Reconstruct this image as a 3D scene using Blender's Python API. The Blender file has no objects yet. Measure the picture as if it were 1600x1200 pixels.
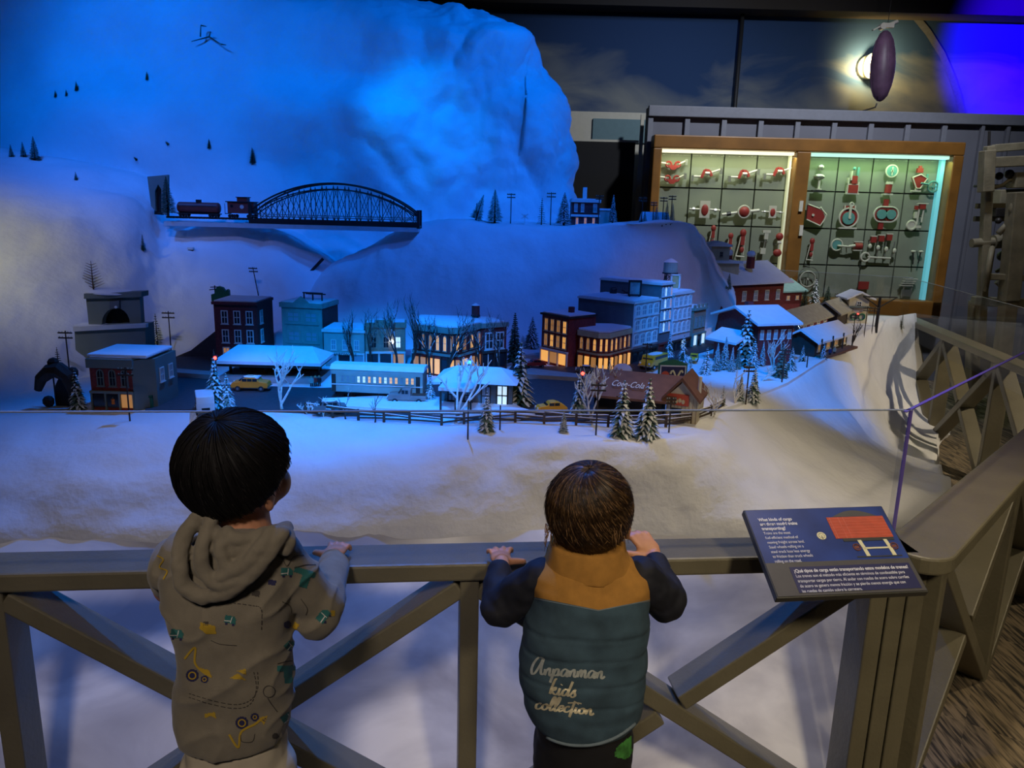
import bpy, bmesh, math, random
from mathutils import Vector, Matrix, noise, bvhtree, Euler
random.seed(7)
S = bpy.context.scene
COL = S.collection
PI = math.pi

# ---------------------------------------------------------------- camera
FPX, PITCH, ROLL, CAMH = 1200.0, math.radians(13.0), math.radians(1.5), 1.35
fwd = Vector((0, math.cos(PITCH), -math.sin(PITCH)))
r0 = Vector((1, 0, 0)); u0 = Vector((0, math.sin(PITCH), math.cos(PITCH)))
cup = u0*math.cos(ROLL) - r0*math.sin(ROLL)
cri = r0*math.cos(ROLL) + u0*math.sin(ROLL)
CAM = Vector((0, 0, CAMH))
cd = bpy.data.cameras.new('camera'); cam = bpy.data.objects.new('camera', cd); COL.objects.link(cam)
cd.sensor_width = 36; cd.lens = 36*FPX/1600; cd.clip_start = .02; cd.clip_end = 60
cam.matrix_world = Matrix(((cri.x, cup.x, -fwd.x, 0), (cri.y, cup.y, -fwd.y, 0), (cri.z, cup.z, -fwd.z, CAMH), (0, 0, 0, 1)))
S.camera = cam

def ray(px, py): return fwd*FPX + cri*(px-800) + cup*(600-py)
def P(px, py, Y): d = ray(px, py); return CAM + d*(Y/d.y)           # measured point at distance Y
def G(px, py, z): d = ray(px, py); return CAM + d*((z-CAMH)/d.z)     # measured point on height z
def depth(p): return (Vector(p)-CAM).dot(fwd)
def pxm(p): return depth(p)/FPX                                       # metres per pixel there

# ---------------------------------------------------------------- world, exposure, room lights
W = bpy.data.worlds.new('world'); S.world = W; W.use_nodes = True
W.node_tree.nodes['Background'].inputs[0].default_value = (.12, .18, .5, 1)
W.node_tree.nodes['Background'].inputs[1].default_value = .03
vs = S.view_settings
vs.view_transform = 'Standard'; vs.look = 'None'; vs.gamma = 1; vs.use_curve_mapping = False; vs.exposure = 0.0

def spot(name, loc, target, power, color, angle, blend=.6, radius=.04):
    l = bpy.data.lights.new(name, 'SPOT'); l.energy = power; l.color = color
    l.spot_size = math.radians(angle); l.spot_blend = blend; l.shadow_soft_size = radius
    o = bpy.data.objects.new(name, l); COL.objects.link(o); o.location = loc
    o.rotation_euler = (Vector(target)-Vector(loc)).to_track_quat('-Z', 'Y').to_euler(); return o
def area(name, loc, target, power, color, sx, sy):
    l = bpy.data.lights.new(name, 'AREA'); l.energy = power; l.color = color; l.shape = 'RECTANGLE'; l.size = sx; l.size_y = sy
    o = bpy.data.objects.new(name, l); COL.objects.link(o); o.location = loc
    o.rotation_euler = (Vector(target)-Vector(loc)).to_track_quat('-Z', 'Y').to_euler(); return o

BLUE = (0.0, .17, 1.0)
CYAN = (0.0, .24, 1.0)
WARM = (1.0, .83, .56)
# blue theatre spots hung over the layout, colour washes, and added car fills
spot('blue_spot', (-2.5, 2.6, 3.4), (-1.85, 4.7, 1.75), 215, BLUE, 64, 1.0, .05)
spot('blue_spot', (1.3, 3.1, 3.5), (-.35, 4.75, 1.65), 250, BLUE, 62, 1.0, .05)
spot('blue_spot', (-.9, 3.5, 2.7), (-.42, 4.75, 1.50), 55, (0, .24, 1), 34, 1.0, .05)
spot('blue_spot', (-.3, .5, 2.9), (-.56, 2.85, .68), 540, CYAN, 24, .6, .05)
spot('blue_spot', (.5, 1.3, 3.2), (1.12, 3.55, .75), 560, CYAN, 22, .6, .04)
spot('blue_spot', (1.2, 2.4, 3.4), (1.75, 4.6, .9), 90, (.12, .28, 1), 26, 1, .04)
spot('car_fill', (-1.6, 1.2, 2.4), (-1.0, 2.78, .7), 30, (1.0, .42, .10), 9, 1.0, .03)  # added warm fill that brings out the taxi's orange
spot('blue_spill', (-.5, 3.3, 3.7), (-.45, 1.95, .4), 420, (0, .20, 1), 56, 1, .05)
spot('violet_wash', (1.2, 1.9, 3.3), (.0, 3.9, .95), 120, (.05, .17, 1.0), 44, 1.0, .1)
spot('lavender_wash', (1.8, 1.9, 3.2), (.95, 3.95, .9), 60, (.75, .62, 1.0), 20, 1.0, .1)
spot('lavender_wash', (-1.2, 1.2, 3.4), (-2.0, 3.7, .9), 105, (.26, .34, 1.0), 40, 1.0, .1)
spot('car_fill', (.4, .9, 3.0), (.1, 2.75, .66), 14, (1.0, .66, .4), 34, 1.0, .1)  # added weak warm fill for colour on the street's cars
# warm ceiling lights of the visitors' aisle, then other washes and added fills
spot('aisle_light', (1.3, -1.4, 3.1), (.75, 1.7, .2), 250, WARM, 36, 1.0, .22)
spot('drift_light', (1.15, 2.45, 3.9), (.85, 1.85, .3), 170, WARM, 40, 1.0, .1)
spot('drift_light', (-1.1, 2.3, 3.9), (-.9, 1.65, .3), 62, (.95, .88, 1.0), 38, 1.0, .1)
spot('aisle_light', (-.3, -1.4, 3.1), (-.55, 1.6, .2), 150, (1.0, .84, .72), 36, 1.0, .22)
spot('aisle_light', (2.4, .8, 3.6), (1.8, 2.5, .3), 125, WARM, 50, 1.0, .08)
spot('aisle_light', (4.9, 3.0, 2.5), (2.75, 4.3, .35), 330, WARM, 46, 1.0, .08)
spot('yellow_wash', (-3.2, 1.6, 2.6), (-2.5, 3.1, .95), 85, (1.0, .92, .25), 42, 1.0, .1)
spot('case_fill', (2.6, 4.6, 4.0), (2.2, 7, 1.8), 420, (.85, .9, 1), 95, 1.0, .1)  # added fill that lifts the navy wall and case front
spot('airship_fill', (1.8, 6.0, 3.6), (3.85, 8.0, 2.9), 30, (1, .7, .9), 16, 1.0, .03)  # added fill that keeps the airship from going black

# ---------------------------------------------------------------- materials
def mat(name, col, rough=.6, metal=0, var=.08, vscale=30, bump=0, bscale=60, emit=None, es=1, alpha=None, sheen=0, spec=.5, bdist=.01):
    m = bpy.data.materials.new(name); m.use_nodes = True; nt = m.node_tree; b = nt.nodes['Principled BSDF']
    b.inputs['Roughness'].default_value = rough; b.inputs['Metallic'].default_value = metal
    b.inputs['Specular IOR Level'].default_value = spec
    if sheen: b.inputs['Sheen Weight'].default_value = sheen
    c = (*col, 1)
    if var > 0:
        tc = nt.nodes.new('ShaderNodeTexCoord'); nz = nt.nodes.new('ShaderNodeTexNoise'); nz.inputs['Scale'].default_value = vscale
        nz.inputs['Detail'].default_value = 4
        nt.links.new(tc.outputs['Object'], nz.inputs['Vector'])
        cr = nt.nodes.new('ShaderNodeValToRGB'); cr.color_ramp.elements[0].position = .3; cr.color_ramp.elements[1].position = .7
        cr.color_ramp.elements[0].color = (*[max(0, x*(1-var)) for x in col], 1); cr.color_ramp.elements[1].color = (*[min(1, x*(1+var)) for x in col], 1)
        nt.links.new(nz.outputs['Fac'], cr.inputs['Fac']); nt.links.new(cr.outputs['Color'], b.inputs['Base Color'])
    else: b.inputs['Base Color'].default_value = c
    if bump:
        tc = nt.nodes.new('ShaderNodeTexCoord'); n2 = nt.nodes.new('ShaderNodeTexNoise'); n2.inputs['Scale'].default_value = bscale; n2.inputs['Detail'].default_value = 6
        nt.links.new(tc.outputs['Object'], n2.inputs['Vector'])
        bp = nt.nodes.new('ShaderNodeBump'); bp.inputs['Strength'].default_value = bump; bp.inputs['Distance'].default_value = bdist
        nt.links.new(n2.outputs['Fac'], bp.inputs['Height']); nt.links.new(bp.outputs['Normal'], b.inputs['Normal'])
    if emit: b.inputs['Emission Color'].default_value = (*emit, 1); b.inputs['Emission Strength'].default_value = es
    return m
M = {}
def mm(name, *a, **k): M[name] = mat(name, *a, **k); return M[name]
mm('snow', (.82, .82, .84), 1, var=.05, vscale=5, bump=.3, bscale=14, sheen=.3, spec=.1, bdist=.03)
mm('cotton', (.80, .80, .82), 1, var=.07, vscale=3, bump=.32, bscale=9, sheen=.3, spec=.05, bdist=.05)
mm('powder', (.85, .86, .9), 1, var=.03, spec=.1)
mm('asphalt', (.045, .04, .045), .7, var=.2, vscale=60)
mm('sidewalk', (.30, .29, .29), .8, var=.1)
mm('rail_paint', (.165, .148, .10), .42, var=.12, vscale=8, bump=.12, bscale=90)
mm('brick_red', (.26, .035, .025), .8, var=.3, vscale=120)
mm('brick_dark', (.16, .03, .03), .8, var=.25, vscale=120)
mm('teal_paint', (.22, .32, .27), .7, var=.12)
mm('pale_teal', (.33, .42, .37), .7, var=.1)
mm('tan_brick', (.34, .25, .17), .8, var=.15, vscale=90)
mm('grey_wall', (.13, .145, .15), .8, var=.1)
mm('portal_grey', (.19, .22, .19), .8, var=.08, vscale=12)
mm('white_trim', (.75, .75, .72), .6, var=.03)
mm('cream', (.62, .50, .30), .7, var=.08)
mm('facade_blue', (.58, .62, .66), .7, var=.06)
mm('barn_red', (.20, .03, .03), .8, var=.2, vscale=80)
mm('black', (.012, .012, .014), .6, var=0)
mm('dark_iron', (.02, .018, .02), .5, var=.1)
mm('dark_wood', (.045, .03, .022), .8, var=.25)
mm('green_paint', (.02, .16, .08), .5, var=.1)
mm('roof_brown', (.16, .07, .04), .8, var=.15)
mm('roof_teal', (.25, .42, .38), .8, var=.1)
mm('roof_tan', (.36, .33, .25), .8, var=.12)
mm('pine', (.035, .075, .045), .9, var=.35, vscale=60)
mm('pine_frost', (.12, .19, .15), .9, var=.3, vscale=60)
mm('pine_frosted', (.26, .34, .30), .9, var=.3, vscale=60)
mm('bark', (.07, .045, .03), .9, var=.3)
mm('birch', (.70, .66, .6), .8, var=.25, vscale=90)
mm('pane_dark', (.02, .025, .03), .15, var=0)
mm('pane_lit', (.9, .5, .2), .5, var=0, emit=(1, .47, .10), es=.8)
mm('pane_dim', (.5, .28, .12), .5, var=0, emit=(1, .45, .12), es=.28)
mm('pane_white', (.9, .9, .9), .5, var=0, emit=(.65, .9, 1), es=.75)
mm('pane_cool', (.3, .36, .40), .3, var=0)
mm('lamp_white', (1, 1, 1), .5, var=0, emit=(.8, .95, 1), es=6)
mm('lamp_red', (1, .1, .1), .5, var=0, emit=(1, .05, .03), es=7)
mm('lamp_green', (.1, 1, .5), .5, var=0, emit=(.1, 1, .6), es=2)
mm('yellow', (.85, .42, .02), .35, var=.05)
mm('cab_orange', (.9, .24, .02), .35, var=.05)
mm('pickup_grey', (.30, .23, .20), .45, var=.15)
mm('car_white', (.7, .72, .75), .3, var=.02)
mm('car_red', (.35, .04, .03), .3, var=.02)
mm('chrome', (.7, .7, .7), .2, metal=1, var=0)
mm('tyre', (.015, .015, .015), .7, var=0)
mm('oak', (.22, .095, .016), .45, var=.2, vscale=6)
mm('case_panel', (.24, .26, .2), .8, var=.08, vscale=4)
mm('case_joint', (.03, .035, .03), .9, var=0)
mm('mech_white', (.60, .57, .48), .4, var=.05)
mm('mech_red', (.30, .03, .025), .5, var=.05)
mm('mech_teal', (.12, .32, .30), .4, var=.05)
mm('steel', (.55, .55, .52), .3, metal=.8, var=.05)
mm('wall_navy', (.13, .135, .17), .7, var=.08, vscale=3)
mm('wall_batten', (.16, .17, .21), .6, var=.05)
mm('soffit', (.03, .024, .02), .9, var=0)
mm('machine_grey', (.22, .195, .135), .6, var=.25, vscale=10, bump=.2)
mm('curtain', (.006, .006, .007), .9, var=0)
mm('partition', (.42, .40, .33), .8, var=.04)
mm('partition_blue', (.10, .17, .19), .8, var=.04)
mm('skin', (.66, .31, .17), .5, var=.06, vscale=40)
mm('hair_black', (.006, .005, .005), .6, var=.2, vscale=200, spec=.25)
mm('hair_brown', (.035, .018, .008), .42, var=.5, vscale=150)
mm('hoodie', (.25, .22, .16), .95, var=.07, vscale=60, bump=.25, bscale=500, sheen=.2, bdist=.002)
mm('hoodie_inner', (.16, .135, .10), .95, var=.07, vscale=60)
mm('print_teal', (.03, .17, .16), .8, var=.1)
mm('print_yellow', (.55, .36, .03), .8, var=.1)
mm('print_navy', (.03, .03, .10), .8, var=.1)
mm('print_white', (.7, .7, .65), .8, var=0)
mm('print_line', (.07, .06, .05), .9, var=0)
mm('cream_cloth', (.62, .55, .40), .9, var=.06)
mm('vest_yoke', (.40, .19, .035), .9, var=.12, vscale=50, bump=.2, bscale=700, bdist=.002)
mm('denim', (.045, .085, .12), .95, var=.25, vscale=25, bump=.3, bscale=800, bdist=.002)
mm('denim_edge', (.16, .21, .25), .95, var=.15)
mm('navy_cloth', (.008, .009, .017), .75, var=.2, bump=.1, bscale=400, bdist=.002)
mm('foil', (.80, .72, .50), .35, metal=.35, var=.25, vscale=60)
mm('silver_foil', (.62, .66, .62), .35, metal=.35, var=.2, vscale=60)
mm('camo_green', (.05, .22, .04), .8, var=.5, vscale=60)
mm('sign_blue', (.025, .055, .22), .35, var=.35, vscale=9)
mm('sign_grey', (.09, .085, .08), .4, var=.08)
mm('sign_navy', (.03, .032, .10), .4, var=.05)
mm('sign_text', (.85, .84, .8), .6, var=0)
mm('sign_cream', (.8, .74, .42), .6, var=0)
mm('sign_red', (.55, .08, .03), .6, var=.12, vscale=40)
mm('sign_red_line', (.75, .2, .12), .6, var=0)
mm('sign_edge', (.05, .05, .045), .4, var=0)
mm('airship', (.13, .07, .13), .45, var=.3, vscale=9)
mm('tank_red', (.22, .05, .045), .5, var=.1)
mm('billboard', (.25, .42, .40), .6, var=.4, vscale=30)
mm('billboard_tan', (.55, .42, .18), .6, var=.2, vscale=60)
mm('rust', (.20, .06, .03), .8, var=.2)
mm('lip', (.35, .12, .09), .5)

def glass_mat(name, tint=(1, 1, 1), edge=None, thin=.045):
    m = bpy.data.materials.new(name); m.use_nodes = True; nt = m.node_tree
    for n in list(nt.nodes): nt.nodes.remove(n)
    out = nt.nodes.new('ShaderNodeOutputMaterial'); tr = nt.nodes.new('ShaderNodeBsdfTransparent'); tr.inputs[0].default_value = (*tint, 1)
    gl = nt.nodes.new('ShaderNodeBsdfGlossy'); gl.inputs['Roughness'].default_value = .04
    mx = nt.nodes.new('ShaderNodeMixShader'); mx.inputs[0].default_value = thin; nt.links.new(tr.outputs[0], mx.inputs[1]); nt.links.new(gl.outputs[0], mx.inputs[2])
    nt.links.new(mx.outputs[0], out.inputs[0]); return m
M['glass'] = glass_mat('glass', (.95, .955, .97))
M['case_glass'] = glass_mat('case_glass', (.97, .98, .97))
mm('glass_edge', (.32, .36, .42), .25, var=0)
mm('glass_edge_violet', (.16, .12, .5), .2, var=0)

# ---------------------------------------------------------------- mesh builder
class MB:
    def __init__(s): s.v = []; s.f = []; s.m = []
    def add(s, vs, fs, m=0):
        b = len(s.v); s.v.extend(tuple(v) for v in vs); s.f.extend(tuple(b+i for i in f) for f in fs); s.m.extend([m]*len(fs)); return s
    def box(s, c, d, R=None, m=0):
        h = Vector(d)*.5; c = Vector(c); vs = []
        for z in (-1, 1):
            for x, y in ((-1, -1), (1, -1), (1, 1), (-1, 1)):
                q = Vector((x*h.x, y*h.y, z*h.z))
                if R is not None: q = R @ q
                vs.append(c+q)
        return s.add(vs, [(3, 2, 1, 0), (4, 5, 6, 7), (0, 1, 5, 4), (1, 2, 6, 5), (2, 3, 7, 6), (3, 0, 4, 7)], m)
    def beam(s, a, b, w, h, m=0, up=Vector((0, 0, 1))):
        a = Vector(a); b = Vector(b); x = (b-a); L = x.length; x.normalize(); y = up.cross(x); y.normalize(); z = x.cross(y)
        R = Matrix((x, y, z)).transposed(); return s.box((a+b)/2, (L, w, h), R, m)
    def cyl(s, a, b, ra, rb=None, n=8, m=0):
        rb = ra if rb is None else rb; a = Vector(a); b = Vector(b); z = (b-a).normalized()
        x = z.orthogonal().normalized(); y = z.cross(x); vs = []
        for p, r in ((a, ra), (b, rb)):
            for k in range(n): t = 2*PI*k/n; vs.append(p+(x*math.cos(t)+y*math.sin(t))*r)
        fs = [(k, (k+1) % n, n+(k+1) % n, n+k) for k in range(n)]+[tuple(range(n-1, -1, -1)), tuple(range(n, 2*n))]
        return s.add(vs, fs, m)
    def tube(s, pts, rs, n=6, m=0):
        pts = [Vector(p) for p in pts]
        if not isinstance(rs, (list, tuple)): rs = [rs]*len(pts)
        vs = []; pr = None
        for i, p in enumerate(pts):
            d = (pts[min(i+1, len(pts)-1)]-pts[max(i-1, 0)]).normalized()
            x = (pr - d*pr.dot(d)) if pr else d.orthogonal()
            if x.length < 1e-6: x = d.orthogonal()
            x.normalize(); pr = x; y = d.cross(x)
            for k in range(n): t = 2*PI*k/n; vs.append(p+(x*math.cos(t)+y*math.sin(t))*rs[i])
        fs = []
        for i in range(len(pts)-1):
            for k in range(n): fs.append((i*n+k, i*n+(k+1) % n, (i+1)*n+(k+1) % n, (i+1)*n+k))
        fs += [tuple(range(n-1, -1, -1)), tuple(range((len(pts)-1)*n, len(pts)*n))]
        return s.add(vs, fs, m)
    def ell(s, c, r, nu=16, nv=10, R=None, m=0):
        c = Vector(c); r = Vector(r) if not isinstance(r, (int, float)) else Vector((r, r, r)); vs = []
        for j in range(1, nv):
            t = PI*j/nv
            for i in range(nu):
                u = 2*PI*i/nu; q = Vector((r.x*math.sin(t)*math.cos(u), r.y*math.sin(t)*math.sin(u), r.z*math.cos(t)))
                vs.append(c+(R @ q if R is not None else q))
        a = len(vs); q = Vector((0, 0, r.z)); vs += [c+(R @ q if R is not None else q), c-(R @ q if R is not None else q)]
        fs = []
        for j in range(nv-2):
            for i in range(nu): fs.append((j*nu+i, (j+1)*nu+i, (j+1)*nu+(i+1) % nu, j*nu+(i+1) % nu))
        for i in range(nu): fs.append((a, i, (i+1) % nu)); fs.append((a+1, (nv-2)*nu+(i+1) % nu, (nv-2)*nu+i))
        return s.add(vs, fs, m)
    def lathe(s, prof, n=16, c=(0, 0, 0), m=0, R=None):
        c = Vector(c); vs = []
        for r, z in prof:
            for k in range(n):
                t = 2*PI*k/n; q = Vector((r*math.cos(t), r*math.sin(t), z)); vs.append(c+(R @ q if R is not None else q))
        fs = []
        for i in range(len(prof)-1):
            for k in range(n): fs.append((i*n+k, i*n+(k+1) % n, (i+1)*n+(k+1) % n, (i+1)*n+k))
        fs += [tuple(range(n-1, -1, -1)), tuple(range((len(prof)-1)*n, len(prof)*n))]
        return s.add(vs, fs, m)
    def prism(s, pts, a, b, axis='y', m=0):
        # closed outline; axis y: pts are (x,z); axis x: (y,z); axis z: (x,y)
        def mk(p, t): return {'y': (p[0], t, p[1]), 'x': (t, p[0], p[1]), 'z': (p[0], p[1], t)}[axis]
        n = len(pts); vs = [mk(p, a) for p in pts]+[mk(p, b) for p in pts]
        fs = [tuple(range(n-1, -1, -1)), tuple(range(n, 2*n))]+[(k, (k+1) % n, n+(k+1) % n, n+k) for k in range(n)]
        return s.add(vs, fs, m)
    def ring(s, c, R0, r, n=20, k=6, Rm=None, m=0):
        c = Vector(c); vs = []
        for i in range(n):
            t = 2*PI*i/n
            for j in range(k):
                u = 2*PI*j/k; q = Vector(((R0+r*math.cos(u))*math.cos(t), r*math.sin(u), (R0+r*math.cos(u))*math.sin(t)))
                vs.append(c+(Rm @ q if Rm is not None else q))
        return s.add(vs, [(i*k+j, i*k+(j+1) % k, ((i+1) % n)*k+(j+1) % k, ((i+1) % n)*k+j) for i in range(n) for j in range(k)], m)
    def mesh(s, name, mats, smooth=False):
        me = bpy.data.meshes.new(name); me.from_pydata(s.v, [], s.f)
        if not isinstance(mats, (list, tuple)): mats = [mats]
        for q in mats: me.materials.append(M[q] if isinstance(q, str) else q)
        me.polygons.foreach_set('material_index', s.m)
        me.validate(); bm = bmesh.new(); bm.from_mesh(me); bmesh.ops.recalc_face_normals(bm, faces=bm.faces); bm.to_mesh(me); bm.free()
        if smooth: me.polygons.foreach_set('use_smooth', [True]*len(me.polygons))
        me.update(); return me
    def build(s, name, mats, parent=None, smooth=False, loc=None, rz=0, bevel=0):
        o = link(name, s.mesh(name, mats, smooth), parent)
        if loc is not None: o.location = loc
        if rz: o.rotation_euler.z = rz
        if bevel: bevelmod(o, bevel)
        return o
def bevelmod(o, w, seg=2):
    b = o.modifiers.new('bevel', 'BEVEL'); b.width = w; b.segments = seg; b.limit_method = 'ANGLE'; b.angle_limit = math.radians(40); return o
def link(name, me, parent=None):
    o = bpy.data.objects.new(name, me); COL.objects.link(o)
    if parent is not None: o.parent = parent
    return o
def tag(o, label=None, cat=None, group=None, kind=None):
    if label: o['label'] = label
    if cat: o['category'] = cat
    if group: o['group'] = group
    if kind: o['kind'] = kind
    return o
def thing(name, label, cat, loc=(0, 0, 0), rz=0, group=None):
    o = bpy.data.objects.new(name, None); COL.objects.link(o); o.location = loc; o.rotation_euler.z = rz; o.empty_display_size = .02
    return tag(o, label, cat, group)
def kids_of(o): return [c for c in bpy.data.objects if c.parent == o]
def copy_tree(o, parent=None, _cache={}):
    c = o.copy(); COL.objects.link(c); c.parent = parent
    key = o.name
    if key not in _cache: _cache[key] = kids_of(o)
    for ch in _cache[key]: copy_tree(ch, c)
    return c
def struct(mb, name, mats, parent=None, **k):
    o = mb.build(name, mats, parent, **k)
    if parent is None: o['kind'] = 'structure'
    return o
def lerp(a, b, t): return a+(b-a)*t
def sst(t): t = max(0, min(1, t)); return t*t*(3-2*t)
def interp(tab, x):
    if x <= tab[0][0]: return tab[0][1]
    for (a, fa), (b, fb) in zip(tab, tab[1:]):
        if x <= b: return fa+(fb-fa)*(x-a)/(b-a)
    return tab[-1][1]
# ================================================================ ROOM
FLOOR = -.15
# carpet
def carpet_mat():
    m = bpy.data.materials.new('carpet'); m.use_nodes = True; nt = m.node_tree; b = nt.nodes['Principled BSDF']; b.inputs['Roughness'].default_value = .95
    L = nt.links.new; N = nt.nodes.new
    tc = N('ShaderNodeTexCoord'); mp = N('ShaderNodeMapping'); mp.inputs['Rotation'].default_value[2] = .6; L(tc.outputs['Object'], mp.inputs[0])
    ck = N('ShaderNodeTexChecker'); ck.inputs['Scale'].default_value = 3.2; L(mp.outputs[0], ck.inputs[0])
    outs = []
    for rot in (0.6, 2.17):
        m2 = N('ShaderNodeMapping'); m2.inputs['Rotation'].default_value[2] = rot; m2.inputs['Scale'].default_value = (95, 9, 9); L(tc.outputs['Object'], m2.inputs[0])
        nz = N('ShaderNodeTexNoise'); nz.inputs['Scale'].default_value = 1; nz.inputs['Detail'].default_value = 3; L(m2.outputs[0], nz.inputs[0]); outs.append(nz.outputs['Fac'])
    mx = N('ShaderNodeMix'); L(ck.outputs['Fac'], mx.inputs[0]); L(outs[0], mx.inputs[2]); L(outs[1], mx.inputs[3])
    cr = N('ShaderNodeValToRGB'); cr.color_ramp.elements[0].position = .38; cr.color_ramp.elements[1].position = .6
    cr.color_ramp.elements[0].color = (.035, .03, .025, 1); cr.color_ramp.elements[1].color = (.26, .20, .13, 1)
    L(mx.outputs[0], cr.inputs[0]); L(cr.outputs[0], b.inputs['Base Color'])
    bp = N('ShaderNodeBump'); bp.inputs['Strength'].default_value = .4; bp.inputs['Distance'].default_value = .004; L(mx.outputs[0], bp.inputs['Height']); L(bp.outputs[0], b.inputs['Normal'])
    return m
M['carpet'] = carpet_mat()
struct(MB().box((0, 3.5, FLOOR-.05), (13, 13, .1)), 'floor', 'carpet')
struct(MB().box((0, 3.5, 4.25), (13, 13, .1)), 'ceiling', 'soffit')

# painted sky mural on the back wall
def mural_mat():
    m = bpy.data.materials.new('mural'); m.use_nodes = True; nt = m.node_tree; b = nt.nodes['Principled BSDF']; b.inputs['Roughness'].default_value = .85
    L = nt.links.new; N = nt.nodes.new
    tc = N('ShaderNodeTexCoord'); mp = N('ShaderNodeMapping'); mp.inputs['Scale'].default_value = (.55, 1, 1.3); L(tc.outputs['Object'], mp.inputs[0])
    nz = N('ShaderNodeTexNoise'); nz.inputs['Scale'].default_value = 1.6; nz.inputs['Detail'].default_value = 8; nz.inputs['Distortion'].default_value = .7; L(mp.outputs[0], nz.inputs[0])
    sp = N('ShaderNodeSeparateXYZ'); L(tc.outputs['Object'], sp.inputs[0])
    mr = N('ShaderNodeMapRange'); mr.inputs[1].default_value = 3.4; mr.inputs[2].default_value = 2.5; mr.inputs[3].default_value = -.22; mr.inputs[4].default_value = .16; L(sp.outputs['Z'], mr.inputs[0])
    ad = N('ShaderNodeMath'); ad.operation = 'ADD'; L(nz.outputs['Fac'], ad.inputs[0]); L(mr.outputs[0], ad.inputs[1])
    cr = N('ShaderNodeValToRGB'); e = cr.color_ramp.elements; e[0].position = .45; e[0].color = (.012, .045, .13, 1); e[1].position = .75; e[1].color = (.20, .21, .20, 1)
    L(ad.outputs[0], cr.inputs[0]); L(cr.outputs[0], b.inputs['Base Color']); return m
M['mural'] = mural_mat()
struct(MB().box((0, 9.05, 2.1), (13, .1, 4.4)), 'wall_back', 'mural')
struct(MB().box((-6.5, 3.5, 2.1), (.1, 13, 4.4)), 'wall_left', 'soffit')
struct(MB().box((6.5, 3.5, 2.1), (.1, 13, 4.4)), 'wall_right', 'soffit')
struct(MB().box((0, -2.95, 2.1), (13, .1, 4.4)), 'wall_front', 'soffit')
# dark soffit over the mural
a = P(860, 10, 8.8); b_ = P(1600, 28, 8.8)
struct(MB().box((0, 8.85, (a.z+b_.z)/2+.45), (13, .3, .9)), 'trim_1', 'soffit')
# mural seam pole
mb = MB(); q0 = P(1149, 170, 8.9); mb.cyl((q0.x, 8.93, q0.z-1.5), (q0.x, 8.93, 3.6), .022, n=8)
struct(mb, 'trim_2', 'black', smooth=True)
# faint painted rainbow
M['rainbow_paint'] = mat('rainbow_paint', (.12, .13, .16), .9, var=.1)
pts = [(1427, 22), (1450, 50), (1472, 85), (1487, 120), (1497, 150), (1503, 178)]
mb = MB(); pv = [P(x, y, 8.995) for x, y in pts]; vsx = []
for i, p in enumerate(pv):
    d = (pv[min(i+1, 5)]-pv[max(i-1, 0)]).normalized(); nrm = Vector((d.z, 0, -d.x))
    vsx += [p-nrm*.035, p+nrm*.035]
mb.add(vsx, [(2*i, 2*i+1, 2*i+3, 2*i+2) for i in range(5)])
tag(mb.build('painted_rainbow', 'rainbow_paint'), 'faint curved rainbow band painted on the blue mural', 'mural')

spot('mural_sun_lamp', P(1360, 102, 8.76), P(1355, 104, 9), 75, (1, .70, .25), 165, 1, .03)
spot('mural_violet_spot', P(1560, 60, 6.2) + Vector((.6, 0, .9)), P(1640, 75, 9), 5000, (.02, .0, 1.0), 46, .8, .05)
spot('mural_wash', (1.5, 6.6, 3.9), (1.2, 9, 2.6), 40, (.35, .55, 1), 80, 1, .1)

# the glowing bulb seen beside the airship (with its housing)
t = thing('sun_lamp', 'round glowing lamp on the mural just left of the hanging airship', 'lamp', P(1362, 103, 8.9))
MB().ell((0, 0, 0), (.085, .05, .13), 16, 10).build('bulb', mat('sun_bulb', (1, .9, .6), .5, var=0, emit=(1, .85, .4), es=5), t, True)
MB().lathe([(.05, .03), (.12, .05), (.13, .09)], 20, R=Matrix.Rotation(-PI/2, 3, 'X')).build('housing', 'mech_white', t, True)

# hanging airship (hangs nose down)
ac = P(1379, 104, 8.0); s_ = pxm(ac)
t = thing('hanging_airship', 'dark purple spindle-shaped model airship hanging nose up before the mural', 'model airship', ac)
Rr = Matrix.Rotation(math.radians(-3), 3, 'Y')
prof = [(r*.95, z*.93) for r, z in [(.001, -.345), (.03, -.335), (.07, -.29), (.10, -.2), (.118, -.08), (.12, .03), (.108, .15), (.085, .25), (.05, .32), (.02, .345), (.001, .35)]]
MB().lathe(prof, 24, R=Rr).build('envelope', 'airship', t, True)
mb = MB()
for k in range(8):
    an = 2*PI*k/8; mb.tube([Rr @ Vector((r*1.01*math.cos(an), r*1.01*math.sin(an), z)) for r, z in prof], .0035, 4)
mb.build('seam', 'airship', t)
mb = MB(); mb.box((0, 0, .37), (.11, .04, .04)); mb.box((-.10, 0, .345), (.09, .03, .012), Matrix.Rotation(-.5, 3, 'Y')); mb.cyl((.02, 0, .38), (.09, 0, .41), .016); mb.cyl((-.05, -.03, .36), (-.05, .03, .36), .03, n=12)
mb.build('gondola', 'mech_white', t)
mb = MB(); mb.tube([(-.01, 0, -.34), (-.02, 0, -.375), (-.14, 0, -.415), (-.14, 0, -.44)], .008); mb.build('mooring_hook', 'dark_iron', t)
mb = MB(); mb.tube([(.0, 0, .38), (.01, 0, 4.1-ac.z)], .003, 4); mb.build('hanging_cord', 'dark_iron', t)

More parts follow.
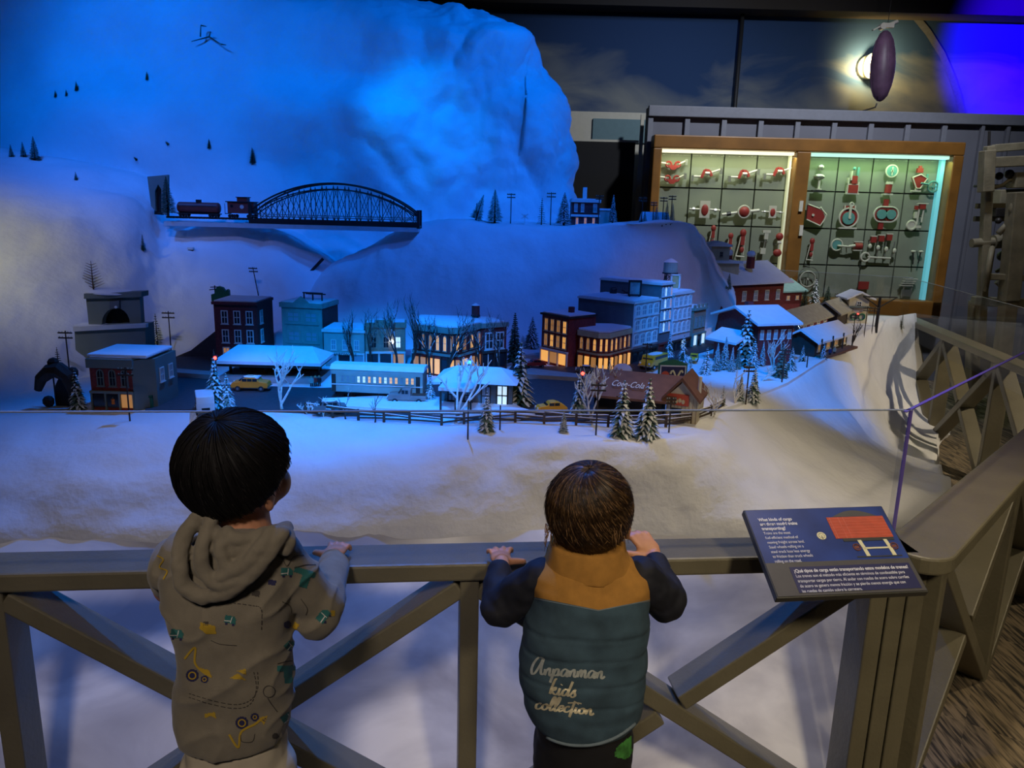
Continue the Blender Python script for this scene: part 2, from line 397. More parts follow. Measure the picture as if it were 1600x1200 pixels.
# board-and-batten wall that carries the display case
Yw = 7.1
A = P(1013, 168, Yw); B = P(1600, 181, Yw)
struct(MB().box(((A.x+6.5)/2, Yw+.06, (A.z+FLOOR)/2), (6.5-A.x, .1, A.z-FLOOR)), 'wall_case', 'wall_navy')
wc = bpy.data.objects['wall_case']
def local_child(mb, name, m, par, bevel=0, label=None):
    o = mb.build(name, m, par, bevel=bevel)
    if label: o['label'] = label
    return o
local_child(MB().box(((A.x+6.45)/2, Yw-.02, A.z-.03), (6.45-A.x, .06, .09)), 'cap_rail', 'wall_batten', wc, .006)
for k in range(9):
    x = P(1013+57.5*k+3, 190, Yw).x
    local_child(MB().box((x, Yw-.008, (A.z-.08+FLOOR)/2), (.045, .036, A.z-.08-FLOOR)), 'batten', 'wall_batten', wc, .004)
for k in range(5):
    x = P(1535+40*k, 190, Yw).x
    local_child(MB().box((x, Yw-.015, (A.z-.08+FLOOR)/2), (.03, .04, A.z-.08-FLOOR)), 'batten', 'wall_navy', wc, .004)

# pale partition behind the mountain, and a black screen in front of it
a = P(883, 173, 7.7); b_ = P(1016, 178, 7.7)
t = thing('partition', 'cream partition with a grey-blue panel left of the navy wall', 'partition', (0, 0, 0))
MB().box(((a.x+b_.x)/2, 7.75, (a.z+FLOOR)/2), (b_.x-a.x, .08, a.z-FLOOR)).build('panel', 'partition', t, bevel=.004)
c = P(927, 185, 7.69); d = P(1016, 224, 7.69)
MB().box(((c.x+d.x)/2, 7.70, (c.z+d.z)/2), (d.x-c.x, .02, c.z-d.z)).build('inset', 'partition_blue', t)
a = P(890, 220, 7.4); b_ = P(993, 224, 7.4); c = P(890, 345, 7.4)
t = thing('black_screen', 'black fabric screen standing in front of the cream partition', 'screen')
MB().box(((a.x+b_.x)/2, 7.42, (a.z+FLOOR)/2), (b_.x-a.x, .03, a.z-FLOOR)).build('cloth', 'curtain', t)
mb = MB(); mb.beam((a.x-.04, 7.42, a.z+.01), (b_.x+.03, 7.42, a.z+.01), .03, .02); mb.box((b_.x+.05, 7.4, 1.2), (.03, .03, 2.0)); mb.box((a.x-.06, 7.4, 1.2), (.03, .03, 2.0)); mb.build('frame', 'partition', t)
a = P(884, 210, 7.6)

# ---------------------------------------------------------------- display case
Yc = 6.95
x0 = P(1020, 215, Yc).x; x1 = P(1502, 225, Yc).x; z1 = P(1250, 217, Yc).z; z0 = P(1300, 492, Yc).z
xm = P(1253, 230, Yc).x
case = thing('display_case', 'large oak-framed lit display case holding rows of mechanical models', 'display case')
fw = .11; D = .16
mb = MB()
def cbox(xa, xb, za, zb, ya=Yc-D/2, yb=Yc+D/2): return ((xa+xb)/2, (ya+yb)/2, (za+zb)/2), (xb-xa, yb-ya, zb-za)
MB().box(*cbox(x0, x1, z1-fw, z1)).build('frame_rail', 'oak', case, bevel=.01)
MB().box(*cbox(x0, x1, z0, z0+fw*1.4)).build('frame_rail', 'oak', case, bevel=.01)
MB().box(*cbox(x0, x0+.075, z0, z1-fw)).build('frame_stile', 'oak', case, bevel=.01)
MB().box(*cbox(x1-.09, x1, z0, z1-fw)).build('frame_stile', 'oak', case, bevel=.01)
MB().box(*cbox(xm-.06, xm+.06, z0, z1-fw)).build('frame_stile', 'oak', case, bevel=.01)
bays = [(x0+.075, xm-.06), (xm+.06, x1-.09)]
Yb = Yc+D/2
zt = z1-fw; zb = z0+fw*1.4
mb = MB(); mb.box(*cbox(x0+.02, x1-.02, z0, z1, Yb+.02, Yb+.05)); mb.build('back_board', 'case_joint', case)
rows = 5; 
for bi, (xa, xb) in enumerate(bays):
    cols = 4; cw = (xb-xa)/cols; ch = 57*pxm(P(1250, 330, Yc))
    for i in range(cols):
        for j in range(rows):
            MB().box(*cbox(xa+i*cw+.006, xa+(i+1)*cw-.006, max(zb, zt-(j+1)*ch+.006), zt-j*ch-.006, Yb, Yb+.02)).build('back_panel', 'case_panel', case)
    o = MB().box(*cbox(xa, xb, zb, zt, Yc-.075, Yc-.070)).build('glass_pane', 'case_glass', case)
case_em = [mat('case_tube_warm', (1, 1, .9), .5, var=0, emit=(1, 1, .68), es=1.5), mat('case_tube_cool', (.8, 1, .95), .5, var=0, emit=(.55, 1, .85), es=1.2)]
for bi, (xa, xb) in enumerate(bays):
    MB().box(*cbox(xa+.01, xb-.01, zt-.03, zt-.005, Yb-.11, Yb-.05)).build('light_tube', case_em[bi], case)
area('case_light', ((bays[0][0]+bays[0][1])/2, Yc-.05, zt-.05), ((bays[0][0]+bays[0][1])/2, Yc+.10, zb+.35), 3.2, (.92, 1, .62), 1.2, .05)
area('case_light', ((bays[1][0]+bays[1][1])/2, Yc-.05, zt-.05), ((bays[1][0]+bays[1][1])/2, Yc+.10, zb+.35), 3.2, (.62, 1, .45), 1.2, .05)
o = MB().box(*cbox(bays[1][1]-.045, bays[1][1]-.012, zb, zt-.03, Yb-.06, Yb-.01)).build('side_glow', mat('case_side', (.3, .75, .85), .5, var=0, emit=(.12, .62, .8), es=.45), case)  # cyan side light put into the strip's emission
MB().box(*cbox(bays[0][1]-.025, bays[0][1]-.008, zb, zt-.03, Yb-.06, Yb-.01)).build('side_glow', mat('case_side_warm', (.8, .8, .6), .5, var=0, emit=(.8, .8, .5), es=.35), case)  # pale warm side light, likewise put in as emission
for xx, yy in ((1252, 322), (1252, 360)):
    p = P(xx, yy, Yc-.1); MB().box((p.x, Yc-.09, p.z), (.03, .02, .09)).build('lock_plate', 'mech_white', case)
# ================================================================ SNOW LANDFORMS
TOWN = .66
def fbm(p, o=4, lac=2.1, g=.5):
    a = 1; s = 0; q = p.copy()
    for _ in range(o): s += a*noise.noise(q); q *= lac; a *= g
    return s
def billow(p, o=3):
    a = 1; s = 0; q = p.copy()
    for _ in range(o): s += a*(abs(noise.noise(q))*2-.5); q *= 2.1; a *= .5
    return s
def catmull(pts, n):
    pts = [Vector(p) for p in pts]; out = []; m = len(pts)-1
    for k in range(n):
        t = k/(n-1)*m; i = min(int(t), m-1); f = t-i
        p0, p1, p2, p3 = pts[max(i-1, 0)], pts[i], pts[i+1], pts[min(i+2, m)]
        out.append(.5*((2*p1)+(-p0+p2)*f+(2*p0-5*p1+4*p2-p3)*f*f+(-p0+3*p1-3*p2+p3)*f**3))
    return out
TERR = []
def grid_surface(name, rows, disp, label, cat, matn='snow'):
    # rows: list of lists of Vector ; displaced along the normal by disp(p, i, j)
    R = len(rows); Cn = len(rows[0]); vs = [p for r in rows for p in r]
    fs = [(i*Cn+j, i*Cn+j+1, (i+1)*Cn+j+1, (i+1)*Cn+j) for i in range(R-1) for j in range(Cn-1)]
    me = bpy.data.meshes.new(name); me.from_pydata([tuple(v) for v in vs], [], fs); me.update()
    bm = bmesh.new(); bm.from_mesh(me); bmesh.ops.recalc_face_normals(bm, faces=bm.faces); bm.normal_update()
    up = sum(1 for f in list(bm.faces)[::50] if f.normal.z > 0 or f.normal.y < -.3)
    if up < len(bm.faces)/100: bmesh.ops.reverse_faces(bm, faces=bm.faces); bm.normal_update()
    bm.verts.ensure_lookup_table()
    nn = [v.normal.copy() for v in bm.verts]
    for k, v in enumerate(bm.verts):
        v.co = v.co + nn[k]*disp(v.co, k//Cn, k % Cn)
    for f in bm.faces: f.smooth = True
    TERR.append(bvhtree.BVHTree.FromBMesh(bm))
    bm.to_mesh(me); bm.free(); me.materials.append(M[matn])
    return tag(link(name, me), label, cat)
def hit(px, py, dflt=None):
    d = ray(px, py).normalized(); best = None
    for t in TERR:
        h = t.ray_cast(CAM, d)
        if h[0] is not None and (best is None or h[3] < best[1]): best = (h[0], h[3])
    return best[0] if best else (dflt or G(px, py, TOWN))
def drop(x, y, z=3.5):
    best = None
    for t in TERR:
        h = t.ray_cast(Vector((x, y, z)), Vector((0, 0, -1)))
        if h[0] is not None and (best is None or h[0].z > best): best = h[0].z
    return TOWN if best is None else best

# --- town plateau with its front drift
lip_px = [(-420, 650), (-150, 652), (0, 648), (90, 648), (200, 660), (300, 652), (400, 655), (520, 660), (700, 676), (850, 682), (1000, 690), (1090, 672), (1150, 640), (1240, 598), (1305, 552), (1345, 525), (1385, 500), (1418, 492), (1432, 490)]
lip = [G(x, y, TOWN) for x, y in lip_px]
NS = 260
L_ = catmull(lip, NS)
# distance out to the foot and height of the foot, along the curve
rows = []
c1 = Vector((1.0, 1.72, 0))
for k, p in enumerate(L_):
    q = L_[min(k+1, NS-1)]-L_[max(k-1, 0)]; q.z = 0; q.normalize(); n = Vector((q.y, -q.x, 0))
    u = k/(NS-1)*(len(lip)-1)
    front = 1-sst((u-10.5)/3.0)
    # front: fall to a line just behind the railing
    Yf = 1.70+.108*p.x
    foot_f = Vector((p.x*1.0, Yf+.42, .43))
    dist = interp([(11, .55), (13, .62), (14.5, .50), (16, .42), (18, .35)], u)
    foot_r = Vector((p.x, p.y, 0))+n*dist; foot_r.z = interp([(11, .46), (13, .34), (14.5, .1), (16, -.05)], u)
    foot = foot_f.lerp(foot_r, 1-front)
    row = []
    for t in (1, .8, .6, .42, .28, .16, .08, .03):                       # plateau, back to front
        back = Vector((p.x, max(5.45, p.y+.02), TOWN)); row.append(p.lerp(back, t))
    for j in range(0, 23):
        t = j/22
        e = p.lerp(foot, t); drp = front*(.35*t+.65*t**2.2)+(1-front)*(1-(1-t)**2.6)
        e.z = lerp(TOWN, foot.z, drp) + .018*math.sin(PI*t)*front; row.append(e)
    for dz in (.06, .2, .5):
        row.append(Vector((foot.x, foot.y, max(FLOOR, foot.z-dz)))+n*(.01))
    rows.append(row)
rows = [list(r) for r in zip(*rows)]
def dsp(p, i, j):
    w = sst((i-7)/5); g = fbm(Vector((p.x*2.2, p.y*2.2, p.z*2.2)), 4)
    right = sst((p.x-1.0)/.5)
    return w*(.020*g + .012*billow(p*3.2, 2) + right*.028*fbm(Vector((p.x*3, p.y*3, p.z*1.2)), 3)) + (1-w)*.002*g
grid_surface('snow_bank', rows, dsp, 'long white cotton snow bank under the town, facing the railing', 'snow bank', 'cotton')

# --- ridge with the upper village shelf
cr_px = [(418, 520, 3.95), (440, 474, 4.0), (500, 428, 4.05), (560, 388, 4.1), (610, 360, 4.1), (655, 346, 4.1), (760, 346, 4.1), (880, 352, 4.1), (1000, 350, 4.15), (1070, 348, 4.2), (1090, 362, 4.2), (1108, 392, 4.25), (1124, 425, 4.25), (1142, 458, 4.25), (1155, 500, 4.25)]
cr = catmull([P(*q) for q in cr_px], 170)
ft_px = [(418, 563), (440, 562), (500, 558), (560, 556), (610, 554), (655, 552), (760, 550), (880, 545), (1000, 532), (1070, 528), (1090, 526), (1108, 524), (1124, 520), (1142, 518), (1155, 512)]
ft = catmull([G(x, y, TOWN-.02) for x, y in ft_px], 170)
rows = []
for k in range(170):
    c, f = cr[k], ft[k]; row = []
    for j in range(26):
        t = j/25; e = f.lerp(c, t)
        hz = (1-math.cos(t*PI))/2; e.z = lerp(f.z, c.z, .35*hz+.65*math.sin(t*PI/2)**1.15)
        e.y = lerp(f.y, c.y, t**1.25); row.append(e)
    shelf = sst((c.z-.95)/.3)
    for j in range(1, 11):
        t = j/10; e = Vector((c.x, c.y+t*.75, c.z)); e.z = c.z + .0 if shelf > .98 else lerp(c.z, TOWN, (1-shelf)*t**1.2); row.append(e)
    rows.append(row)
rows = [list(r) for r in zip(*rows)]
def dsp(p, i, j):
    w = sst((30-i)/6) if i > 24 else 1
    return (.008+.024*w)*fbm(p*2.3, 4)+w*.010*billow(Vector((p.x*6, p.y*6, p.z*2.5)), 3)
grid_surface('snow_ridge', rows, dsp, 'smooth snowy ridge carrying the upper village, behind the brick shops', 'snow bank')

# --- left slope with the track shelf
cr_px = [(-420, 150, 4.2), (-200, 190, 4.2), (-40, 225, 4.2), (100, 250, 4.2), (200, 272, 4.2), (232, 300, 4.15), (262, 340, 4.15), (330, 346, 4.15), (400, 352, 4.15), (440, 362, 4.1), (480, 384, 4.1), (520, 410, 4.1), (550, 450, 4.1), (580, 500, 4.1)]
cr = catmull([P(*q) for q in cr_px], 170)
ft_px = [(-420, 660), (-200, 655), (-40, 648), (60, 625), (150, 600), (230, 575), (260, 572), (330, 566), (400, 562), (440, 560), (480, 556), (520, 552), (550, 548), (580, 545)]
ft = catmull([G(x, y, TOWN-.03) for x, y in ft_px], 170)
rows = []
for k in range(170):
    c, f = cr[k], ft[k]; row = []
    for j in range(34):
        t = j/33; e = f.lerp(c, t); hz = (1-math.cos(t*PI))/2
        e.z = lerp(f.z, c.z, .55*t+.45*math.sin(t*PI/2)**1.3); row.append(e)
    for j in range(1, 9):
        t = j/8; e = Vector((c.x, c.y+t*.55, c.z)); row.append(e)
    rows.append(row)
rows = [list(r) for r in zip(*rows)]
def dsp(p, i, j):
    w = sst((36-i)/5)
    return .006*fbm(p*2, 3)+w*(.035*fbm(p*1.7, 4)+.018*billow(Vector((p.x*3.5, p.y*4, p.z*3)), 3))
grid_surface('snow_slope', rows, dsp, 'cotton snow slope at the left under the tank car track', 'snow bank')

# --- the mountain
cr_px = [(-560, -60, 4.9), (-250, -90, 4.9), (0, -110, 4.9), (250, -70, 4.9), (420, -40, 4.9), (520, -6, 4.9), (600, 4, 4.9), (690, 3, 4.9), (745, 12, 4.9), (782, 36, 4.9), (806, 74, 4.9), (826, 98, 4.85), (846, 134, 4.85), (860, 178, 4.85), (874, 226, 4.8), (886, 272, 4.8), (896, 318, 4.8), (900, 360, 4.8)]
NM = 300
cr = catmull([P(*q) for q in cr_px], NM)
rows = []
for k in range(NM):
    c = cr[k]; row = []; kx = c.x
    fy = 4.32 + .10*math.sin(kx*2.1+1)
    top = max(c.z, .72)
    for j in range(120):
        t = j/119
        ang = t*PI/2
        y = lerp(fy, 4.9, .25*t+.75*(1-math.cos(ang)**.9))
        z = lerp(.60, top, .45*t+.55*math.sin(ang))
        # ledges
        row.append(Vector((c.x + (t-1)*(-.10 if c.x > 0 else 0)*(1-t), y, z)))
    for j in range(1, 8):
        t = j/7; row.append(Vector((c.x, 4.9+.5*t, lerp(top, top-.8, t*t))))
    rows.append(row)
rows = [list(r) for r in zip(*rows)]
def dsp(p, i, j):
    q = Vector((p.x*1.0, p.y*1.2, p.z*1.2))
    sa = lambda v: math.sqrt(v*v+.004)
    tuft = sst((p.x+1.5)/.8)
    d = .11*fbm(q, 2) + .03*noise.noise(Vector((p.x*2.3+3, p.y*1.5, p.z*2.4)))
    wq = p + Vector((.12*noise.noise(p*1.3), 0, .12*noise.noise(p*1.3+Vector((7, 0, 0)))))
    d += (.04+.11*tuft)*sa(noise.noise(Vector((wq.x*2.1, 3, wq.z*1.9)))) + (.014+.058*tuft)*sa(noise.noise(Vector((wq.x*4.6+9, 1, wq.z*4.2)))) + (.005+.010*tuft)*sa(noise.noise(wq*10))
    d += .010*fbm(p*18, 2)*tuft*sst((p.z-1.2)/.4)
    # soft slab folds on the left, soft tufts and creases on the right
    d += .045*math.sin(p.z*8+2.4*noise.noise(Vector((p.x*.8, 0, p.z*.5)))*2)*sst((-.3-p.x)/1.2)*sst((p.z-1.5)/.5)
    v = abs(noise.noise(Vector((p.x*1.9, 5, p.z*1.0))))
    d -= .03*math.exp(-(v/.11)**2)*sst((p.x+1.1)/.6)
    for bx, bz, br, ba in BUMPS:
        r2 = ((p.x-bx)**2+(p.z-bz)**2)/br**2
        if r2 < 6: d += ba*math.exp(-r2**1.5)
    if i > 119: d *= .5
    return d
BUMPS = []
for bx_, by_, br, ba in ((690, 60, .30, .07), (600, 60, .2, .08), (775, 70, .16, .07), (850, 170, .2, .06), (720, 250, .2, .05), (600, 250, .2, .05), (430, 120, .18, .06), (470, 200, .2, .06), (520, 40, .2, .08), (640, 180, .18, .06), (330, 70, .3, .10), (130, 80, .3, .08), (560, 170, .12, .06), (820, 210, .2, .06), (700, 160, .16, .05), (250, 190, .35, .08)):
    pb = P(bx_, by_, 4.6); BUMPS.append((pb.x, pb.z, br, ba))
grid_surface('snow_mountain', rows, dsp, 'tall cotton mountain lit bright blue, filling the back left', 'mountain')

# printed cloud panel under the drift, behind the railing's braces
def cloud_mat():
    m = bpy.data.materials.new('cloud_print'); m.use_nodes = True; nt = m.node_tree; b = nt.nodes['Principled BSDF']; b.inputs['Roughness'].default_value = .8
    L = nt.links.new; N = nt.nodes.new
    tc = N('ShaderNodeTexCoord'); mp = N('ShaderNodeMapping'); mp.inputs['Scale'].default_value = (1, 1, 1.7); L(tc.outputs['Object'], mp.inputs[0])
    nz = N('ShaderNodeTexNoise'); nz.inputs['Scale'].default_value = 2.3; nz.inputs['Detail'].default_value = 9; nz.inputs['Roughness'].default_value = .5; nz.inputs['Distortion'].default_value = .5; L(mp.outputs[0], nz.inputs[0])
    cr = N('ShaderNodeValToRGB'); e = cr.color_ramp.elements; e[0].position = .38; e[0].color = (.42, .41, .44, 1); e[1].position = .6; e[1].color = (.88, .87, .87, 1)
    L(nz.outputs['Fac'], cr.inputs[0]); L(cr.outputs[0], b.inputs['Base Color']); return m
M['cloud_print'] = cloud_mat()
# ================================================================ RAILINGS AND GLASS
RZ = .60; RT = .042; RW = .11
K0 = Vector((-2.2, 1.345, 0)); K1 = Vector((.965, 1.69, 0)); K2 = Vector((2.62, 3.42, 0)); K3 = Vector((3.06, 5.95, 0)); K4 = Vector((1.9, 6.55, 0))
def brace(mb, a, b):      # board laid with its wide face up
    a = Vector(a); b = Vector(b); x = (b-a).normalized(); side = Vector((x.x, x.y, 0)).normalized().cross(Vector((0, 0, 1))); z = side.cross(x)
    R = Matrix((x, side, z)).transposed(); mb.box((a+b)/2, ((b-a).length, .085, .042), R)
def railing(A, B, posts, label, ext=(0, 0), endcap=False):
    A = Vector(A); B = Vector(B); d = (B-A).normalized(); L = (B-A).length; rz = math.atan2(d.y, d.x)
    t = thing('railing', label, 'railing', (A.x, A.y, FLOOR), rz)
    H = RZ-FLOOR
    mb = MB()
    if endcap:
        pts = [(L+ext[1], -RW/2), (L+ext[1], RW/2)]+[(-.02+(RW/2+.018)*math.cos(a), (RW/2+.018)*math.sin(a)) for a in [PI/2+PI*k/12 for k in range(13)]]
        mb.prism(pts, H-RT, H, 'z')
    else: mb.box(((L+ext[1]-ext[0])/2, 0, H-RT/2), (L+ext[1]+ext[0], RW, RT))
    mb.build('top_rail', 'rail_paint', t, bevel=.006)
    for p in posts:
        MB().box((p, 0, (H-RT)/2), (.042, .088, H-RT)).build('post', 'rail_paint', t, bevel=.004)
    for p, q in zip(posts, posts[1:]):
        if q-p < .2: continue
        zt_, zb_ = H-RT-.025, .03
        mb = MB(); brace(mb, (p+.02, 0, zt_), (q-.02, 0, zb_)); mb.build('brace', 'rail_paint', t, bevel=.004)
        a = Vector((p+.02, 0, zb_)); b = Vector((q-.02, 0, zt_)); c = (a+b)/2; u = (b-a).normalized()
        for s0, s1 in ((a, c-u*.03), (c+u*.03, b)):
            mb = MB(); brace(mb, s0, s1); mb.build('brace', 'rail_paint', t, bevel=.004)
    return t
def along(px, py):   # distance along the front railing of a measured pixel on its plane
    n = Vector(((K1-K0).y, -(K1-K0).x, 0)).normalized(); d = ray(px, py); s = (K0-CAM).dot(n)/d.dot(n); p = CAM+d*s; return (p-K0).dot((K1-K0).normalized())
f0 = along(22, 1050); f1 = along(731, 1000); f2 = along(1352, 960)
print('posts', f0, f1, f2, (K1-K0).length)
railing(K0, K1, [f0-(f1-f0), f0, f1, f2, f2+.046, f2+.092], 'olive-grey wooden railing across the front, under both children\'s hands', (0, -.02))
L12 = (K2-K1).length
railing(K1+Vector((.02, .0, 0)), K2, [.05, L12*.36, L12*.68, L12-.05], 'olive-grey railing running back to the right beside the carpet aisle', (0, .0), True)
L23 = (K3-K2).length
railing(K2, K3, [.03, L23*.33, L23*.66, L23-.05], 'farther railing at the right seen through the glass', (0, .0))
# extra corner post board
p = K1+Vector((-.03, -.06, 0))

# cloud panel behind the front railing
n = Vector((-(K1-K0).y, (K1-K0).x, 0)).normalized(); d = (K1-K0).normalized()
mb = MB(); L_p = (K1-K0).length
def pp(s, o, z): q = K0+d*s+n*o; return (q.x, q.y, z)
vs_ = []
NP = 90
for o2 in (0, .02):
    for k in range(NP+1):
        for j in range(13):
            q = K0+d*(L_p+.10)*k/NP; f = j/12; wob = .018*fbm(Vector((q.x*2.5, 7, f*1.6)), 3)*math.sin(PI*min(f*1.3, 1))
            vs_.append(pp((L_p+.10)*k/NP, .09+.46*f**1.1+wob+o2, FLOOR+f*(.43-FLOOR)))
NN = (NP+1)*13
mb.add(vs_, [(k*13+j, (k+1)*13+j, (k+1)*13+j+1, k*13+j+1) for k in range(NP) for j in range(12)]+[(NN+k*13+j, NN+k*13+j+1, NN+(k+1)*13+j+1, NN+(k+1)*13+j) for k in range(NP) for j in range(12)])
tag(mb.build('cloud_panel', 'cloud_print', smooth=True), 'grey-white cloud-printed panel behind the braces of the front railing', 'panel')

GT = .905
def glass(A, B, z0, label, off=.075, z1=GT, edge='glass_edge', endedge=True):
    d = (B-A).normalized(); n = Vector((-d.y, d.x, 0)); a = A+n*off; b = B+n*off
    t = thing('glass_panel', label, 'glass panel', (0, 0, 0))
    MB().beam((a.x, a.y, (z0+z1)/2), (b.x, b.y, (z0+z1)/2), .008, z1-z0).build('pane', 'glass', t)
    o = MB().beam((a.x, a.y, z1), (b.x, b.y, z1), .008, .0025).build('polished_edge', edge, t)
    if endedge:
        MB().beam((b.x, b.y, z0), (b.x, b.y, z1), .0035, .008, up=Vector((1, 0, 0))).build('polished_edge', 'glass_edge_violet', t)
    return t
e = .06
gA = K0; gB = K1+Vector((-.01, 0, 0))
glass(gA, gB, .50, 'long clear acrylic guard panel behind the front railing')
glass(K1+Vector((.0, .012, 0)), K2, .50, 'clear acrylic guard panel with violet edge behind the right railing', .06, edge='glass_edge_violet', endedge=False)
glass(K2, K3, .46, 'clear acrylic guard panel on the far right side', .05, z1=.90, endedge=False)
glass(K3, K4, .46, 'clear acrylic guard panel at the back before the display case', .05, z1=.90)
mb = MB(); mb.beam((K3.x, K3.y, RZ-.03), (K4.x, K4.y, RZ-.03), .1, .04); mb.build('railing', 'rail_paint', bevel=.004); tag(bpy.data.objects['railing.003'] if 'railing.003' in bpy.data.objects else bpy.data.objects['railing'], 'short back railing below the display case', 'railing')

# ---------------------------------------------------------------- sign panel
tl = P(1163, 797, 1.575); tr = P(1382, 790, 1.61); bl = P(1212, 935, 1.385); br = P(1447, 925, 1.42)
cen = (tl+tr+bl+br)/4; u = ((tr-tl)+(br-bl)).normalized(); v = ((tl-bl)+(tr-br)); v = (v-u*v.dot(u)).normalized(); w = u.cross(v)
if w.z < 0: w = -w
sw = ((tr-tl).length+(br-bl).length)/2; sh = ((tl-bl).length+(tr-br).length)/2
print('sign', sw, sh, cen)
sign = thing('information_sign', 'tilted information panel about train cargo mounted on the railing corner', 'sign', cen)
sign.rotation_euler = Matrix((u, v, w)).transposed().to_euler()
MB().box((0, 0, -.008), (sw, sh, .016)).build('board', 'sign_edge', sign, bevel=.002)
X = lambda f: -sw/2+f*sw
Yy = lambda f: sh/2-f*sh
def plate(name, x0, x1, y0, y1, m, z, par=sign, label=None):
    o = MB().box(((X(x0)+X(x1))/2, (Yy(y0)+Yy(y1))/2, z), (X(x1)-X(x0), Yy(y0)-Yy(y1), .0008)).build(name, m, par)
    if label: o['label'] = label
    return o
plate('printed_field', .01, .99, .012, .63, 'sign_blue', .0006)
plate('printed_field', .01, .99, .63, .985, 'sign_grey', .0006)
plate('caption_box', .155, .965, .685, .96, 'sign_navy', .0012)
def text(name, body, x, y, size, m, par, z=.0018, bold=0, wdt=None):
    c = bpy.data.curves.new(name, 'FONT'); c.body = body; c.size = size; c.extrude = .0002; c.offset = bold; c.space_line = 1.0
    c.materials.append(M[m]); o = bpy.data.objects.new(name, c); COL.objects.link(o); bpy.context.view_layer.update()
    me = bpy.data.meshes.new_from_object(o.evaluated_get(bpy.context.evaluated_depsgraph_get())); bpy.data.objects.remove(o)
    if wdt:
        w0 = max(v.co.x for v in me.vertices); k = wdt/w0
        for v_ in me.vertices: v_.co.x *= k
    o = link(name, me, par); o.location = (x, y, z); return o
lh = sh*.0535
tx = sw*.165
for i, l in enumerate(['What kinds of cargo', 'are these model trains', 'transporting?']): text('lettering', l, X(.075), Yy(.15)-i*lh, lh*.95, 'sign_text', sign, bold=.0003, wdt=sw*[.235, .26, .165][i])
for i, l in enumerate(['Trains are the most', 'fuel-efficient method of', 'moving freight across land.', 'Steel wheels rolling on a', 'steel track lose less energy', 'to friction than truck wheels', 'rolling on the road.']):
    text('lettering', l, X(.075), Yy(.15)-(i+3)*lh, lh*.85, 'sign_text', sign, bold=0, wdt=sw*[.185, .225, .255, .235, .265, .27, .18][i])
lh2 = sh*.053
text('lettering', '¿Qué tipos de carga están transportando estos modelos de trenes?', X(.175), Yy(.745), lh2*.95, 'sign_text', sign, bold=.00022, wdt=sw*.77)
for i, l in enumerate(['Los trenes son el método más eficiente en términos de combustible para', 'transportar cargas por tierra. Al andar con ruedas de acero sobre carriles', 'de acero se genera menos fricción y se pierde menos energía que con', 'las ruedas de camión sobre la carretera.']):
    text('lettering', l, X(.175), Yy(.745)-(i+1)*lh2, lh2*.85, 'sign_text', sign, wdt=sw*[.73, .74, .70, .395][i])
# picture: red freight car on its trucks
plate('freight_car_picture', .555, .96, .13, .385, 'sign_red', .0014, label='orange-red freight car printed on the sign')
fc = bpy.data.objects['freight_car_picture']
mb = MB()
for k in range(7): mb.box(((X(.555)+X(.96))/2, Yy(.155+.035*k), .0021), (sw*.40, sh*.003, .0004))
for f in (.575, .635, .67): mb.box((X(f), (Yy(.13)+Yy(.385))/2, .0021), (sw*.003, sh*.25, .0004))
mb.build('siding_line', 'sign_red_line', fc)
plate('undercarriage', .60, .955, .385, .42, 'sign_edge', .0014)
mb = MB()
for f in (.70, .88):
    mb.prism([(X(f-.005), Yy(.41)), (X(f+.022), Yy(.41)), (X(f+.03), Yy(.50)), (X(f+.035), Yy(.595)), (X(f+.008), Yy(.595)), (X(f+.005), Yy(.5))], .0012, .0019, 'z')
mb.box((X(.80), Yy(.505), .0016), (sw*.17, sh*.018, .0006))
mb.build('wheelset', 'sign_cream', sign)
mb = MB()
for f in (.67, .93):
    mb.ring((X(f), Yy(.49), .0016), sh*.035, .0012, Rm=Matrix.Rotation(PI/2, 3, 'X')); mb.box((X(f), Yy(.49), .0014), (sw*.03, sh*.03, .0004))
mb.build('axle_box', 'rust', sign)
mb = MB(); mb.lathe([(sh*.045, 0), (sh*.045, .0006)], 20, (X(.465), Yy(.345), .0011)); mb.build('round_emblem', 'sign_cream', sign)
mb = MB()
for k in range(9):
    a_ = k*2*PI/9; mb.box((X(.465)+math.cos(a_)*sh*.028, Yy(.345)+math.sin(a_)*sh*.028, .002), (.0015, .0015, .0003))
mb.box((X(.465), Yy(.365), .002), (.0012, sh*.04, .0003)); mb.build('emblem_mark', 'sign_edge', sign)
mb = MB(); arc = [(X(.6+.32*k/16), Yy(.125)+math.sin(PI*k/16)*sh*.075) for k in range(17)]; mb.prism(arc, .0010, .0013, 'z'); mb.build('tunnel_arch_print', 'sign_grey', sign)
mb = MB(); mb.box((X(.795), Yy(.60), .0014), (sw*.31, sh*.012, .0005)); mb.build('rail_print', 'sign_edge', sign)
mb = MB()
for sx in (-.07, .07): mb.box((sx, .02, -.045), (.03, .1, .06))
mb.build('bracket', 'dark_iron', sign)
# ================================================================ THE MODEL TOWN
T0 = TOWN
def gz(px, py): return G(px, py, T0)
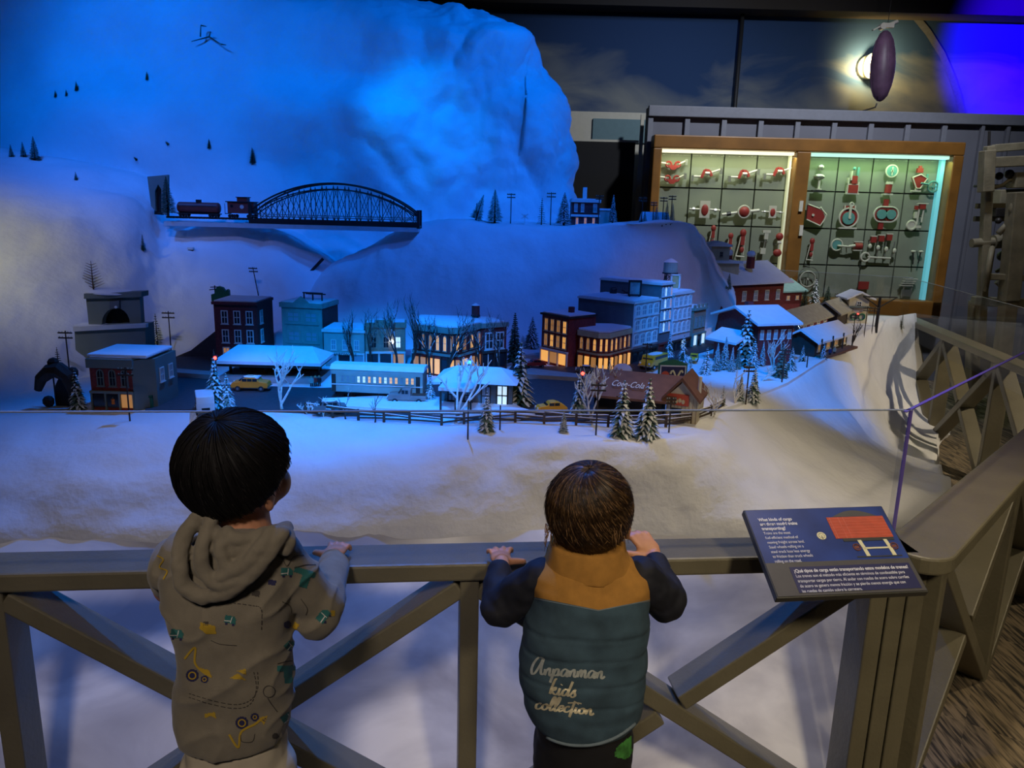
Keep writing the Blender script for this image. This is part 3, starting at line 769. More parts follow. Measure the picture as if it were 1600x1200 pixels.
# ---- roads (thin slabs on the snow)
def slab(name, px, m, z, th, label, cat):
    pts = [G(x, y, z) for x, y in px]; mb = MB(); mb.prism([(p.x, p.y) for p in pts], z-th, z, 'z')
    return tag(mb.build(name, m), label, cat)
slab('asphalt_street', [(228, 642), (345, 638), (480, 643), (800, 654), (905, 656), (1000, 650), (985, 590), (905, 588), (700, 600), (500, 606), (330, 600), (330, 556), (238, 558), (214, 600)], 'asphalt', T0+.006, .03, 'dark asphalt street running along the front of the town', 'street')
slab('asphalt_street', [(790, 583), (985, 590), (1035, 566), (1110, 545), (1180, 520), (1140, 520), (1000, 558), (905, 573), (800, 571)], 'asphalt', T0+.008, .03, 'dark side street before the lit brick shops', 'street')
slab('pavement', [(800, 583), (830, 575), (905, 584), (985, 589), (985, 594), (905, 590)], 'sidewalk', T0+.022, .03, 'grey curb pavement below the lit brick shops', 'pavement')
slab('pavement', [(232, 572), (332, 580), (334, 586), (234, 579)], 'sidewalk', T0+.024, .03, 'grey curved curb left of the red brick block', 'pavement')
slab('snow_patch', [(500, 632), (505, 622), (600, 618), (700, 620), (800, 628), (820, 640), (780, 648), (700, 644)], 'powder', T0+.018, .03, 'snow covered verge between the dining car and the front street', 'snow')
slab('snow_patch', [(1000, 600), (1040, 590), (1180, 575), (1290, 560), (1230, 598), (1150, 632), (1090, 652), (1000, 640)], 'powder', T0+.012, .015, 'bright blue snowy lot under the pine grove at the right', 'snow')
# steep dark access road on the left
mb = MB(); A, B, C, D = G(296, 556, T0), G(338, 562, T0), P(338, 532, 3.55), P(296, 548, 3.3)
mb.prism([(A.x-.05, T0), (B.x, T0), (B.x, T0+.13), (A.x+.02, T0+.03)], 3.35, 3.7)
tag(mb.build('road_ramp', 'asphalt'), 'dark ramp rising behind the left side of the red brick block', 'road')

# ---- facade helper
def window(par, x, z, w, h, kind, pane, plane, trim='white_trim', rz=0, off=0):
    # plane: 'f' front (y=-e) or 'r' right side or 'l' left side; x runs along the wall
    fr = MB(); pn = MB(); e = .0035; b = w*.13
    if kind == 'arch':
        out = [(-w/2, 0), (w/2, 0), (w/2, h*.78), (w*.36, h*.93), (0, h), (-w*.36, h*.93), (-w/2, h*.78)]
    else: out = [(-w/2, 0), (w/2, 0), (w/2, h), (-w/2, h)]
    inn = [((px_)*(1-2*b/w), lerp(b, h-b, pz/h)) for px_, pz in out]
    pn.prism(inn, -e*.45, -e*.1)
    n = len(out); vs = [(p[0], -e, p[1]) for p in out]+[(p[0], -e, p[1]) for p in inn]+[(p[0], 0, p[1]) for p in out]+[(p[0], 0, p[1]) for p in inn]
    fs = []
    for k in range(n):
        j = (k+1) % n; fs += [(k, j, n+j, n+k), (2*n+k, 2*n+j, j, k), (n+k, n+j, 3*n+j, 3*n+k)]
    fr.add(vs, fs); fr.box((0, -e*.6, h*.5), (w*.9, e*.6, b*.7)); fr.box((0, -e*.5, h*.5), (b*.6, e*.5, h*.9)); fr.box((0, -e*.8, -b*.4), (w*1.2, e*1.6, b*.8))
    key = ('w', kind, pane, trim, round(w, 4), round(h, 4))
    if key not in WC: WC[key] = (fr.mesh('window', trim), pn.mesh('pane', pane))
    f = link('window', WC[key][0], par); p = link('pane', WC[key][1], f)
    if plane[0] == 'f': f.location = (x, -plane[1], z)
    elif plane[0] == 'r': f.location = (plane[1], x, z); f.rotation_euler.z = PI/2
    else: f.location = (plane[1], x, z); f.rotation_euler.z = -PI/2
    return f
WC = {}
def block(name, label, A, B, topy, dep, wall, side=None, roof='powder', windows=(), cornice='white_trim', cz=.012, shop=None, toppx=None, base=T0, par=.012, extra=None, trimw='white_trim'):
    A = gz(*A) if len(A) == 2 else Vector(A); B = gz(*B) if len(B) == 2 else Vector(B)
    d = B-A; d.z = 0; w = d.length; rz = math.atan2(d.y, d.x)
    h = P(toppx if toppx else 0, topy, A.y).z - base if toppx is None else P(toppx, topy, A.y).z-base
    t = thing(name, label, 'model building', (A.x, A.y, base), rz)
    mb = MB(); mb.box((w/2, dep/2, h/2), (w, dep, h)); mb.build('wall', wall, t)
    if side:
        MB().box((w-.001, dep/2+.002, h/2), (.006, dep-.004, h-.002)).build('side_wall', side, t)
    # parapet
    mb = MB(); e = .006
    mb.box((w/2, -e/2, h-cz/2), (w+2*e, e*2, cz)); mb.box((w/2, dep, h-cz/2), (w+2*e, e, cz)); mb.box((w+e/2, dep/2, h-cz/2), (e, dep, cz)); mb.box((-e/2, dep/2, h-cz/2), (e, dep, cz))
    mb.build('cornice', cornice, t)
    MB().box((w/2, dep/2, h+.002), (w-.004, dep-.004, .006)).build('roof_snow', roof, t)
    for (plane, cols, x0, x1, z0f, hf, wf, kind, pane) in windows:
        # x0..x1 as fractions of the wall's run, z0f and hf as fractions of the height, wf a fraction of the run
        run = w if plane == 'f' else dep
        for i in range(cols):
            xf = x0+(x1-x0)*(i+.5)/cols; pz = pane[i % len(pane)] if isinstance(pane, (list, tuple)) else pane
            pl = ('f', 0) if plane == 'f' else (('r', w+(.002 if side else 0)) if plane == 'r' else ('l', 0))
            window(t, xf*run, z0f*h, wf*run, hf*h, kind, pz, pl, trimw)
    if shop:
        zf, m, n, pane, trim = shop; hh = zf*h
        MB().box((w/2, -.004, hh), (w+.004, .012, hh*.13)).build('shop_cornice', trim, t)
        for i in range(n+1): MB().box((w*i/n*.98+.01*w, -.004, hh/2), (w*.035, .008, hh)).build('pilaster', trim, t)
        for i in range(n):
            pz = pane[i % len(pane)]
            MB().box((w*(i+.5)/n, -.002, hh*.52), (w/n*.8, .004, hh*.7)).build('shop_window', pz, t)
    return t, w, h
LIT, DIM, DRK, CLD, WHT = 'pane_lit', 'pane_dim', 'pane_dark', 'pane_cool', 'pane_white'

# tunnel portal and its retaining walls
a = gz(113, 600); b_ = gz(224, 590)
Yp = 3.02
pa = P(115, 600, Yp)
t = thing('tunnel_portal', 'grey stepped tunnel portal with a dark arch, behind the red corner shop', 'tunnel portal')
q = lambda x, y, Y: P(x, y, Y)
def wallpoly(mb, px, Y, th):
    pts = [P(x, y, Y) for x, y in px]; mb.prism([(p.x, p.z) for p in pts], Y, Y+th); return mb
wallpoly(MB(), [(116, 512), (226, 507), (232, 612), (122, 618)], 3.0, .08).build('retaining_wall', 'portal_grey', t)
wallpoly(MB(), [(114, 511), (228, 506), (228, 512), (114, 518)], 2.99, .02).build('wall_cap', 'white_trim', t)
p = P(170, 512, 3.03); MB().box((p.x, 3.05, p.z+.004), (.27, .08, .008)).build('ledge_snow', 'powder', t)
# arch wall with an opening
cx, cz_ = 181, 505
outer = [(134, 464), (218, 461), (221, 507), (139, 510)]
arcp = [(159+0, 507)]+[(181-22*math.cos(PI*k/10), 506-25*math.sin(PI*k/10)) for k in range(11)]+[(203, 507)]
poly = [(139, 510), (134, 464), (218, 461), (221, 507)]+[(203, 507)]+[(181+22*math.cos(PI*k/10), 506-25*math.sin(PI*k/10)) for k in range(11)]+[(159, 508)]
wallpoly(MB(), poly, 3.05, .03).build('arch_wall', 'portal_grey', t)
wallpoly(MB(), [(131, 459), (221, 456), (221, 464), (131, 467)], 3.04, .06).build('arch_cap', 'portal_grey', t)
wallpoly(MB(), [(158, 508), (159, 478), (203, 476), (204, 507)], 3.09, .04).build('tunnel_dark', 'black', t)
wallpoly(MB(), [(171, 471), (186, 470), (186, 482), (171, 483)], 3.035, .02).build('keystone', 'grey_wall', t)
mb = MB(); p = P(181, 480, 3.03); mb.ell(p, .006, 8, 6); mb.build('lamp', 'white_trim', t)
p = P(176, 458, 3.08); MB().ell((p.x, 3.10, p.z), (.12, .07, .012), 20, 8).build('snow_cap', 'powder', t, True)

# red corner shop, left
t, w, h = block('corner_shop', 'red brick corner shop with three arched windows and grey bay, far left', (146, 640), (212, 642), 560, .20, 'brick_red', 'portal_grey', toppx=146, cz=.03, cornice='portal_grey',
    windows=[('f', 3, .1, .95, .47, .33, .17, 'arch', DRK), ('r', 3, .05, .9, .48, .28, .2, 'rect', 'pane_cool')], shop=(.36, None, 3, [DRK, DRK, DIM], 'portal_grey'), trimw='portal_grey')
MB().prism([(w, -.004), (w+.055, .045), (w+.055, .2), (w, .2)], 0, h-.004, 'z').build('corner_bay', 'portal_grey', t)
for k, (yy) in enumerate((.085, .15)): window(t, yy, .48*h, .03, .28*h, 'rect', 'pane_cool', ('r', w+.055), 'white_trim')
MB().box((w/2+.02, .10, h+.008), (w+.06, .19, .012)).build('roof_snow', 'powder', t, bevel=.006)
# cream signboard by it
def billboard(name, label, px, Y, m, frame, legs=True, fthick=.008, lettering=None):
    (x0_, y0_), (x1_, y1_), (x2_, y2_), (x3_, y3_) = px; c = [P(x, y, Y) for x, y in px]
    cen = sum(c, Vector())/4; w = (c[1]-c[0]).length; h = (c[0]-c[3]).length
    t = thing(name, label, 'billboard', (cen.x, cen.y, cen.z-h/2)); ang = math.atan2((c[1]-c[0]).z, (c[1]-c[0]).x)
    MB().box((0, 0, h/2), (w, .004, h)).build('panel', m, t)
    mb = MB(); mb.box((0, -.002, 0), (w+fthick, .008, fthick)); mb.box((0, -.002, h), (w+fthick, .008, fthick)); mb.box((-w/2, -.002, h/2), (fthick, .008, h)); mb.box((w/2, -.002, h/2), (fthick, .008, h)); mb.build('frame', frame, t)
    if legs:
        for s in (-1, 1): MB().box((s*w*.42, .004, h/2-.03), (fthick, .006, h+.06)).build('leg', frame, t)
    return t, w, h
t, w, h = billboard('billboard', 'cream signboard with dark script in a green frame, before the red corner shop', [(193, 620), (237, 618), (237, 640), (195, 643)], 2.48, 'cream', 'green_paint', False)
mb = MB(); mb.tube([(-.035+.07*k/20, -.003, h*.35+.006*math.sin(k*1.1)+k*.0004) for k in range(21)], .0016, 5); mb.tube([(-.012+.02*k/8, -.003, h*.75+.003*math.sin(k*1.3)) for k in range(9)], .001, 5); mb.build('script_lettering', 'dark_wood', t)

# red brick three storey block
t, w, h = block('brick_block', 'dark red three-storey brick block with white window sills, left of the depot canopy', (339, 566), (405, 568), 471, .20, 'brick_dark', 'brick_dark', toppx=338, cornice='brick_dark',
    windows=[('f', 3, .1, .97, .64, .22, .16, 'rect', DRK), ('f', 3, .1, .97, .33, .22, .16, 'rect', DRK), ('f', 3, .1, .97, .06, .2, .17, 'rect', [DIM, CLD, DIM]), ('r', 1, .05, .4, .64, .22, .16, 'rect', DRK), ('r', 1, .05, .4, .33, .22, .16, 'rect', DRK)])
t2 = thing('roof_sign', 'green cut-out sign on the roof of the dark red brick block', 'sign', P(346, 471, 3.45))
MB().prism([(-.045, 0), (.035, 0), (.035, .05), (.028, .055), (.02, .045), (.008, .062), (-.01, .068), (-.022, .058), (-.03, .035), (-.045, .03)], 0, .02).build('panel', 'green_paint', t2)
mb = MB(); mb.beam((-.055, .01, .05), (-.02, .01, .055), .004, .004); mb.beam((-.05, .01, .062), (-.015, .01, .064), .004, .004); mb.box((-.03, .01, .045), (.004, .004, .05)); mb.build('arm', 'dark_iron', t2)

# teal four storey
t, w, h = block('storefront_block', 'grey-green three-storey storefront with wide windows and small gable', (443, 562), (505, 566), 472, .17, 'teal_paint', 'brick_dark', toppx=441, cornice='teal_paint', cz=.02,
    windows=[('f', 2, .08, .95, .66, .2, .34, 'rect', CLD), ('f', 2, .08, .95, .33, .2, .34, 'rect', CLD), ('f', 2, .08, .95, .03, .2, .34, 'rect', DRK)], trimw='teal_paint')
MB().prism([(w*.3, h), (w*.42, h+.018), (w*.5, h+.03), (w*.58, h+.018), (w*.7, h)], -.006, .004).build('gable', 'teal_paint', t)
mb = MB()
for a_, b2 in (((.42, h+.008, .06), (.85, h+.008, .06)),):
    for x in (.4, .62, .85): mb.box((w*x, .07, h+.02), (.005, .005, .035))
    mb.box((w*.62, .07, h+.038), (w*.5, .005, .005)); mb.box((w*.62, .1, h+.03), (w*.5, .005, .005))
mb.build('roof_railing', 'dark_iron', t)

# pale teal hardware store, tan store
t, w, h = block('hardware_store', 'pale teal two-storey hardware store with white trim', (507, 572), (570, 574), 514, .17, 'pale_teal', toppx=506, cz=.012,
    windows=[('f', 3, .1, .95, .45, .28, .13, 'rect', CLD)], shop=(.36, None, 3, [CLD, DRK, CLD], 'white_trim'))
tt = text('lettering', 'HARDWARE', w*.22, 0, .018, 'print_line', t, wdt=w*.6); tt.location = (w*.22, -.0125, h*.36-.008); tt.rotation_euler.x = PI/2
t, w, h = block('brick_store', 'tan brick two-storey store with stepped parapet and a bright upstairs lamp', (572, 574), (633, 574), 508, .16, 'tan_brick', toppx=571, cornice='tan_brick', cz=.01,
    windows=[('f', 3, .05, .98, .46, .28, .15, 'rect', [DRK, DRK, WHT])], shop=(.36, None, 3, [DRK, DRK, DIM], 'white_trim'), trimw='tan_brick')
mb = MB(); mb.prism([(0, h), (0, h+.01), (w*.25, h+.01), (w*.25, h+.022), (w*.6, h+.022), (w*.6, h+.03), (w*.72, h+.03), (w*.72, h+.012), (w, h+.012), (w, h)], -.006, .006); mb.build('stepped_parapet', 'tan_brick', t)
MB().ell((w*.66, -.01, h*.62), .009, 10, 8).build('lamp', 'lamp_white', t, True)

# depot canopy
def canopy(name, label, x0p, x1p, yb, Y, ztop, w_, posts, sign=None):
    a = P(x0p, yb, Y); b = P(x1p, yb, Y); L = b.x-a.x; t = thing(name, label, 'platform canopy', ((a.x+b.x)/2, Y, T0))
    z = ztop; l = L/2; d = w_/2; i = .24*L
    v = [(-l, -d, z-.03), (l, -d, z-.03), (l, d, z-.03), (-l, d, z-.03), (-l+i*.6, .0, z+.015), (l-i*.6, .0, z+.015)]
    mb = MB(); mb.add([(x, y, zz-.012) for x, y, zz in v[:4]]+v, [(3, 2, 1, 0), (0, 1, 5, 4), (1, 2, 6, 5), (2, 3, 7, 6), (3, 0, 4, 7), (4, 5, 9, 8), (5, 6, 9), (6, 7, 8, 9), (7, 4, 8)])
    mb.build('snowy_roof', 'powder', t)
    MB().box((0, 0, z-.048), (L*.96, w_*.9, .012)).build('eave', 'dark_wood', t)
    for k in range(posts):
        x = lerp(-l*.85, l*.85, k/(posts-1)); MB().cyl((x, -.02, .01), (x, -.02, z-.05), .006, n=6).build('post', 'dark_wood', t)
    MB().box((0, 0, .012), (L*.95, w_*.8, .022)).build('platform', 'sidewalk', t)
    return t, L
t, L = canopy('depot_canopy', 'long snow-covered depot canopy on dark posts, above the orange cab', 353, 513, 606, 2.98, .118, .22, 6)
MB().box((0, .06, .06), (L*.8, .02, .10)).build('back_wall', 'dark_wood', t)
for k in range(5): window(t, lerp(-L*.35, L*.35, k/4), .05, .035, .05, 'rect', [DRK, DIM, DRK, CLD, DRK][k], ('f', -.048), 'tan_brick')

# corner brick building in the middle with lit windows (two facades meeting at a chamfer)
def corner_building(label, A, Cm, B, toppx, topy, wall, trim, panes, nl, nr, dep=.2, arch='arch', base=T0, shopt='dark_wood'):
    A, Cm, B = gz(*A), gz(*Cm), gz(*B); h = P(toppx, topy, A.y).z-base
    dl = (Cm-A); dr = (B-Cm); t = thing('corner_building', label, 'model building', (Cm.x, Cm.y, base))
    A2 = A-Cm; B2 = B-Cm; dl.normalize(); dr.normalize(); ch = .035
    c1_ = -dl*ch; c2_ = dr*ch; back = Vector(((A2.x+B2.x)/2, max(A2.y, B2.y)+dep, 0))
    out = [(A2.x, A2.y), (c1_.x, c1_.y), (c2_.x, c2_.y), (B2.x, B2.y), (B2.x+.0, B2.y+dep*.6), (A2.x, A2.y+dep)]
    mb = MB(); mb.prism(out, 0, h, 'z'); mb.build('wall', wall, t)
    cen = Vector((sum(o[0] for o in out)/6, sum(o[1] for o in out)/6)); big = [(cen.x+(x-cen.x)*1.05, cen.y+(y-cen.y)*1.05) for x, y in out]
    MB().prism(big, h-.024, h-.002, 'z').build('cornice', trim, t)
    MB().prism([(cen.x+(x-cen.x)*1.0, cen.y+(y-cen.y)*1.0) for x, y in out], h-.001, h+.006, 'z').build('roof_snow', 'powder', t)
    MB().prism([(cen.x+(x-cen.x)*1.035, cen.y+(y-cen.y)*1.035) for x, y in out], h*.42, h*.47, 'z').build('shop_cornice', trim, t)
    def side(P0, d, L, n, pn, kd):
        rz = math.atan2(d.y, d.x)
        R_ = Matrix.Rotation(rz, 4, 'Z'); M_ = Matrix.Translation(P0) @ R_
        def put(o): o.matrix_basis = M_ @ o.matrix_basis
        for i in range(n):
            x = L*(i+.5)/n
            f = window(t, x, h*.52, L/n*.52, h*.32, kd, pn[i % len(pn)], ('f', 0), trim); f.matrix_basis = M_ @ Matrix.Translation((x, 0, h*.52))
            put(MB().box((x, -.003, h*.2), (L/n*.72, .006, h*.3)).build('shop_window', pn[(i+1) % len(pn)], t))
        for i in range(n+1): put(MB().box((L*i/n, -.004, h*.2), (.006, .008, h*.4)).build('pilaster', shopt, t))
    side(A2, dl, A2.length-ch, nl, panes[0], arch); side(c2_, dr, B2.length-ch, nr, panes[1], arch)
    dc = (c2_-c1_); Lc = dc.length; dc.normalize(); side(c1_, dc, Lc, 2, panes[2], 'rect')
    return t, h, A2, B2
corner_building('dark brick corner building with arched lit windows, behind the bare trees in the middle', (646, 582), (712, 592), (752, 578), 645, 506, 'brick_dark', 'teal_paint', ([DRK, DIM, DIM, LIT, LIT], [DIM, LIT, DIM], [DIM, LIT]), 5, 3, .24)
t, w, h = block('side_building', 'dark brick wing with black windows, right of the middle corner building', (752, 580), (790, 576), 506, .16, 'brick_dark', toppx=752, cornice='teal_paint', cz=.018, windows=[('f', 2, .08, .94, .45, .36, .34, 'rect', DRK)], shop=(.4, None, 2, [DRK, DRK], 'dark_wood'))
def water_tank(label, px, py, Y, r, h, leg, m, s='dark_iron'):
    p = P(px, py, Y); t = thing('water_tank', label, 'water tank', p)
    for k in range(4):
        a = PI/4+k*PI/2; MB().cyl((r*.95*math.cos(a), r*.95*math.sin(a), 0), (r*.8*math.cos(a), r*.8*math.sin(a), leg), .003, n=5).build('leg', s, t)
    mb = MB()
    for k in range(4):
        a = PI/4+k*PI/2; b = a+PI/2; mb.beam((r*.9*math.cos(a), r*.9*math.sin(a), .004), (r*.85*math.cos(b), r*.85*math.sin(b), leg), .002, .002); mb.beam((r*.9*math.cos(b), r*.9*math.sin(b), .004), (r*.85*math.cos(a), r*.85*math.sin(a), leg), .002, .002)
    mb.build('cross_bracing', s, t)
    mb = MB(); mb.lathe([(r*1.12, leg-.003), (r*1.12, leg+.003)], 16); mb.build('walkway', s, t)
    MB().lathe([(r, leg), (r*.97, leg+h)], 18).build('tank', m, t, False)
    MB().lathe([(r*1.05, leg+h), (r*.5, leg+h+r*.35), (.002, leg+h+r*.55)], 18).build('roof', 'powder', t, False)
water_tank('rust-red rooftop water tank on the middle corner building', 743, 503, 3.35, .018, .045, .028, 'brick_dark')

# low station with bright shop front
t, w, h = block('station_house', 'low dark station house with snowy roof and bright white doorway, middle front', (688, 634), (800, 640), 592, .15, 'grey_wall', toppx=690, cornice='dark_wood', cz=.006,
    windows=[('f', 2, .05, .5, .2, .5, .12, 'rect', CLD), ('f', 1, .52, .75, .08, .75, .14, 'rect', CLD), ('f', 1, .76, .96, .1, .8, .17, 'rect', WHT)], trimw='dark_wood')
mb = MB(); v = [(-.02, -.05, h), (w+.02, -.05, h), (w+.02, .16, h), (-.02, .16, h), (.05, .055, h+.04), (w-.05, .055, h+.04)]
mb.add(v, [(3, 2, 1, 0), (0, 1, 5, 4), (1, 2, 5), (2, 3, 4, 5), (3, 0, 4)]); mb.build('hip_roof', 'powder', t)
MB().box((w*.3, -.08, h*.95), (w*.45, .1, .012)).build('porch_roof', 'powder', t)
for k in range(3): MB().cyl((w*(.1+.2*k), -.12, 0), (w*(.1+.2*k), -.12, h*.93), .004, n=6).build('porch_post', 'dark_wood', t)

# teal dining car
def rail_car(name, label, A, B, hgt, m, nwin, panes, wid=.07):
    d = B-A; L = d.length; t = thing(name, label, 'railway car', A, math.atan2(d.y, d.x))
    o = MB().box((L/2, 0, .03+hgt/2), (L, wid, hgt)).build('body', m, t, bevel=.004)
    mb = MB(); mb.prism([(-wid/2-.003, .03+hgt), (wid/2+.003, .03+hgt), (wid*.3, .045+hgt), (-wid*.3, .045+hgt)], -.004, L+.004, 'x'); mb.build('roof', 'powder', t)
    for i in range(nwin): window(t, L*(.10+.82*(i+.5)/nwin), .03+hgt*.45, L/nwin*.5, hgt*.3, 'rect', panes[i % len(panes)], ('f', wid/2), m)
    MB().box((L*.95, -wid/2-.001, .03+hgt*.42), (L*.045, .003, hgt*.75)).build('door', 'dark_wood', t)
    MB().box((L*.03, -wid/2-.001, .03+hgt*.42), (L*.045, .003, hgt*.75)).build('door', 'dark_wood', t)
    MB().box((L/2, -wid/2-.002, .03+hgt*.36), (L, .003, .004)).build('belt_rail', 'white_trim', t)
    for x in (.14, .86):
        for s in (-1, 1):
            for dx in (-.02, .02): MB().cyl((L*x+dx, s*.02-.004, .013), (L*x+dx, s*.02+.004, .013), .012, n=10).build('wheel', 'dark_iron', t)
    MB().box((L/2, 0, .024), (L*.95, wid*.6, .012)).build('frame', 'dark_iron', t)
    return t
rail_car('dining_car', 'teal dining car with a row of lit windows, on the town siding', gz(524, 620), gz(664, 626), .083, 'pale_teal', 14, [CLD, CLD, CLD, WHT, WHT, LIT, WHT, LIT, WHT, LIT, LIT, CLD, LIT, LIT], .09)

# lit red three storey and cream corner shop
t, w, h = block('brick_block', 'red three-storey brick shop with cream lit windows and white shop front', (845, 566), (886, 576), 488, .17, 'brick_red', toppx=845, cornice='dark_wood', cz=.008,
    windows=[('f', 4, .06, .98, .66, .25, .15, 'rect', [DIM, DIM, DIM, LIT]), ('f', 4, .06, .98, .36, .25, .15, 'rect', [DIM, LIT, DIM, LIT])], shop=(.3, None, 3, [LIT, DIM, LIT], 'white_trim'), trimw='cream')
MB().box((w*.55, .09, h+.015), (.02, .02, .03)).build('chimney', 'brick_dark', t)
corner_building('cream-trimmed corner shop with glowing arched windows, right of the red lit block', (902, 575), (943, 583), (983, 571), 901, 515, 'brick_red', 'cream', ([DIM, DIM, LIT], [LIT, LIT, DIM, LIT, DIM], [LIT, LIT]), 3, 5, .16, shopt='dark_wood')

# the tall row going back to the right
f_a = gz(984, 570); f_b = gz(1102, 538); fd = (f_b-f_a).normalized(); FL = (f_b-f_a).length
def frac(px):  # along the facade line for a pixel column
    best = min(range(201), key=lambda k: abs(projx(f_a+fd*FL*k/200)-px)); return best/200
def proj(p): d = Vector(p)-CAM; z = d.dot(fwd); return (800+FPX*d.dot(cri)/z, 600-FPX*d.dot(cup)/z)
def projx(p): return proj(p)[0]
def rowblock(name, label, xa, xb, top, dep, wall, **k):
    A = f_a+fd*FL*frac(xa); B = f_a+fd*FL*frac(xb); return block(name, label, (A.x, A.y, T0), (B.x, B.y, T0), top, dep, wall, toppx=xa, **k)
t, w, h = rowblock('warehouse', 'grey-sided four-storey warehouse with pale arched windows, behind the cream corner shop', 985, 1024, 472, .30, 'grey_wall', cornice='white_trim', cz=.008,
    windows=[('f', 4, .03, .97, z, .19, .2, 'arch', CLD) for z in (.76, .53, .3)], shop=(.2, None, 4, [DRK, DRK], 'dark_wood'))
MB().box((w/2, -.002, h*.62), (w, .003, h*.75)).build('facade', 'facade_blue', t)
for o in [c for c in kids_of(t) if c.name.startswith('window')]: o.location.y -= .0035
t, w, h = rowblock('tower_block', 'tallest dark grey six-storey block with lit window columns, in the back row', 1026, 1044, 443, .34, 'grey_wall', cornice='white_trim', cz=.008,
    windows=[('f', 4, .03, .97, z, .13, .17, 'arch', [CLD, WHT, CLD, DIM, CLD]) for z in (.82, .66, .50, .34)], shop=(.18, None, 2, ['brick_red', DRK], 'brick_red'))
t, w, h = rowblock('warehouse', 'blue-lit four-storey warehouse with arched windows, right of the tallest block', 1046, 1076, 458, .22, 'facade_blue', cornice='white_trim', cz=.01,
    windows=[('f', 4, .03, .97, z, .18, .17, 'arch', CLD) for z in (.77, .55, .33)], shop=(.2, None, 4, [DRK, DRK, WHT], 'dark_wood'))
t, w, h = rowblock('brick_store', 'small grey two-storey store with notched parapet at the right end of the row', 1080, 1099, 482, .12, 'tan_brick', cornice='teal_paint',
    windows=[('f', 3, .05, .95, .5, .28, .2, 'rect', CLD)], shop=(.35, None, 3, [WHT, DRK], 'teal_paint'), trimw='teal_paint')
mb = MB()
for f in (.05, .35, .65, .95): mb.box((w*f, 0, h+.008), (.012, .012, .018))
mb.build('battlement', 'tan_brick', t)
t, _, _ = billboard('billboard', 'landscape poster billboard on the roof of the grey-sided warehouse', [(983, 440), (1001, 438), (1001, 460), (983, 462)], 3.62, 'billboard', 'dark_iron')
t, _, _ = billboard('billboard', 'tan poster billboard beside the tallest block', [(1049, 430), (1062, 429), (1061, 451), (1048, 452)], 3.9, 'billboard_tan', 'white_trim')
p = P(958, 462, 3.75); t = thing('roof_vent', 'black ventilator and pipes on the grey-sided warehouse roof', 'roof vent', p)
mb = MB(); mb.cyl((0, 0, 0), (0, 0, .03), .018, n=10); mb.ell((0, 0, .032), (.02, .02, .01), 10, 6); mb.beam((.02, 0, .004), (.1, -.02, .03), .006, .006); mb.beam((.04, 0, .03), (.09, 0, .002), .006, .006); mb.build('vent', 'dark_iron', t)
water_tank('pale round water tower above the tallest block', 1046, 442, 3.95, .036, .055, .05, 'pale_teal', 'dark_iron')

# drive-in stand with brown roof (front right)
A = gz(1022, 655); B = gz(1090, 662)
t = thing('roadside_stand', 'cream roadside stand with brown roof and white script lettering, front right', 'model building', (A.x, A.y, T0), math.atan2((B-A).y, (B-A).x)-.1)
w = (B-A).length; hh = .085; dp = .13
MB().box((w*.62, dp/2, hh/2), (w*.72, dp, hh)).build('wall', 'cream_cloth', t)
MB().prism([(w*.26, hh), (w*.98, hh), (w*.62, hh+.055)], -.001, .006).build('gable_wall', 'cream_cloth', t)
mb = MB(); mb.prism([(w*.18, hh-.008), (w*.62, hh+.062), (w*1.06, hh-.008), (w*1.06, hh+.002), (w*.62, hh+.075), (w*.18, hh+.002)], -.03, dp+.02); mb.build('gable_roof', 'roof_brown', t)
mb = MB(); ex = [(-.30, hh-.01), (.12, hh-.01), (.12, hh+.052), (-.30, hh+.052)]
mb.add([(-.24, -.06, hh-.012), (w*.5, -.03, hh-.012), (w*.5, .09, hh+.055), (-.24, .07, hh+.055), (-.24, -.06, hh-.02), (w*.5, -.03, hh-.02), (w*.5, .09, hh+.047), (-.24, .07, hh+.047)], [(0, 1, 2, 3), (7, 6, 5, 4), (0, 4, 5, 1), (1, 5, 6, 2), (2, 6, 7, 3), (3, 7, 4, 0)])
mb.build('long_roof', 'roof_brown', t)
MB().box((-.1, .05, hh*.45), (.24, .06, hh*.85)).build('rear_wall', 'dark_wood', t)
for x in (-.22, -.12, -.02): MB().box((x, -.045, hh*.45), (.006, .006, hh*.9)).build('post', 'dark_wood', t)
tt = text('script_lettering', 'Coca-Cola', 0, 0, .042, 'print_white', t); tt.location = (-.155, -.012, hh+.018); tt.rotation_euler = (.52, 0, .05); tt.scale = (.62, 1, 1)
for v_ in tt.data.vertices: v_.co.x += v_.co.y*.35
MB().box((w*.5, -.003, hh*.92), (w*.55, .004, hh*.45)).build('poster', 'sign_red', t)
mb = MB()
for k in range(5): mb.ell((w*(.33+.08*k), -.006, hh*(.86+.04*(k % 2))), (.006, .002, .008), 8, 6)
mb.build('poster_picture', 'cream', t)
MB().box((w*.5, -.003, hh*.42), (w*.24, .004, hh*.32)).build('window', DRK, t)
MB().cyl((w*.95, .04, hh-.02), (w*.95, .04, hh+.07), .006, n=8).build('stove_pipe', 'white_trim', t)
mb = MB()
for k in range(9): mb.box((w*(.28+.085*k), -.002, hh/2), (.0015, .002, hh))
mb.build('clapboard_line', 'tan_brick', t)
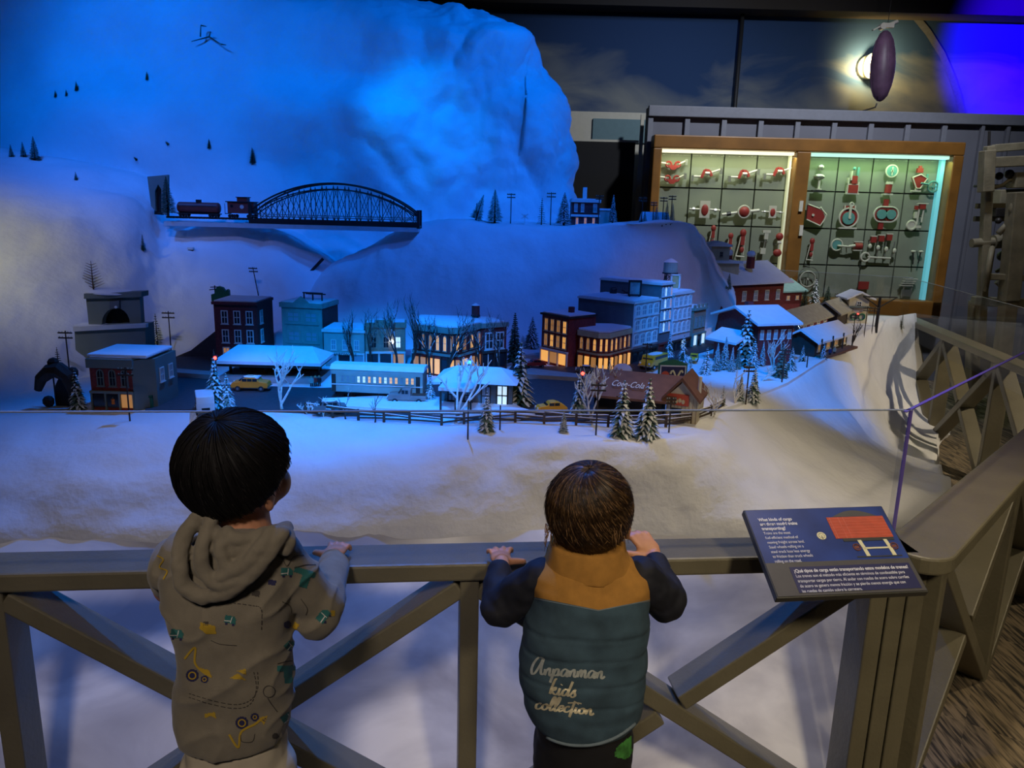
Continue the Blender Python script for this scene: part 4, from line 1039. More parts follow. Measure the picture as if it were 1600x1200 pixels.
# green billboard
t, w, h = billboard('billboard', 'green-framed billboard with red disc and picture, above the roadside stand', [(1031, 573), (1070, 571), (1071, 594), (1032, 597)], 2.98, 'print_navy', 'white_trim', False, .004)
MB().prism([(-w*.58, -h*.12), (w*.58, -h*.12), (w*.58, h*1.12), (w*.3, h*1.3), (0, h*1.42), (-w*.3, h*1.3), (-w*.58, h*1.12)], .003, .009).build('backing', 'green_paint', t)
mb = MB(); mb.lathe([(h*.26, 0), (h*.26, .002)], 14, (-w*.3, -.002, h*.4), R=Matrix.Rotation(PI/2, 3, 'X')); mb.build('red_disc', 'sign_red', t)
mb = MB(); mb.tube([(w*(-.1+.05*k), -.004, h*(.5+.22*math.sin(k*.9))) for k in range(11)], .004, 5); mb.build('picture', 'sign_cream', t)
for s in (-1, 1): MB().box((s*w*.5, .006, -h*.3), (.005, .005, h*1.0)).build('leg', 'green_paint', t)

# red barn station (right)
def gable_house(name, label, A, B, hpx, dep, wall, roofm, snow=True, ridge_along='x', windows=None, hr=.07, over=.03, trim='white_trim'):
    A = Vector(A); B = Vector(B); d = B-A; L = d.length; t = thing(name, label, 'model building', A, math.atan2(d.y, d.x)); h = hpx
    MB().box((L/2, dep/2, h/2), (L, dep, h)).build('wall', wall, t)
    if ridge_along == 'x':
        for s in (0, L-.004): MB().prism([(0, h), (dep, h), (dep/2, h+hr)], s, s+.004, 'x').build('gable', wall, t)
        sec = [(-over, h-over*hr/(dep/2)), (dep/2, h+hr), (dep+over, h-over*hr/(dep/2)), (dep+over, h+.010-over*hr/(dep/2)), (dep/2, h+hr+.012), (-over, h+.010-over*hr/(dep/2))]
        MB().prism(sec, -over, L+over, 'x').build('roof', roofm, t)
    else:
        for s in (0, dep-.004): MB().prism([(0, h), (L, h), (L/2, h+hr)], s, s+.004, 'y').build('gable', wall, t)
        sec = [(-over, h-over*hr/(L/2)), (L/2, h+hr), (L+over, h-over*hr/(L/2)), (L+over, h+.010-over*hr/(L/2)), (L/2, h+hr+.012), (-over, h+.010-over*hr/(L/2))]
        MB().prism(sec, -over, dep+over, 'y').build('roof', roofm, t)
    for (plane, n, z0, hf, wf, pane) in (windows or []):
        run = L if plane == 'f' else dep
        for i in range(n): window(t, run*(i+.5)/n, z0*h, wf*run, hf*h, 'rect', pane, ('f', 0) if plane == 'f' else (('r', L) if plane == 'r' else ('l', 0)), trim)
    return t, L
a = gz(1118, 552); b_ = gz(1180, 572)
t, L = gable_house('barn_depot', 'dark red barn-like depot with row of tall windows, behind the big snowy pine', (a.x, a.y, T0), (b_.x, b_.y, T0), .20, .19, 'barn_red', 'powder', ridge_along='y', windows=[('r', 5, .62, .22, .10, CLD), ('f', 1, .1, .25, .2, DRK)], hr=.05)
MB().box((L*.3, .1, .24), (.03, .03, .06)).build('chimney', 'barn_red', t)
a = gz(1130, 520); b_ = gz(1218, 512)
t, L = gable_house('barn_depot', 'larger dark red depot hall with snow-capped chimneys, behind the first barn', (a.x, a.y, T0), (b_.x, b_.y, T0), .30, .35, 'barn_red', 'powder', windows=[('f', 5, .6, .2, .07, CLD), ('r', 3, .55, .2, .1, CLD)], hr=.09, over=.04)
for x, y in ((L*.5, .06), (L*.42, .2), (L*.3, .24)):
    c = MB().box((x, y, .40), (.034, .034, .07)).build('chimney', 'barn_red', t); MB().ell((x, y, .45), (.028, .028, .022), 10, 6).build('snow_cap', 'powder', c, True)
a = gz(1178, 490); b_ = gz(1250, 486)
t, L = gable_house('barn_depot', 'teal-roofed brick engine house behind the depot halls', (a.x, a.y, T0), (b_.x, b_.y, T0), P(1200, 456, a.y).z-T0, .28, 'barn_red', 'roof_teal', windows=[('f', 5, .55, .2, .07, DIM)], hr=.06)
hb = P(1200, 456, a.y).z-T0
MB().box((L*.35, .14, hb+.07), (.05, .05, .06)).build('cupola', 'black', t); MB().box((L*.35, .14, hb+.115), (.04, .04, .03)).build('cupola_snow', 'powder', t)
a = gz(1145, 570); b_ = gz(1180, 565)
t, L = gable_house('freight_shed', 'small dark shed with snowy lean-to roof, left behind the big snowy pine', (a.x, a.y, T0), (b_.x, b_.y, T0), .11, .12, 'barn_red', 'powder', ridge_along='y', hr=.03)
a = gz(1200, 540); b_ = gz(1226, 534)
t, L = gable_house('freight_shed', 'red shed with snowy roof right of the depot halls', (a.x, a.y, T0), (b_.x, b_.y, T0), .10, .14, 'brick_red', 'powder', windows=[('f', 2, .3, .4, .2, LIT)], hr=.03)
# station shelters at right
a = gz(1272, 558); b_ = gz(1322, 542)
t, L = gable_house('platform_shelter', 'open station shelter with blue-white snowy gable roof, right front edge', (a.x, a.y, T0), (b_.x, b_.y, T0), .085, .14, 'dark_wood', 'powder', ridge_along='x', hr=.04, windows=[('f', 4, .3, .5, .12, DIM)])
MB().box((L/2, -.035, .006), (L*1.0, .05, .012)).build('platform', 'roof_brown', t)
for k in range(4): MB().box((L*k/3, -.03, .05), (.006, .006, .09)).build('post', 'dark_wood', t)
a = gz(1226, 534); b_ = gz(1292, 512)
t, L = gable_house('train_shed', 'long tan-roofed train shed beside the footbridge', (a.x, a.y, T0), (b_.x, b_.y, T0), .09, .15, 'brick_dark', 'roof_tan', hr=.05, windows=[('f', 6, .3, .4, .07, DRK)])
MB().ell((L*.16, -.03, .075), .009, 8, 6).build('lamp', 'lamp_white', t, True)
a = gz(1306, 512); b_ = gz(1340, 498)
t, L = gable_house('train_shed', 'grey-roofed shed behind the right-hand station shelter', (a.x, a.y, T0), (b_.x, b_.y, T0), .10, .15, 'dark_wood', 'roof_tan', hr=.05)
# footbridge
A = P(1190, 512, 3.75); B = P(1240, 510, 3.85); C = gz(1280, 560)
t = thing('footbridge', 'black iron footbridge with stairs crossing the station tracks', 'footbridge', (0, 0, 0))
mb = MB(); mb.beam(A, B, .05, .008); mb.build('deck', 'dark_iron', t)
mb = MB(); mb.beam(B, C+Vector((-.02, .12, .03)), .05, .008); mb.build('stair', 'dark_iron', t)
mb = MB()
for s in (-.022, .022):
    for a_, b2 in ((A, B), (B, C+Vector((-.02, .12, .03)))):
        o_ = Vector((0, s, 0)); mb.beam(a_+o_+Vector((0, 0, .035)), b2+o_+Vector((0, 0, .035)), .004, .006)
        for k in range(9): p = a_.lerp(b2, k/8)+o_; mb.beam(p, p+Vector((0, 0, .035)), .003, .003, up=Vector((1, 0, 0)))
mb.build('balustrade', 'dark_iron', t)
for p in (A, A.lerp(B, .9)):
    for s in (-.02, .02): MB().box((p.x, p.y+s, (p.z+T0)/2), (.006, .006, p.z-T0)).build('pier', 'dark_iron', t)
# little white signal house at the back right
a = gz(1323, 505); t, L = gable_house('signal_house', 'tiny white and tan signal house by the black utility poles, far right', (a.x, a.y, T0), (a.x+.13, a.y, T0), .17, .12, 'cream_cloth', 'powder', ridge_along='y', hr=.03, windows=[('f', 1, .65, .2, .25, DRK)])
mb = MB(); mb.ring((.04, -.006, .045), .02, .005, 12, 5); mb.ring((.09, -.006, .045), .02, .005, 12, 5); mb.build('wreath', 'green_paint', t)
MB().box((.065, -.003, .11), (.14, .02, .012)).build('awning', 'portal_grey', t)
# grain elevator
p = P(1108, 440, 4.55)
t = thing('grain_elevator', 'yellow stepped grain elevator with snowy roofs, right of the ridge', 'model building', (p.x, 4.55, T0), .12)
z2 = P(1108, 436, 4.55).z-T0; z1_ = P(1108, 410, 4.55).z-T0; z0_ = P(1108, 385, 4.55).z-T0
MB().box((.09, .07, z1_/2), (.17, .14, z1_)).build('lower_wall', 'cream', t)
MB().box((.06, .08, (z0_)/2), (.12, .11, z0_)).build('upper_wall', 'cream', t)
MB().prism([(-.01, z0_), (.13, z0_), (.13, z0_+.01), (.06, z0_+.03), (-.01, z0_+.01)], .01, .15).build('upper_roof', 'powder', t)
MB().prism([(-.0, -.02), (.19, -.02), (.19, .02), (0, .02)], z1_-.002, z1_+.012, 'z').build('lower_roof', 'powder', t)
MB().box((.09, .07, z1_+.003), (.19, .17, .012)).build('lower_roof', 'powder', t)
MB().box((-.003, .075, z0_*.5), (.006, .14, z0_)).build('side_wall', 'facade_blue', t)
window(t, .07, z0_-.06, .02, .03, 'rect', DRK, ('f', -.024), 'tan_brick')

# ---- upper village on the ridge
def on(px, py): return hit(px, py)
def ridgept(px, py, Y=4.2):
    p = P(px, py, Y); p.z = drop(p.x, p.y); return p
p = ridgept(893, 344, 4.3); p2 = ridgept(936, 344, 4.3)
w = p2.x-p.x; t, L = None, None
h = P(893, 311, 4.3).z-p.z
t, ww, hh = block('farmhouse', 'brown two-storey house with white trim and chimney on the snowy ridge', (p.x, p.y, p.z-.01), (p2.x, p2.y, p.z-.01), 311, .14, 'brick_dark', toppx=893, base=p.z-.01, cz=.016,
    windows=[('f', 2, .02, .5, .55, .3, .12, 'rect', CLD), ('f', 1, .72, .95, .55, .3, .14, 'rect', CLD), ('f', 3, .05, .95, .1, .25, .1, 'rect', DIM)])
MB().box((ww*.48, .07, hh+.03), (.022, .022, .07)).build('chimney', 'white_trim', t)
MB().box((ww/2, -.004, hh*.42), (ww+.01, .01, .012)).build('porch_trim', 'white_trim', t)
MB().box((ww+.03, .05, hh*.32), (.06, .08, hh*.64)).build('side_annex', 'pale_teal', t)
MB().box((ww+.03, .05, hh*.66), (.07, .09, .01)).build('annex_roof', 'powder', t)
p = ridgept(1012, 343, 4.35); t, L = gable_house('cabin', 'tiny snow-roofed cabin among the poles at the right end of the ridge', (p.x, p.y, p.z-.01), (p.x+.09, p.y, p.z-.01), .035, .09, 'pale_teal', 'powder', hr=.03)
p = ridgept(820, 338, 4.2); t = thing('crossing_sign', 'white X railroad crossing sign on the ridge crest', 'sign', p)
mb = MB(); mb.beam((-.018, 0, .03), (.018, 0, .055), .004, .006); mb.beam((-.018, 0, .055), (.018, 0, .03), .004, .006); mb.build('crossbuck', 'white_trim', t); MB().box((0, .003, .025), (.004, .004, .06)).build('post', 'white_trim', t)

# ---- tracks, tank car, caboose, arch bridge
Yt = 3.98
def track(name, label, A, B, gauge=.032, dz=0):
    A = Vector(A); B = Vector(B); d = B-A; L = d.length; t = thing(name, label, 'track', A, math.atan2(d.y, d.x)); pit = math.atan2(d.z, math.hypot(d.x, d.y)); t.rotation_euler.y = -pit
    for s in (-1, 1): MB().box((L/2, s*gauge/2, .008), (L, .003, .005)).build('rail', 'dark_iron', t)
    mb = MB(); n = int(L/.016)
    for k in range(n): mb.box((L*(k+.5)/n, 0, .003), (.008, .055, .005))
    tag(mb.build('sleepers', 'dark_wood', t), kind='stuff'); return t
ta = P(262, 340, Yt); tb = P(397, 346, Yt)
zt_ = P(400, 343, Yt).z
track('railway_track', 'model track on the upper left shelf leading to the arch bridge', (ta.x, Yt, zt_-.004), (P(394, 345, Yt).x, Yt, zt_-.004))
t = thing('track_bed', 'pale shelf board carrying the track at the left end of the bridge', 'shelf', (0, 0, 0)); xa = ta.x; xb = P(655, 345, Yt).x
MB().box(((xa+xb)/2, Yt, zt_-.030), (xb-xa, .10, .022)).build('board', 'facade_blue', t)
xa = P(394, 340, Yt).x; xb = P(657, 345, Yt).x; L = xb-xa
br = thing('arch_bridge', 'long black steel arch truss railway bridge on the mountainside', 'bridge', (xa, Yt, zt_-.018))
Hb = P(520, 287, Yt).z-(zt_-.018)
def arch(f): return .05+(Hb-.05)*(1-(2*f-1)**2)**.85
for s in (-.045, .045):
    nm = 'arch_chord'
    mb = MB(); mb.tube([(L*f, s, arch(f)) for f in [k/30 for k in range(31)]], .006, 4); mb.build('arch_chord', 'dark_iron', br)
    mb = MB(); mb.tube([(L*f, s, arch(f)-.02-.008*math.sin(PI*f)) for f in [.03+.94*k/30 for k in range(31)]], .004, 4); mb.build('inner_chord', 'dark_iron', br)
    MB().box((L/2, s, .012), (L, .008, .024)).build('side_girder', 'dark_iron', br)
    for k in range(15):
        f = (k+.5)/15; hz = arch(f)-.01
        MB().cyl((L*f, s, .02), (L*f, s, hz), .0026, n=4).build('hanger', 'dark_iron', br)
    for k in range(14):
        f0_, f1_ = (k+.5)/15, (k+1.5)/15
        m_ = MB(); a_, b2 = (L*f0_, s, .02), (L*f1_, s, arch(f1_)-.015); c_, d_ = (L*f1_, s, .02), (L*f0_, s, arch(f0_)-.015)
        m_.cyl(a_, b2, .0018, n=4); m_.cyl(c_, d_, .0018, n=4); m_.build('diagonal', 'dark_iron', br)
    MB().box((.006, s, .05), (.014, .012, .1)).build('end_post', 'dark_iron', br); MB().box((L-.006, s, .04), (.014, .012, .09)).build('end_post', 'dark_iron', br)
    mb = MB()
    for z in (.035, .045): mb.box((L/2, s*1.1, z), (L*.98, .002, .002))
    mb.build('hand_rail', 'steel', br)
for k in range(7):
    f = .2+.1*k; MB().beam((L*f, -.045, arch(f)), (L*f, .045, arch(f)), .005, .005, up=Vector((1, 0, 0))).build('cross_strut', 'dark_iron', br)
MB().box((L/2, 0, .004), (L, .085, .008)).build('deck', 'dark_iron', br)
# tank car
a = P(279, 338, Yt); b_ = P(345, 340, Yt); L = b_.x-a.x
t = thing('tank_car', 'reddish-brown tank car with black dome, left of the caboose on the upper track', 'railway car', (a.x, Yt, zt_+.006))
r = .027
MB().cyl((.01, 0, .045), (L-.01, 0, .045), r, n=16).build('tank', 'tank_red', t, False)
for x in (.01, L-.01): MB().ell((x, 0, .045), (.012, r, r), 14, 8).build('tank_end', 'tank_red', t, True)
MB().cyl((L*.5, 0, .06), (L*.5, 0, .085), .014, n=12).build('dome', 'dark_iron', t)
MB().box((L/2, 0, .016), (L, .035, .006)).build('frame', 'dark_iron', t)
mb = MB()
for z in (.055,): 
    for s in (-1, 1): mb.cyl((.01, s*.031, z), (L-.01, s*.031, z), .0015, n=4)
mb.build('hand_rail', 'dark_iron', t)
for x in (.15, .85):
    for s in (-1, 1):
        for dx in (-.014, .014): MB().cyl((L*x+dx, s*.017-.003, .009), (L*x+dx, s*.017+.003, .009), .009, n=10).build('wheel', 'dark_iron', t)
# caboose
a = P(357, 341, Yt); b_ = P(402, 342, Yt); L = b_.x-a.x
t = thing('caboose', 'red-brown caboose with round emblem entering the arch bridge', 'railway car', (a.x, Yt, zt_+.006))
MB().box((L*.5, 0, .05), (L*.9, .055, .055)).build('body', 'tank_red', t, bevel=.002)
MB().box((L*.5, 0, .079), (L, .065, .005)).build('roof', 'dark_iron', t)
MB().box((L*.55, 0, .09), (L*.34, .045, .02)).build('cupola', 'tank_red', t)
MB().box((L*.55, 0, .102), (L*.4, .055, .004)).build('cupola_roof', 'dark_iron', t)
mb = MB(); mb.lathe([(.010, 0), (.010, .001)], 16, (L*.55, -.028, .055), R=Matrix.Rotation(PI/2, 3, 'X')); mb.build('emblem', 'facade_blue', t)
for x in (.2, .85): MB().box((L*x, -.028, .058), (.012, .002, .014)).build('window', DRK, t)
for x in (0, 1): MB().box((L*x, 0, .02), (.012, .06, .004)).build('platform', 'dark_iron', t)
mb = MB()
for x in (-.005, L+.005):
    for s in (-.028, .028): mb.box((x, s, .045), (.002, .002, .05))
mb.build('hand_rail', 'dark_iron', t)
for x in (.18, .82):
    for s in (-1, 1):
        for dx in (-.012, .012): MB().cyl((L*x+dx, s*.017-.003, .009), (L*x+dx, s*.017+.003, .009), .009, n=10).build('wheel', 'dark_iron', t)
p = P(296, 336, Yt-.07); MB
o = thing('track_box', 'small white box beside the tank car', 'box', (p.x, Yt-.08, drop(p.x, Yt-.08))); MB().box((0, 0, .008), (.03, .02, .012)).build('lid', 'white_trim', o, bevel=.002); MB().box((0, 0, 0), (.024, .016, .01)).build('base', 'dark_iron', o)
# small portal up there
t = thing('tunnel_portal', 'small grey-green stone tunnel portal above the tank car, half hidden by a pine', 'tunnel portal')
wallpoly(MB(), [(230, 276), (262, 273), (262, 338), (252, 332), (252, 296), (247, 288), (242, 298), (243, 330), (236, 322)], 4.0, .02).build('arch_wall', 'portal_grey', t)
wallpoly(MB(), [(241, 335), (242, 288), (253, 286), (254, 336)], 4.02, .02).build('tunnel_dark', 'black', t)
# dark red descending trestle down the left edge of the ridge
pts = [P(424, 474, 3.88), P(440, 462, 3.92), P(462, 447, 3.96), P(480, 430, 4.0), P(505, 404, 4.02)]
t = thing('descending_trestle', 'dark red trestle track running down the left edge of the ridge', 'track')
for i, (a_, b2) in enumerate(zip(pts, pts[1:])): MB().beam(a_, b2, .03, .014).build('span', 'rust' if i < 2 else 'dark_iron', t)
for p in pts[:4]: MB().box((p.x, p.y, p.z-.03), (.008, .02, .06)).build('bent', 'rust', t)

# black rock tunnel at far left
p = gz(98, 638); t = thing('rock_tunnel', 'black rocky tunnel mouth left of the frosted pine, far left', 'tunnel', (p.x, p.y, T0))
mb = MB(); mb.tube([(-.075, 0, .06), (-.06, 0, .10), (-.03, 0, .125), (.0, 0, .13), (.03, 0, .11), (.045, 0, .06), (.05, 0, -.01)], [.012, .02, .024, .028, .024, .02, .02], 8); mb.build('rock_arch', 'dark_wood', t)
MB().prism([(-.04, 0), (.045, 0), (.045, .07), (.02, .11), (-.01, .115), (-.035, .07)], .03, .035).build('tunnel_dark', 'black', t)
for k, (x, z) in enumerate(((-.05, .02), (.04, .12), (-.02, .15))): MB().ell((x, .01, z), (.02, .016, .02), 7, 5).build('rock', 'dark_wood', t)
# ================================================================ TREES, POLES, FENCE, CARS, FIGURES
rnd = random.Random(11)
def conifer_meshes(kind, seed):
    r = random.Random(seed); H = 1.0
    tr = MB(); tr.cyl((0, 0, 0), (0, 0, .97), .03, .006, 6); trunk = tr.mesh('trunk', 'bark')
    g = MB(); s = MB()
    dens = {'brush': (26, 15, .23), 'tier': (15, 12, .25), 'sparse': (13, 6, .2), 'slim': (26, 13, .17)}[kind]
    for i in range(dens[0]):
        f = i/(dens[0]-1); z = .10+.86*f; R = dens[2]*(1-f)**.85+.015; n = max(5, int(dens[1]*(1-.55*f)))
        for k in range(n):
            a = 2*PI*(k+r.random()*.8)/n+i*.7; rr = R*r.uniform(.75, 1.12); dz = (-.35 if kind == 'tier' else -.12)*rr + r.uniform(-.01, .01)
            d = Vector((math.cos(a), math.sin(a), 0)); p = Vector((-d.y, d.x, 0)); wq = (.055 if kind == 'tier' else .03)*(1-.5*f)*r.uniform(.8, 1.3)
            b = Vector((0, 0, z)); tip = d*rr+Vector((0, 0, z+dz)); mid = d*rr*.55+Vector((0, 0, z+dz*.3+.012))
            g.add([b, mid+p*wq, tip, mid-p*wq, mid-Vector((0, 0, .022))], [(0, 1, 3), (1, 2, 3), (0, 4, 1), (1, 4, 2), (2, 4, 3), (3, 4, 0)])
            if r.random() < .8:
                u = Vector((0, 0, .006)); s.add([b*.0+Vector((0, 0, z+.004))+d*rr*.25, mid+p*wq*.75+u, tip*.97+Vector((0, 0, z+dz))*.03+u, mid-p*wq*.75+u, mid+u*2.6], [(0, 1, 4), (1, 2, 4), (2, 3, 4), (3, 0, 4)])
    return trunk, g, s
PROTO = {}
for kind in ('brush', 'tier', 'sparse', 'slim'):
    tk, g, s = conifer_meshes(kind, hash(kind) % 97 if False else len(kind)*7)
    for col in ('pine', 'pine_frost', 'pine_frosted'): PROTO[kind, col] = (tk, g.mesh('needles', col), s.mesh('snow_load', 'powder'))
def spot_on(px, py):
    if 290 < py < 360 and px > 735:
        q = P(px, py, 4.22 if px < 1060 else 4.2); q.z = drop(q.x, q.y); return q
    return hit(px, py)
def tree(px, py, hpx, kind, col, snow, label, lean=0, fat=1.0, pt=None, group=None, cat='tree'):
    p = pt or spot_on(px, py)
    if p is None: return
    h = hpx*pxm(p)/.985
    t = thing('pine_tree', label, cat, (p.x, p.y, p.z-.004), rnd.uniform(0, 6), group)
    tk, nd, sn = PROTO[kind, col]
    for nm, me in (('trunk', tk), ('needles', nd))+((('snow_load', sn),) if snow else ()):
        o = link(nm, me, t); o.scale = (h*fat, h*fat, h)
    if lean: t.rotation_euler = (0, lean, 0)
    return t
B_, Tr, Sp, Sl = 'brush', 'tier', 'sparse', 'slim'; N_, F_, W_ = 'pine', 'pine_frost', 'pine_frosted'
TREES = [
 # mountain
 (18, 245, 20, B_, N_, 0, 'tiny dark pine, leftmost of three on the mountain at the left edge'),
 (37, 245, 24, B_, N_, 0, 'tiny dark pine, middle of three on the mountain at the left edge'),
 (55, 250, 37, B_, N_, 0, 'larger dark pine, rightmost of three on the mountain at the left edge'),
 (87, 152, 12, B_, N_, 0, 'tiny pine, leftmost of the row of three high on the mountain'),
 (104, 150, 11, B_, N_, 0, 'tiny pine, smallest middle one of the row high on the mountain'),
 (120, 142, 16, B_, N_, 0, 'tiny pine, rightmost of the row of three high on the mountain'),
 (230, 125, 14, B_, N_, 0, 'lone tiny pine on the bright blue face above the small portal'),
 (327, 232, 16, B_, N_, 0, 'lone small pine above the tank car on the blue face'),
 (395, 256, 26, B_, N_, 0, 'dark pine on the mountain above the caboose'),
 (119, 281, 14, B_, N_, 0, 'tiny pine on the pale slope left of the small portal'),
 (224, 392, 27, Sl, N_, 0, 'dark thin pine on the slope between the small portal and big portal'),
 # ridge
 (743, 337, 42, B_, F_, 0, 'short leaning green pine at the left end of the ridge row'),
 (773, 341, 52, B_, F_, 0, 'broad green pine between two poles on the ridge'),
 (846, 346, 42, Sp, N_, 0, 'dark sparse pine on the ridge left of the farmhouse pole'),
 (881, 347, 52, B_, F_, 1, 'broad frosted pine against the left of the ridge farmhouse'),
 (957, 345, 44, Sl, F_, 1, 'frosted slim pine right of the ridge farmhouse'),
 (1007, 345, 26, B_, F_, 0, 'small bluish pine left of the ridge cabin'),
 (1025, 345, 30, B_, W_, 0, 'pale pine just right of the ridge cabin'),
 (1041, 345, 36, Sl, F_, 0, 'bluish pine, left one of two by the last ridge poles'),
 (1050, 345, 32, Sl, W_, 0, 'pale pine, rightmost on the ridge'),
 # town
 (93, 586, 46, Sp, N_, 0, 'scraggly dark pine above the black rock tunnel'),
 (122, 640, 66, Tr, F_, 1, 'grey-green frosted pine in front of the left corner shop wall'),
 (228, 548, 36, Sl, F_, 1, 'small frosted pine right of the stepped portal'),
 (246, 538, 50, Sp, N_, 1, 'sparse snow-tipped pine left of the wooden pole by the ramp'),
 (335, 572, 28, Sp, F_, 1, 'thin snowy sapling at the left foot of the dark brick block'),
 (338, 640, 84, Tr, F_, 1, 'dense snow-dusted pine between the white van and orange cab'),
 (356, 640, 60, Tr, W_, 1, 'smaller snow-white pine beside the orange cab'),
 (672, 630, 50, Tr, W_, 1, 'bright snow-covered pine at the right end of the dining car'),
 (803, 572, 86, Sl, N_, 0, 'tall dark unsnowed pine right of the middle corner building'),
 (831, 545, 52, B_, F_, 1, 'frosted pine left of the red lit brick block'),
 (812, 634, 102, Tr, N_, 1, 'tall dark pine with clumps of snow in front of the station house'),
 (760, 674, 66, Tr, F_, 1, 'snowy pine outside the rail fence below the station doorway'),
 (880, 676, 38, B_, F_, 1, 'small bottle-brush pine below the yellow car'),
 (903, 652, 70, Tr, F_, 1, 'frosted pine under the red signal light'),
 (971, 682, 92, Tr, F_, 1, 'large snowy green pine, left one of the front pair by the roadside stand'),
 (1010, 685, 98, Tr, F_, 1, 'large snowy green pine, right one of the front pair by the roadside stand'),
 (1163, 570, 88, Tr, F_, 1, 'biggest blue-lit snowy pine before the red barn depot'),
 (1066, 568, 46, Tr, N_, 1, 'dark snowy pine right above the green billboard'),
 (1045, 560, 40, Tr, N_, 1, 'snow-clumped pine behind the green billboard near the bus'),
 (1078, 590, 36, Sp, W_, 1, 'thin snowy pine just right of the green billboard'),
 (1102, 590, 50, Tr, W_, 1, 'blue-white pine, leftmost in the grove on the snowy lot'),
 (1119, 580, 46, Sl, W_, 1, 'slim blue-white pine, second in the grove on the snowy lot'),
 (1131, 578, 54, Sl, W_, 1, 'tallest slim pine at the centre of the snowy lot grove'),
 (1142, 585, 44, Sl, W_, 1, 'slim snowy pine right of the tallest slim grove pine'),
 (1152, 580, 40, Sl, W_, 0, 'pale green pine behind the grove foot of the biggest pine'),
 (1176, 578, 50, Tr, W_, 1, 'blue-white pine at the right foot of the biggest snowy pine'),
 (1190, 572, 40, Sl, W_, 1, 'slim white pine left of the dark pine below the footbridge'),
 (1202, 560, 48, Tr, N_, 1, 'dark snow-flecked pine under the footbridge deck'),
 (1218, 594, 62, Tr, F_, 0, 'green-blue pine beside the utility pole at the lot edge'),
 (1235, 584, 44, Tr, F_, 1, 'teal frosted pine right of the lot edge pole'),
 (1253, 568, 30, Tr, N_, 1, 'round little snowy pine left of the black stair foot'),
 (1286, 562, 28, Tr, N_, 1, 'round little snowy pine left of the station shelter'),
 (1253, 508, 56, B_, N_, 0, 'large dark pine behind the train shed, left of the pair'),
 (1290, 490, 44, B_, N_, 0, 'dark pine at the back, right of the large dark pine'),
 (1282, 508, 26, B_, N_, 0, 'short dark pine between the two back pines'),
 (1272, 474, 40, Tr, N_, 1, 'snow-topped dark pine farthest back by the oak case'),
 (1138, 452, 26, B_, F_, 0, 'small blue-green pine at the foot of the grain elevator'),
 (1408, 514, 26, Sp, N_, 0, 'thin dark pine at the far right edge beside the last poles'),
 (1176, 628, 56, Tr, F_, 1, 'dark snow-flecked pine behind the front lot pole'),
 (1155, 632, 50, Sl, W_, 1, 'pale frosted bush-like pine left of the front lot pole'),
 (1128, 640, 40, Sp, F_, 1, 'scruffy frosted shrub pine right of the roadside stand'),
]
for i, a in enumerate(TREES): tree(*a, lean=(.3 if i == 11 else 0), fat=(1.15 if a[3] == B_ and a[2] > 40 else 1))
tree(262, 336, 60, B_, N_, 0, 'dark green pine leaning against the small stone portal', pt=P(263, 336, 3.93), fat=1.0)
for (x, y, l) in ((264, 226, 'tiny toppled pine lying on the face right of the pine pair'), (215, 250, 'tiny fallen pine above the small stone portal')):
    t = tree(x, y, 13, B_, N_, 0, l); t.rotation_euler = (0, -.7, 0)

# bare branching trees
def bare(p, h, seed, m, label, depth=4, spread=.5, snow=True, lean=0, cat='tree', name='bare_tree'):
    r = random.Random(seed); t = thing(name, label, cat, (p.x, p.y, p.z-.004)); mb = MB(); sn = MB()
    def grow(a, d, L, rad, n):
        pts = [a]; q = a.copy(); dd = d.copy()
        for k in range(3): dd = (dd+Vector((r.uniform(-.18, .18), r.uniform(-.18, .18), .06))).normalized(); q = q+dd*L/3; pts.append(q.copy())
        mb.tube(pts, [rad, rad*.85, rad*.7, rad*.55], 5)
        if snow and n < depth: sn.tube([x+Vector((0, 0, rad*.55)) for x in pts], rad*.55, 4)
        if n == 0: return
        for k in range(3 if (n == depth and m == 'birch') else (r.choice((2, 3)) if n > 1 else 2)):
            a2 = r.uniform(0, 2*PI); nd = (dd+Vector((math.cos(a2), math.sin(a2)*.6, .1))*spread*r.uniform(.7, 1.3)).normalized(); grow(pts[-1] if k else pts[-2], nd, (h*.24*r.uniform(.8, 1.1) if n == depth and m == 'birch' else L*r.uniform(.62, .85)), rad*(.74 if m == 'birch' else .6), n-1)
    grow(Vector((0, 0, 0)), Vector((lean, 0, 1)).normalized(), h*(.13 if m == 'birch' else .33), h*(.021 if m == 'birch' else .026), depth)
    mb.build('branches', m, t)
    if snow: sn.build('snow_load', 'powder', t)
    return t
def bt(px, py, hpx, seed, label, m='birch', **k): p = hit(px, py); return bare(p, hpx*pxm(p)*(1.55 if m == 'birch' else 1.25), seed, m, label, **k)
bt(441, 642, 92, 3, 'large white birch forking widely, in front of the depot canopy', spread=.75)
bt(712, 662, 105, 5, 'large white birch forking in front of the station house', spread=.75)
bt(925, 664, 80, 8, 'pale bare birch left of the front pine pair', spread=.7)
bt(948, 640, 70, 9, 'second pale bare birch close behind the front pine pair', spread=.6)
bt(552, 575, 68, 12, 'bare twiggy tree before the pale teal hardware store', 'dark_wood', depth=5, spread=.35)
bt(580, 578, 78, 13, 'bare twiggy tree between the hardware store and tan store', 'dark_wood', depth=5, spread=.35)
bt(622, 580, 84, 14, 'bare twiggy tree at the right corner of the tan store', 'dark_wood', depth=5, spread=.35)
bt(640, 585, 84, 15, 'bare twiggy tree left of the middle corner building', 'dark_wood', depth=5, spread=.3)
bt(672, 590, 90, 16, 'frosted bare tree before the arched windows of the middle corner building', 'dark_wood', depth=5, spread=.3)
bt(700, 592, 84, 17, 'frosted bare tree before the chamfer of the middle corner building', 'dark_wood', depth=5, spread=.35)
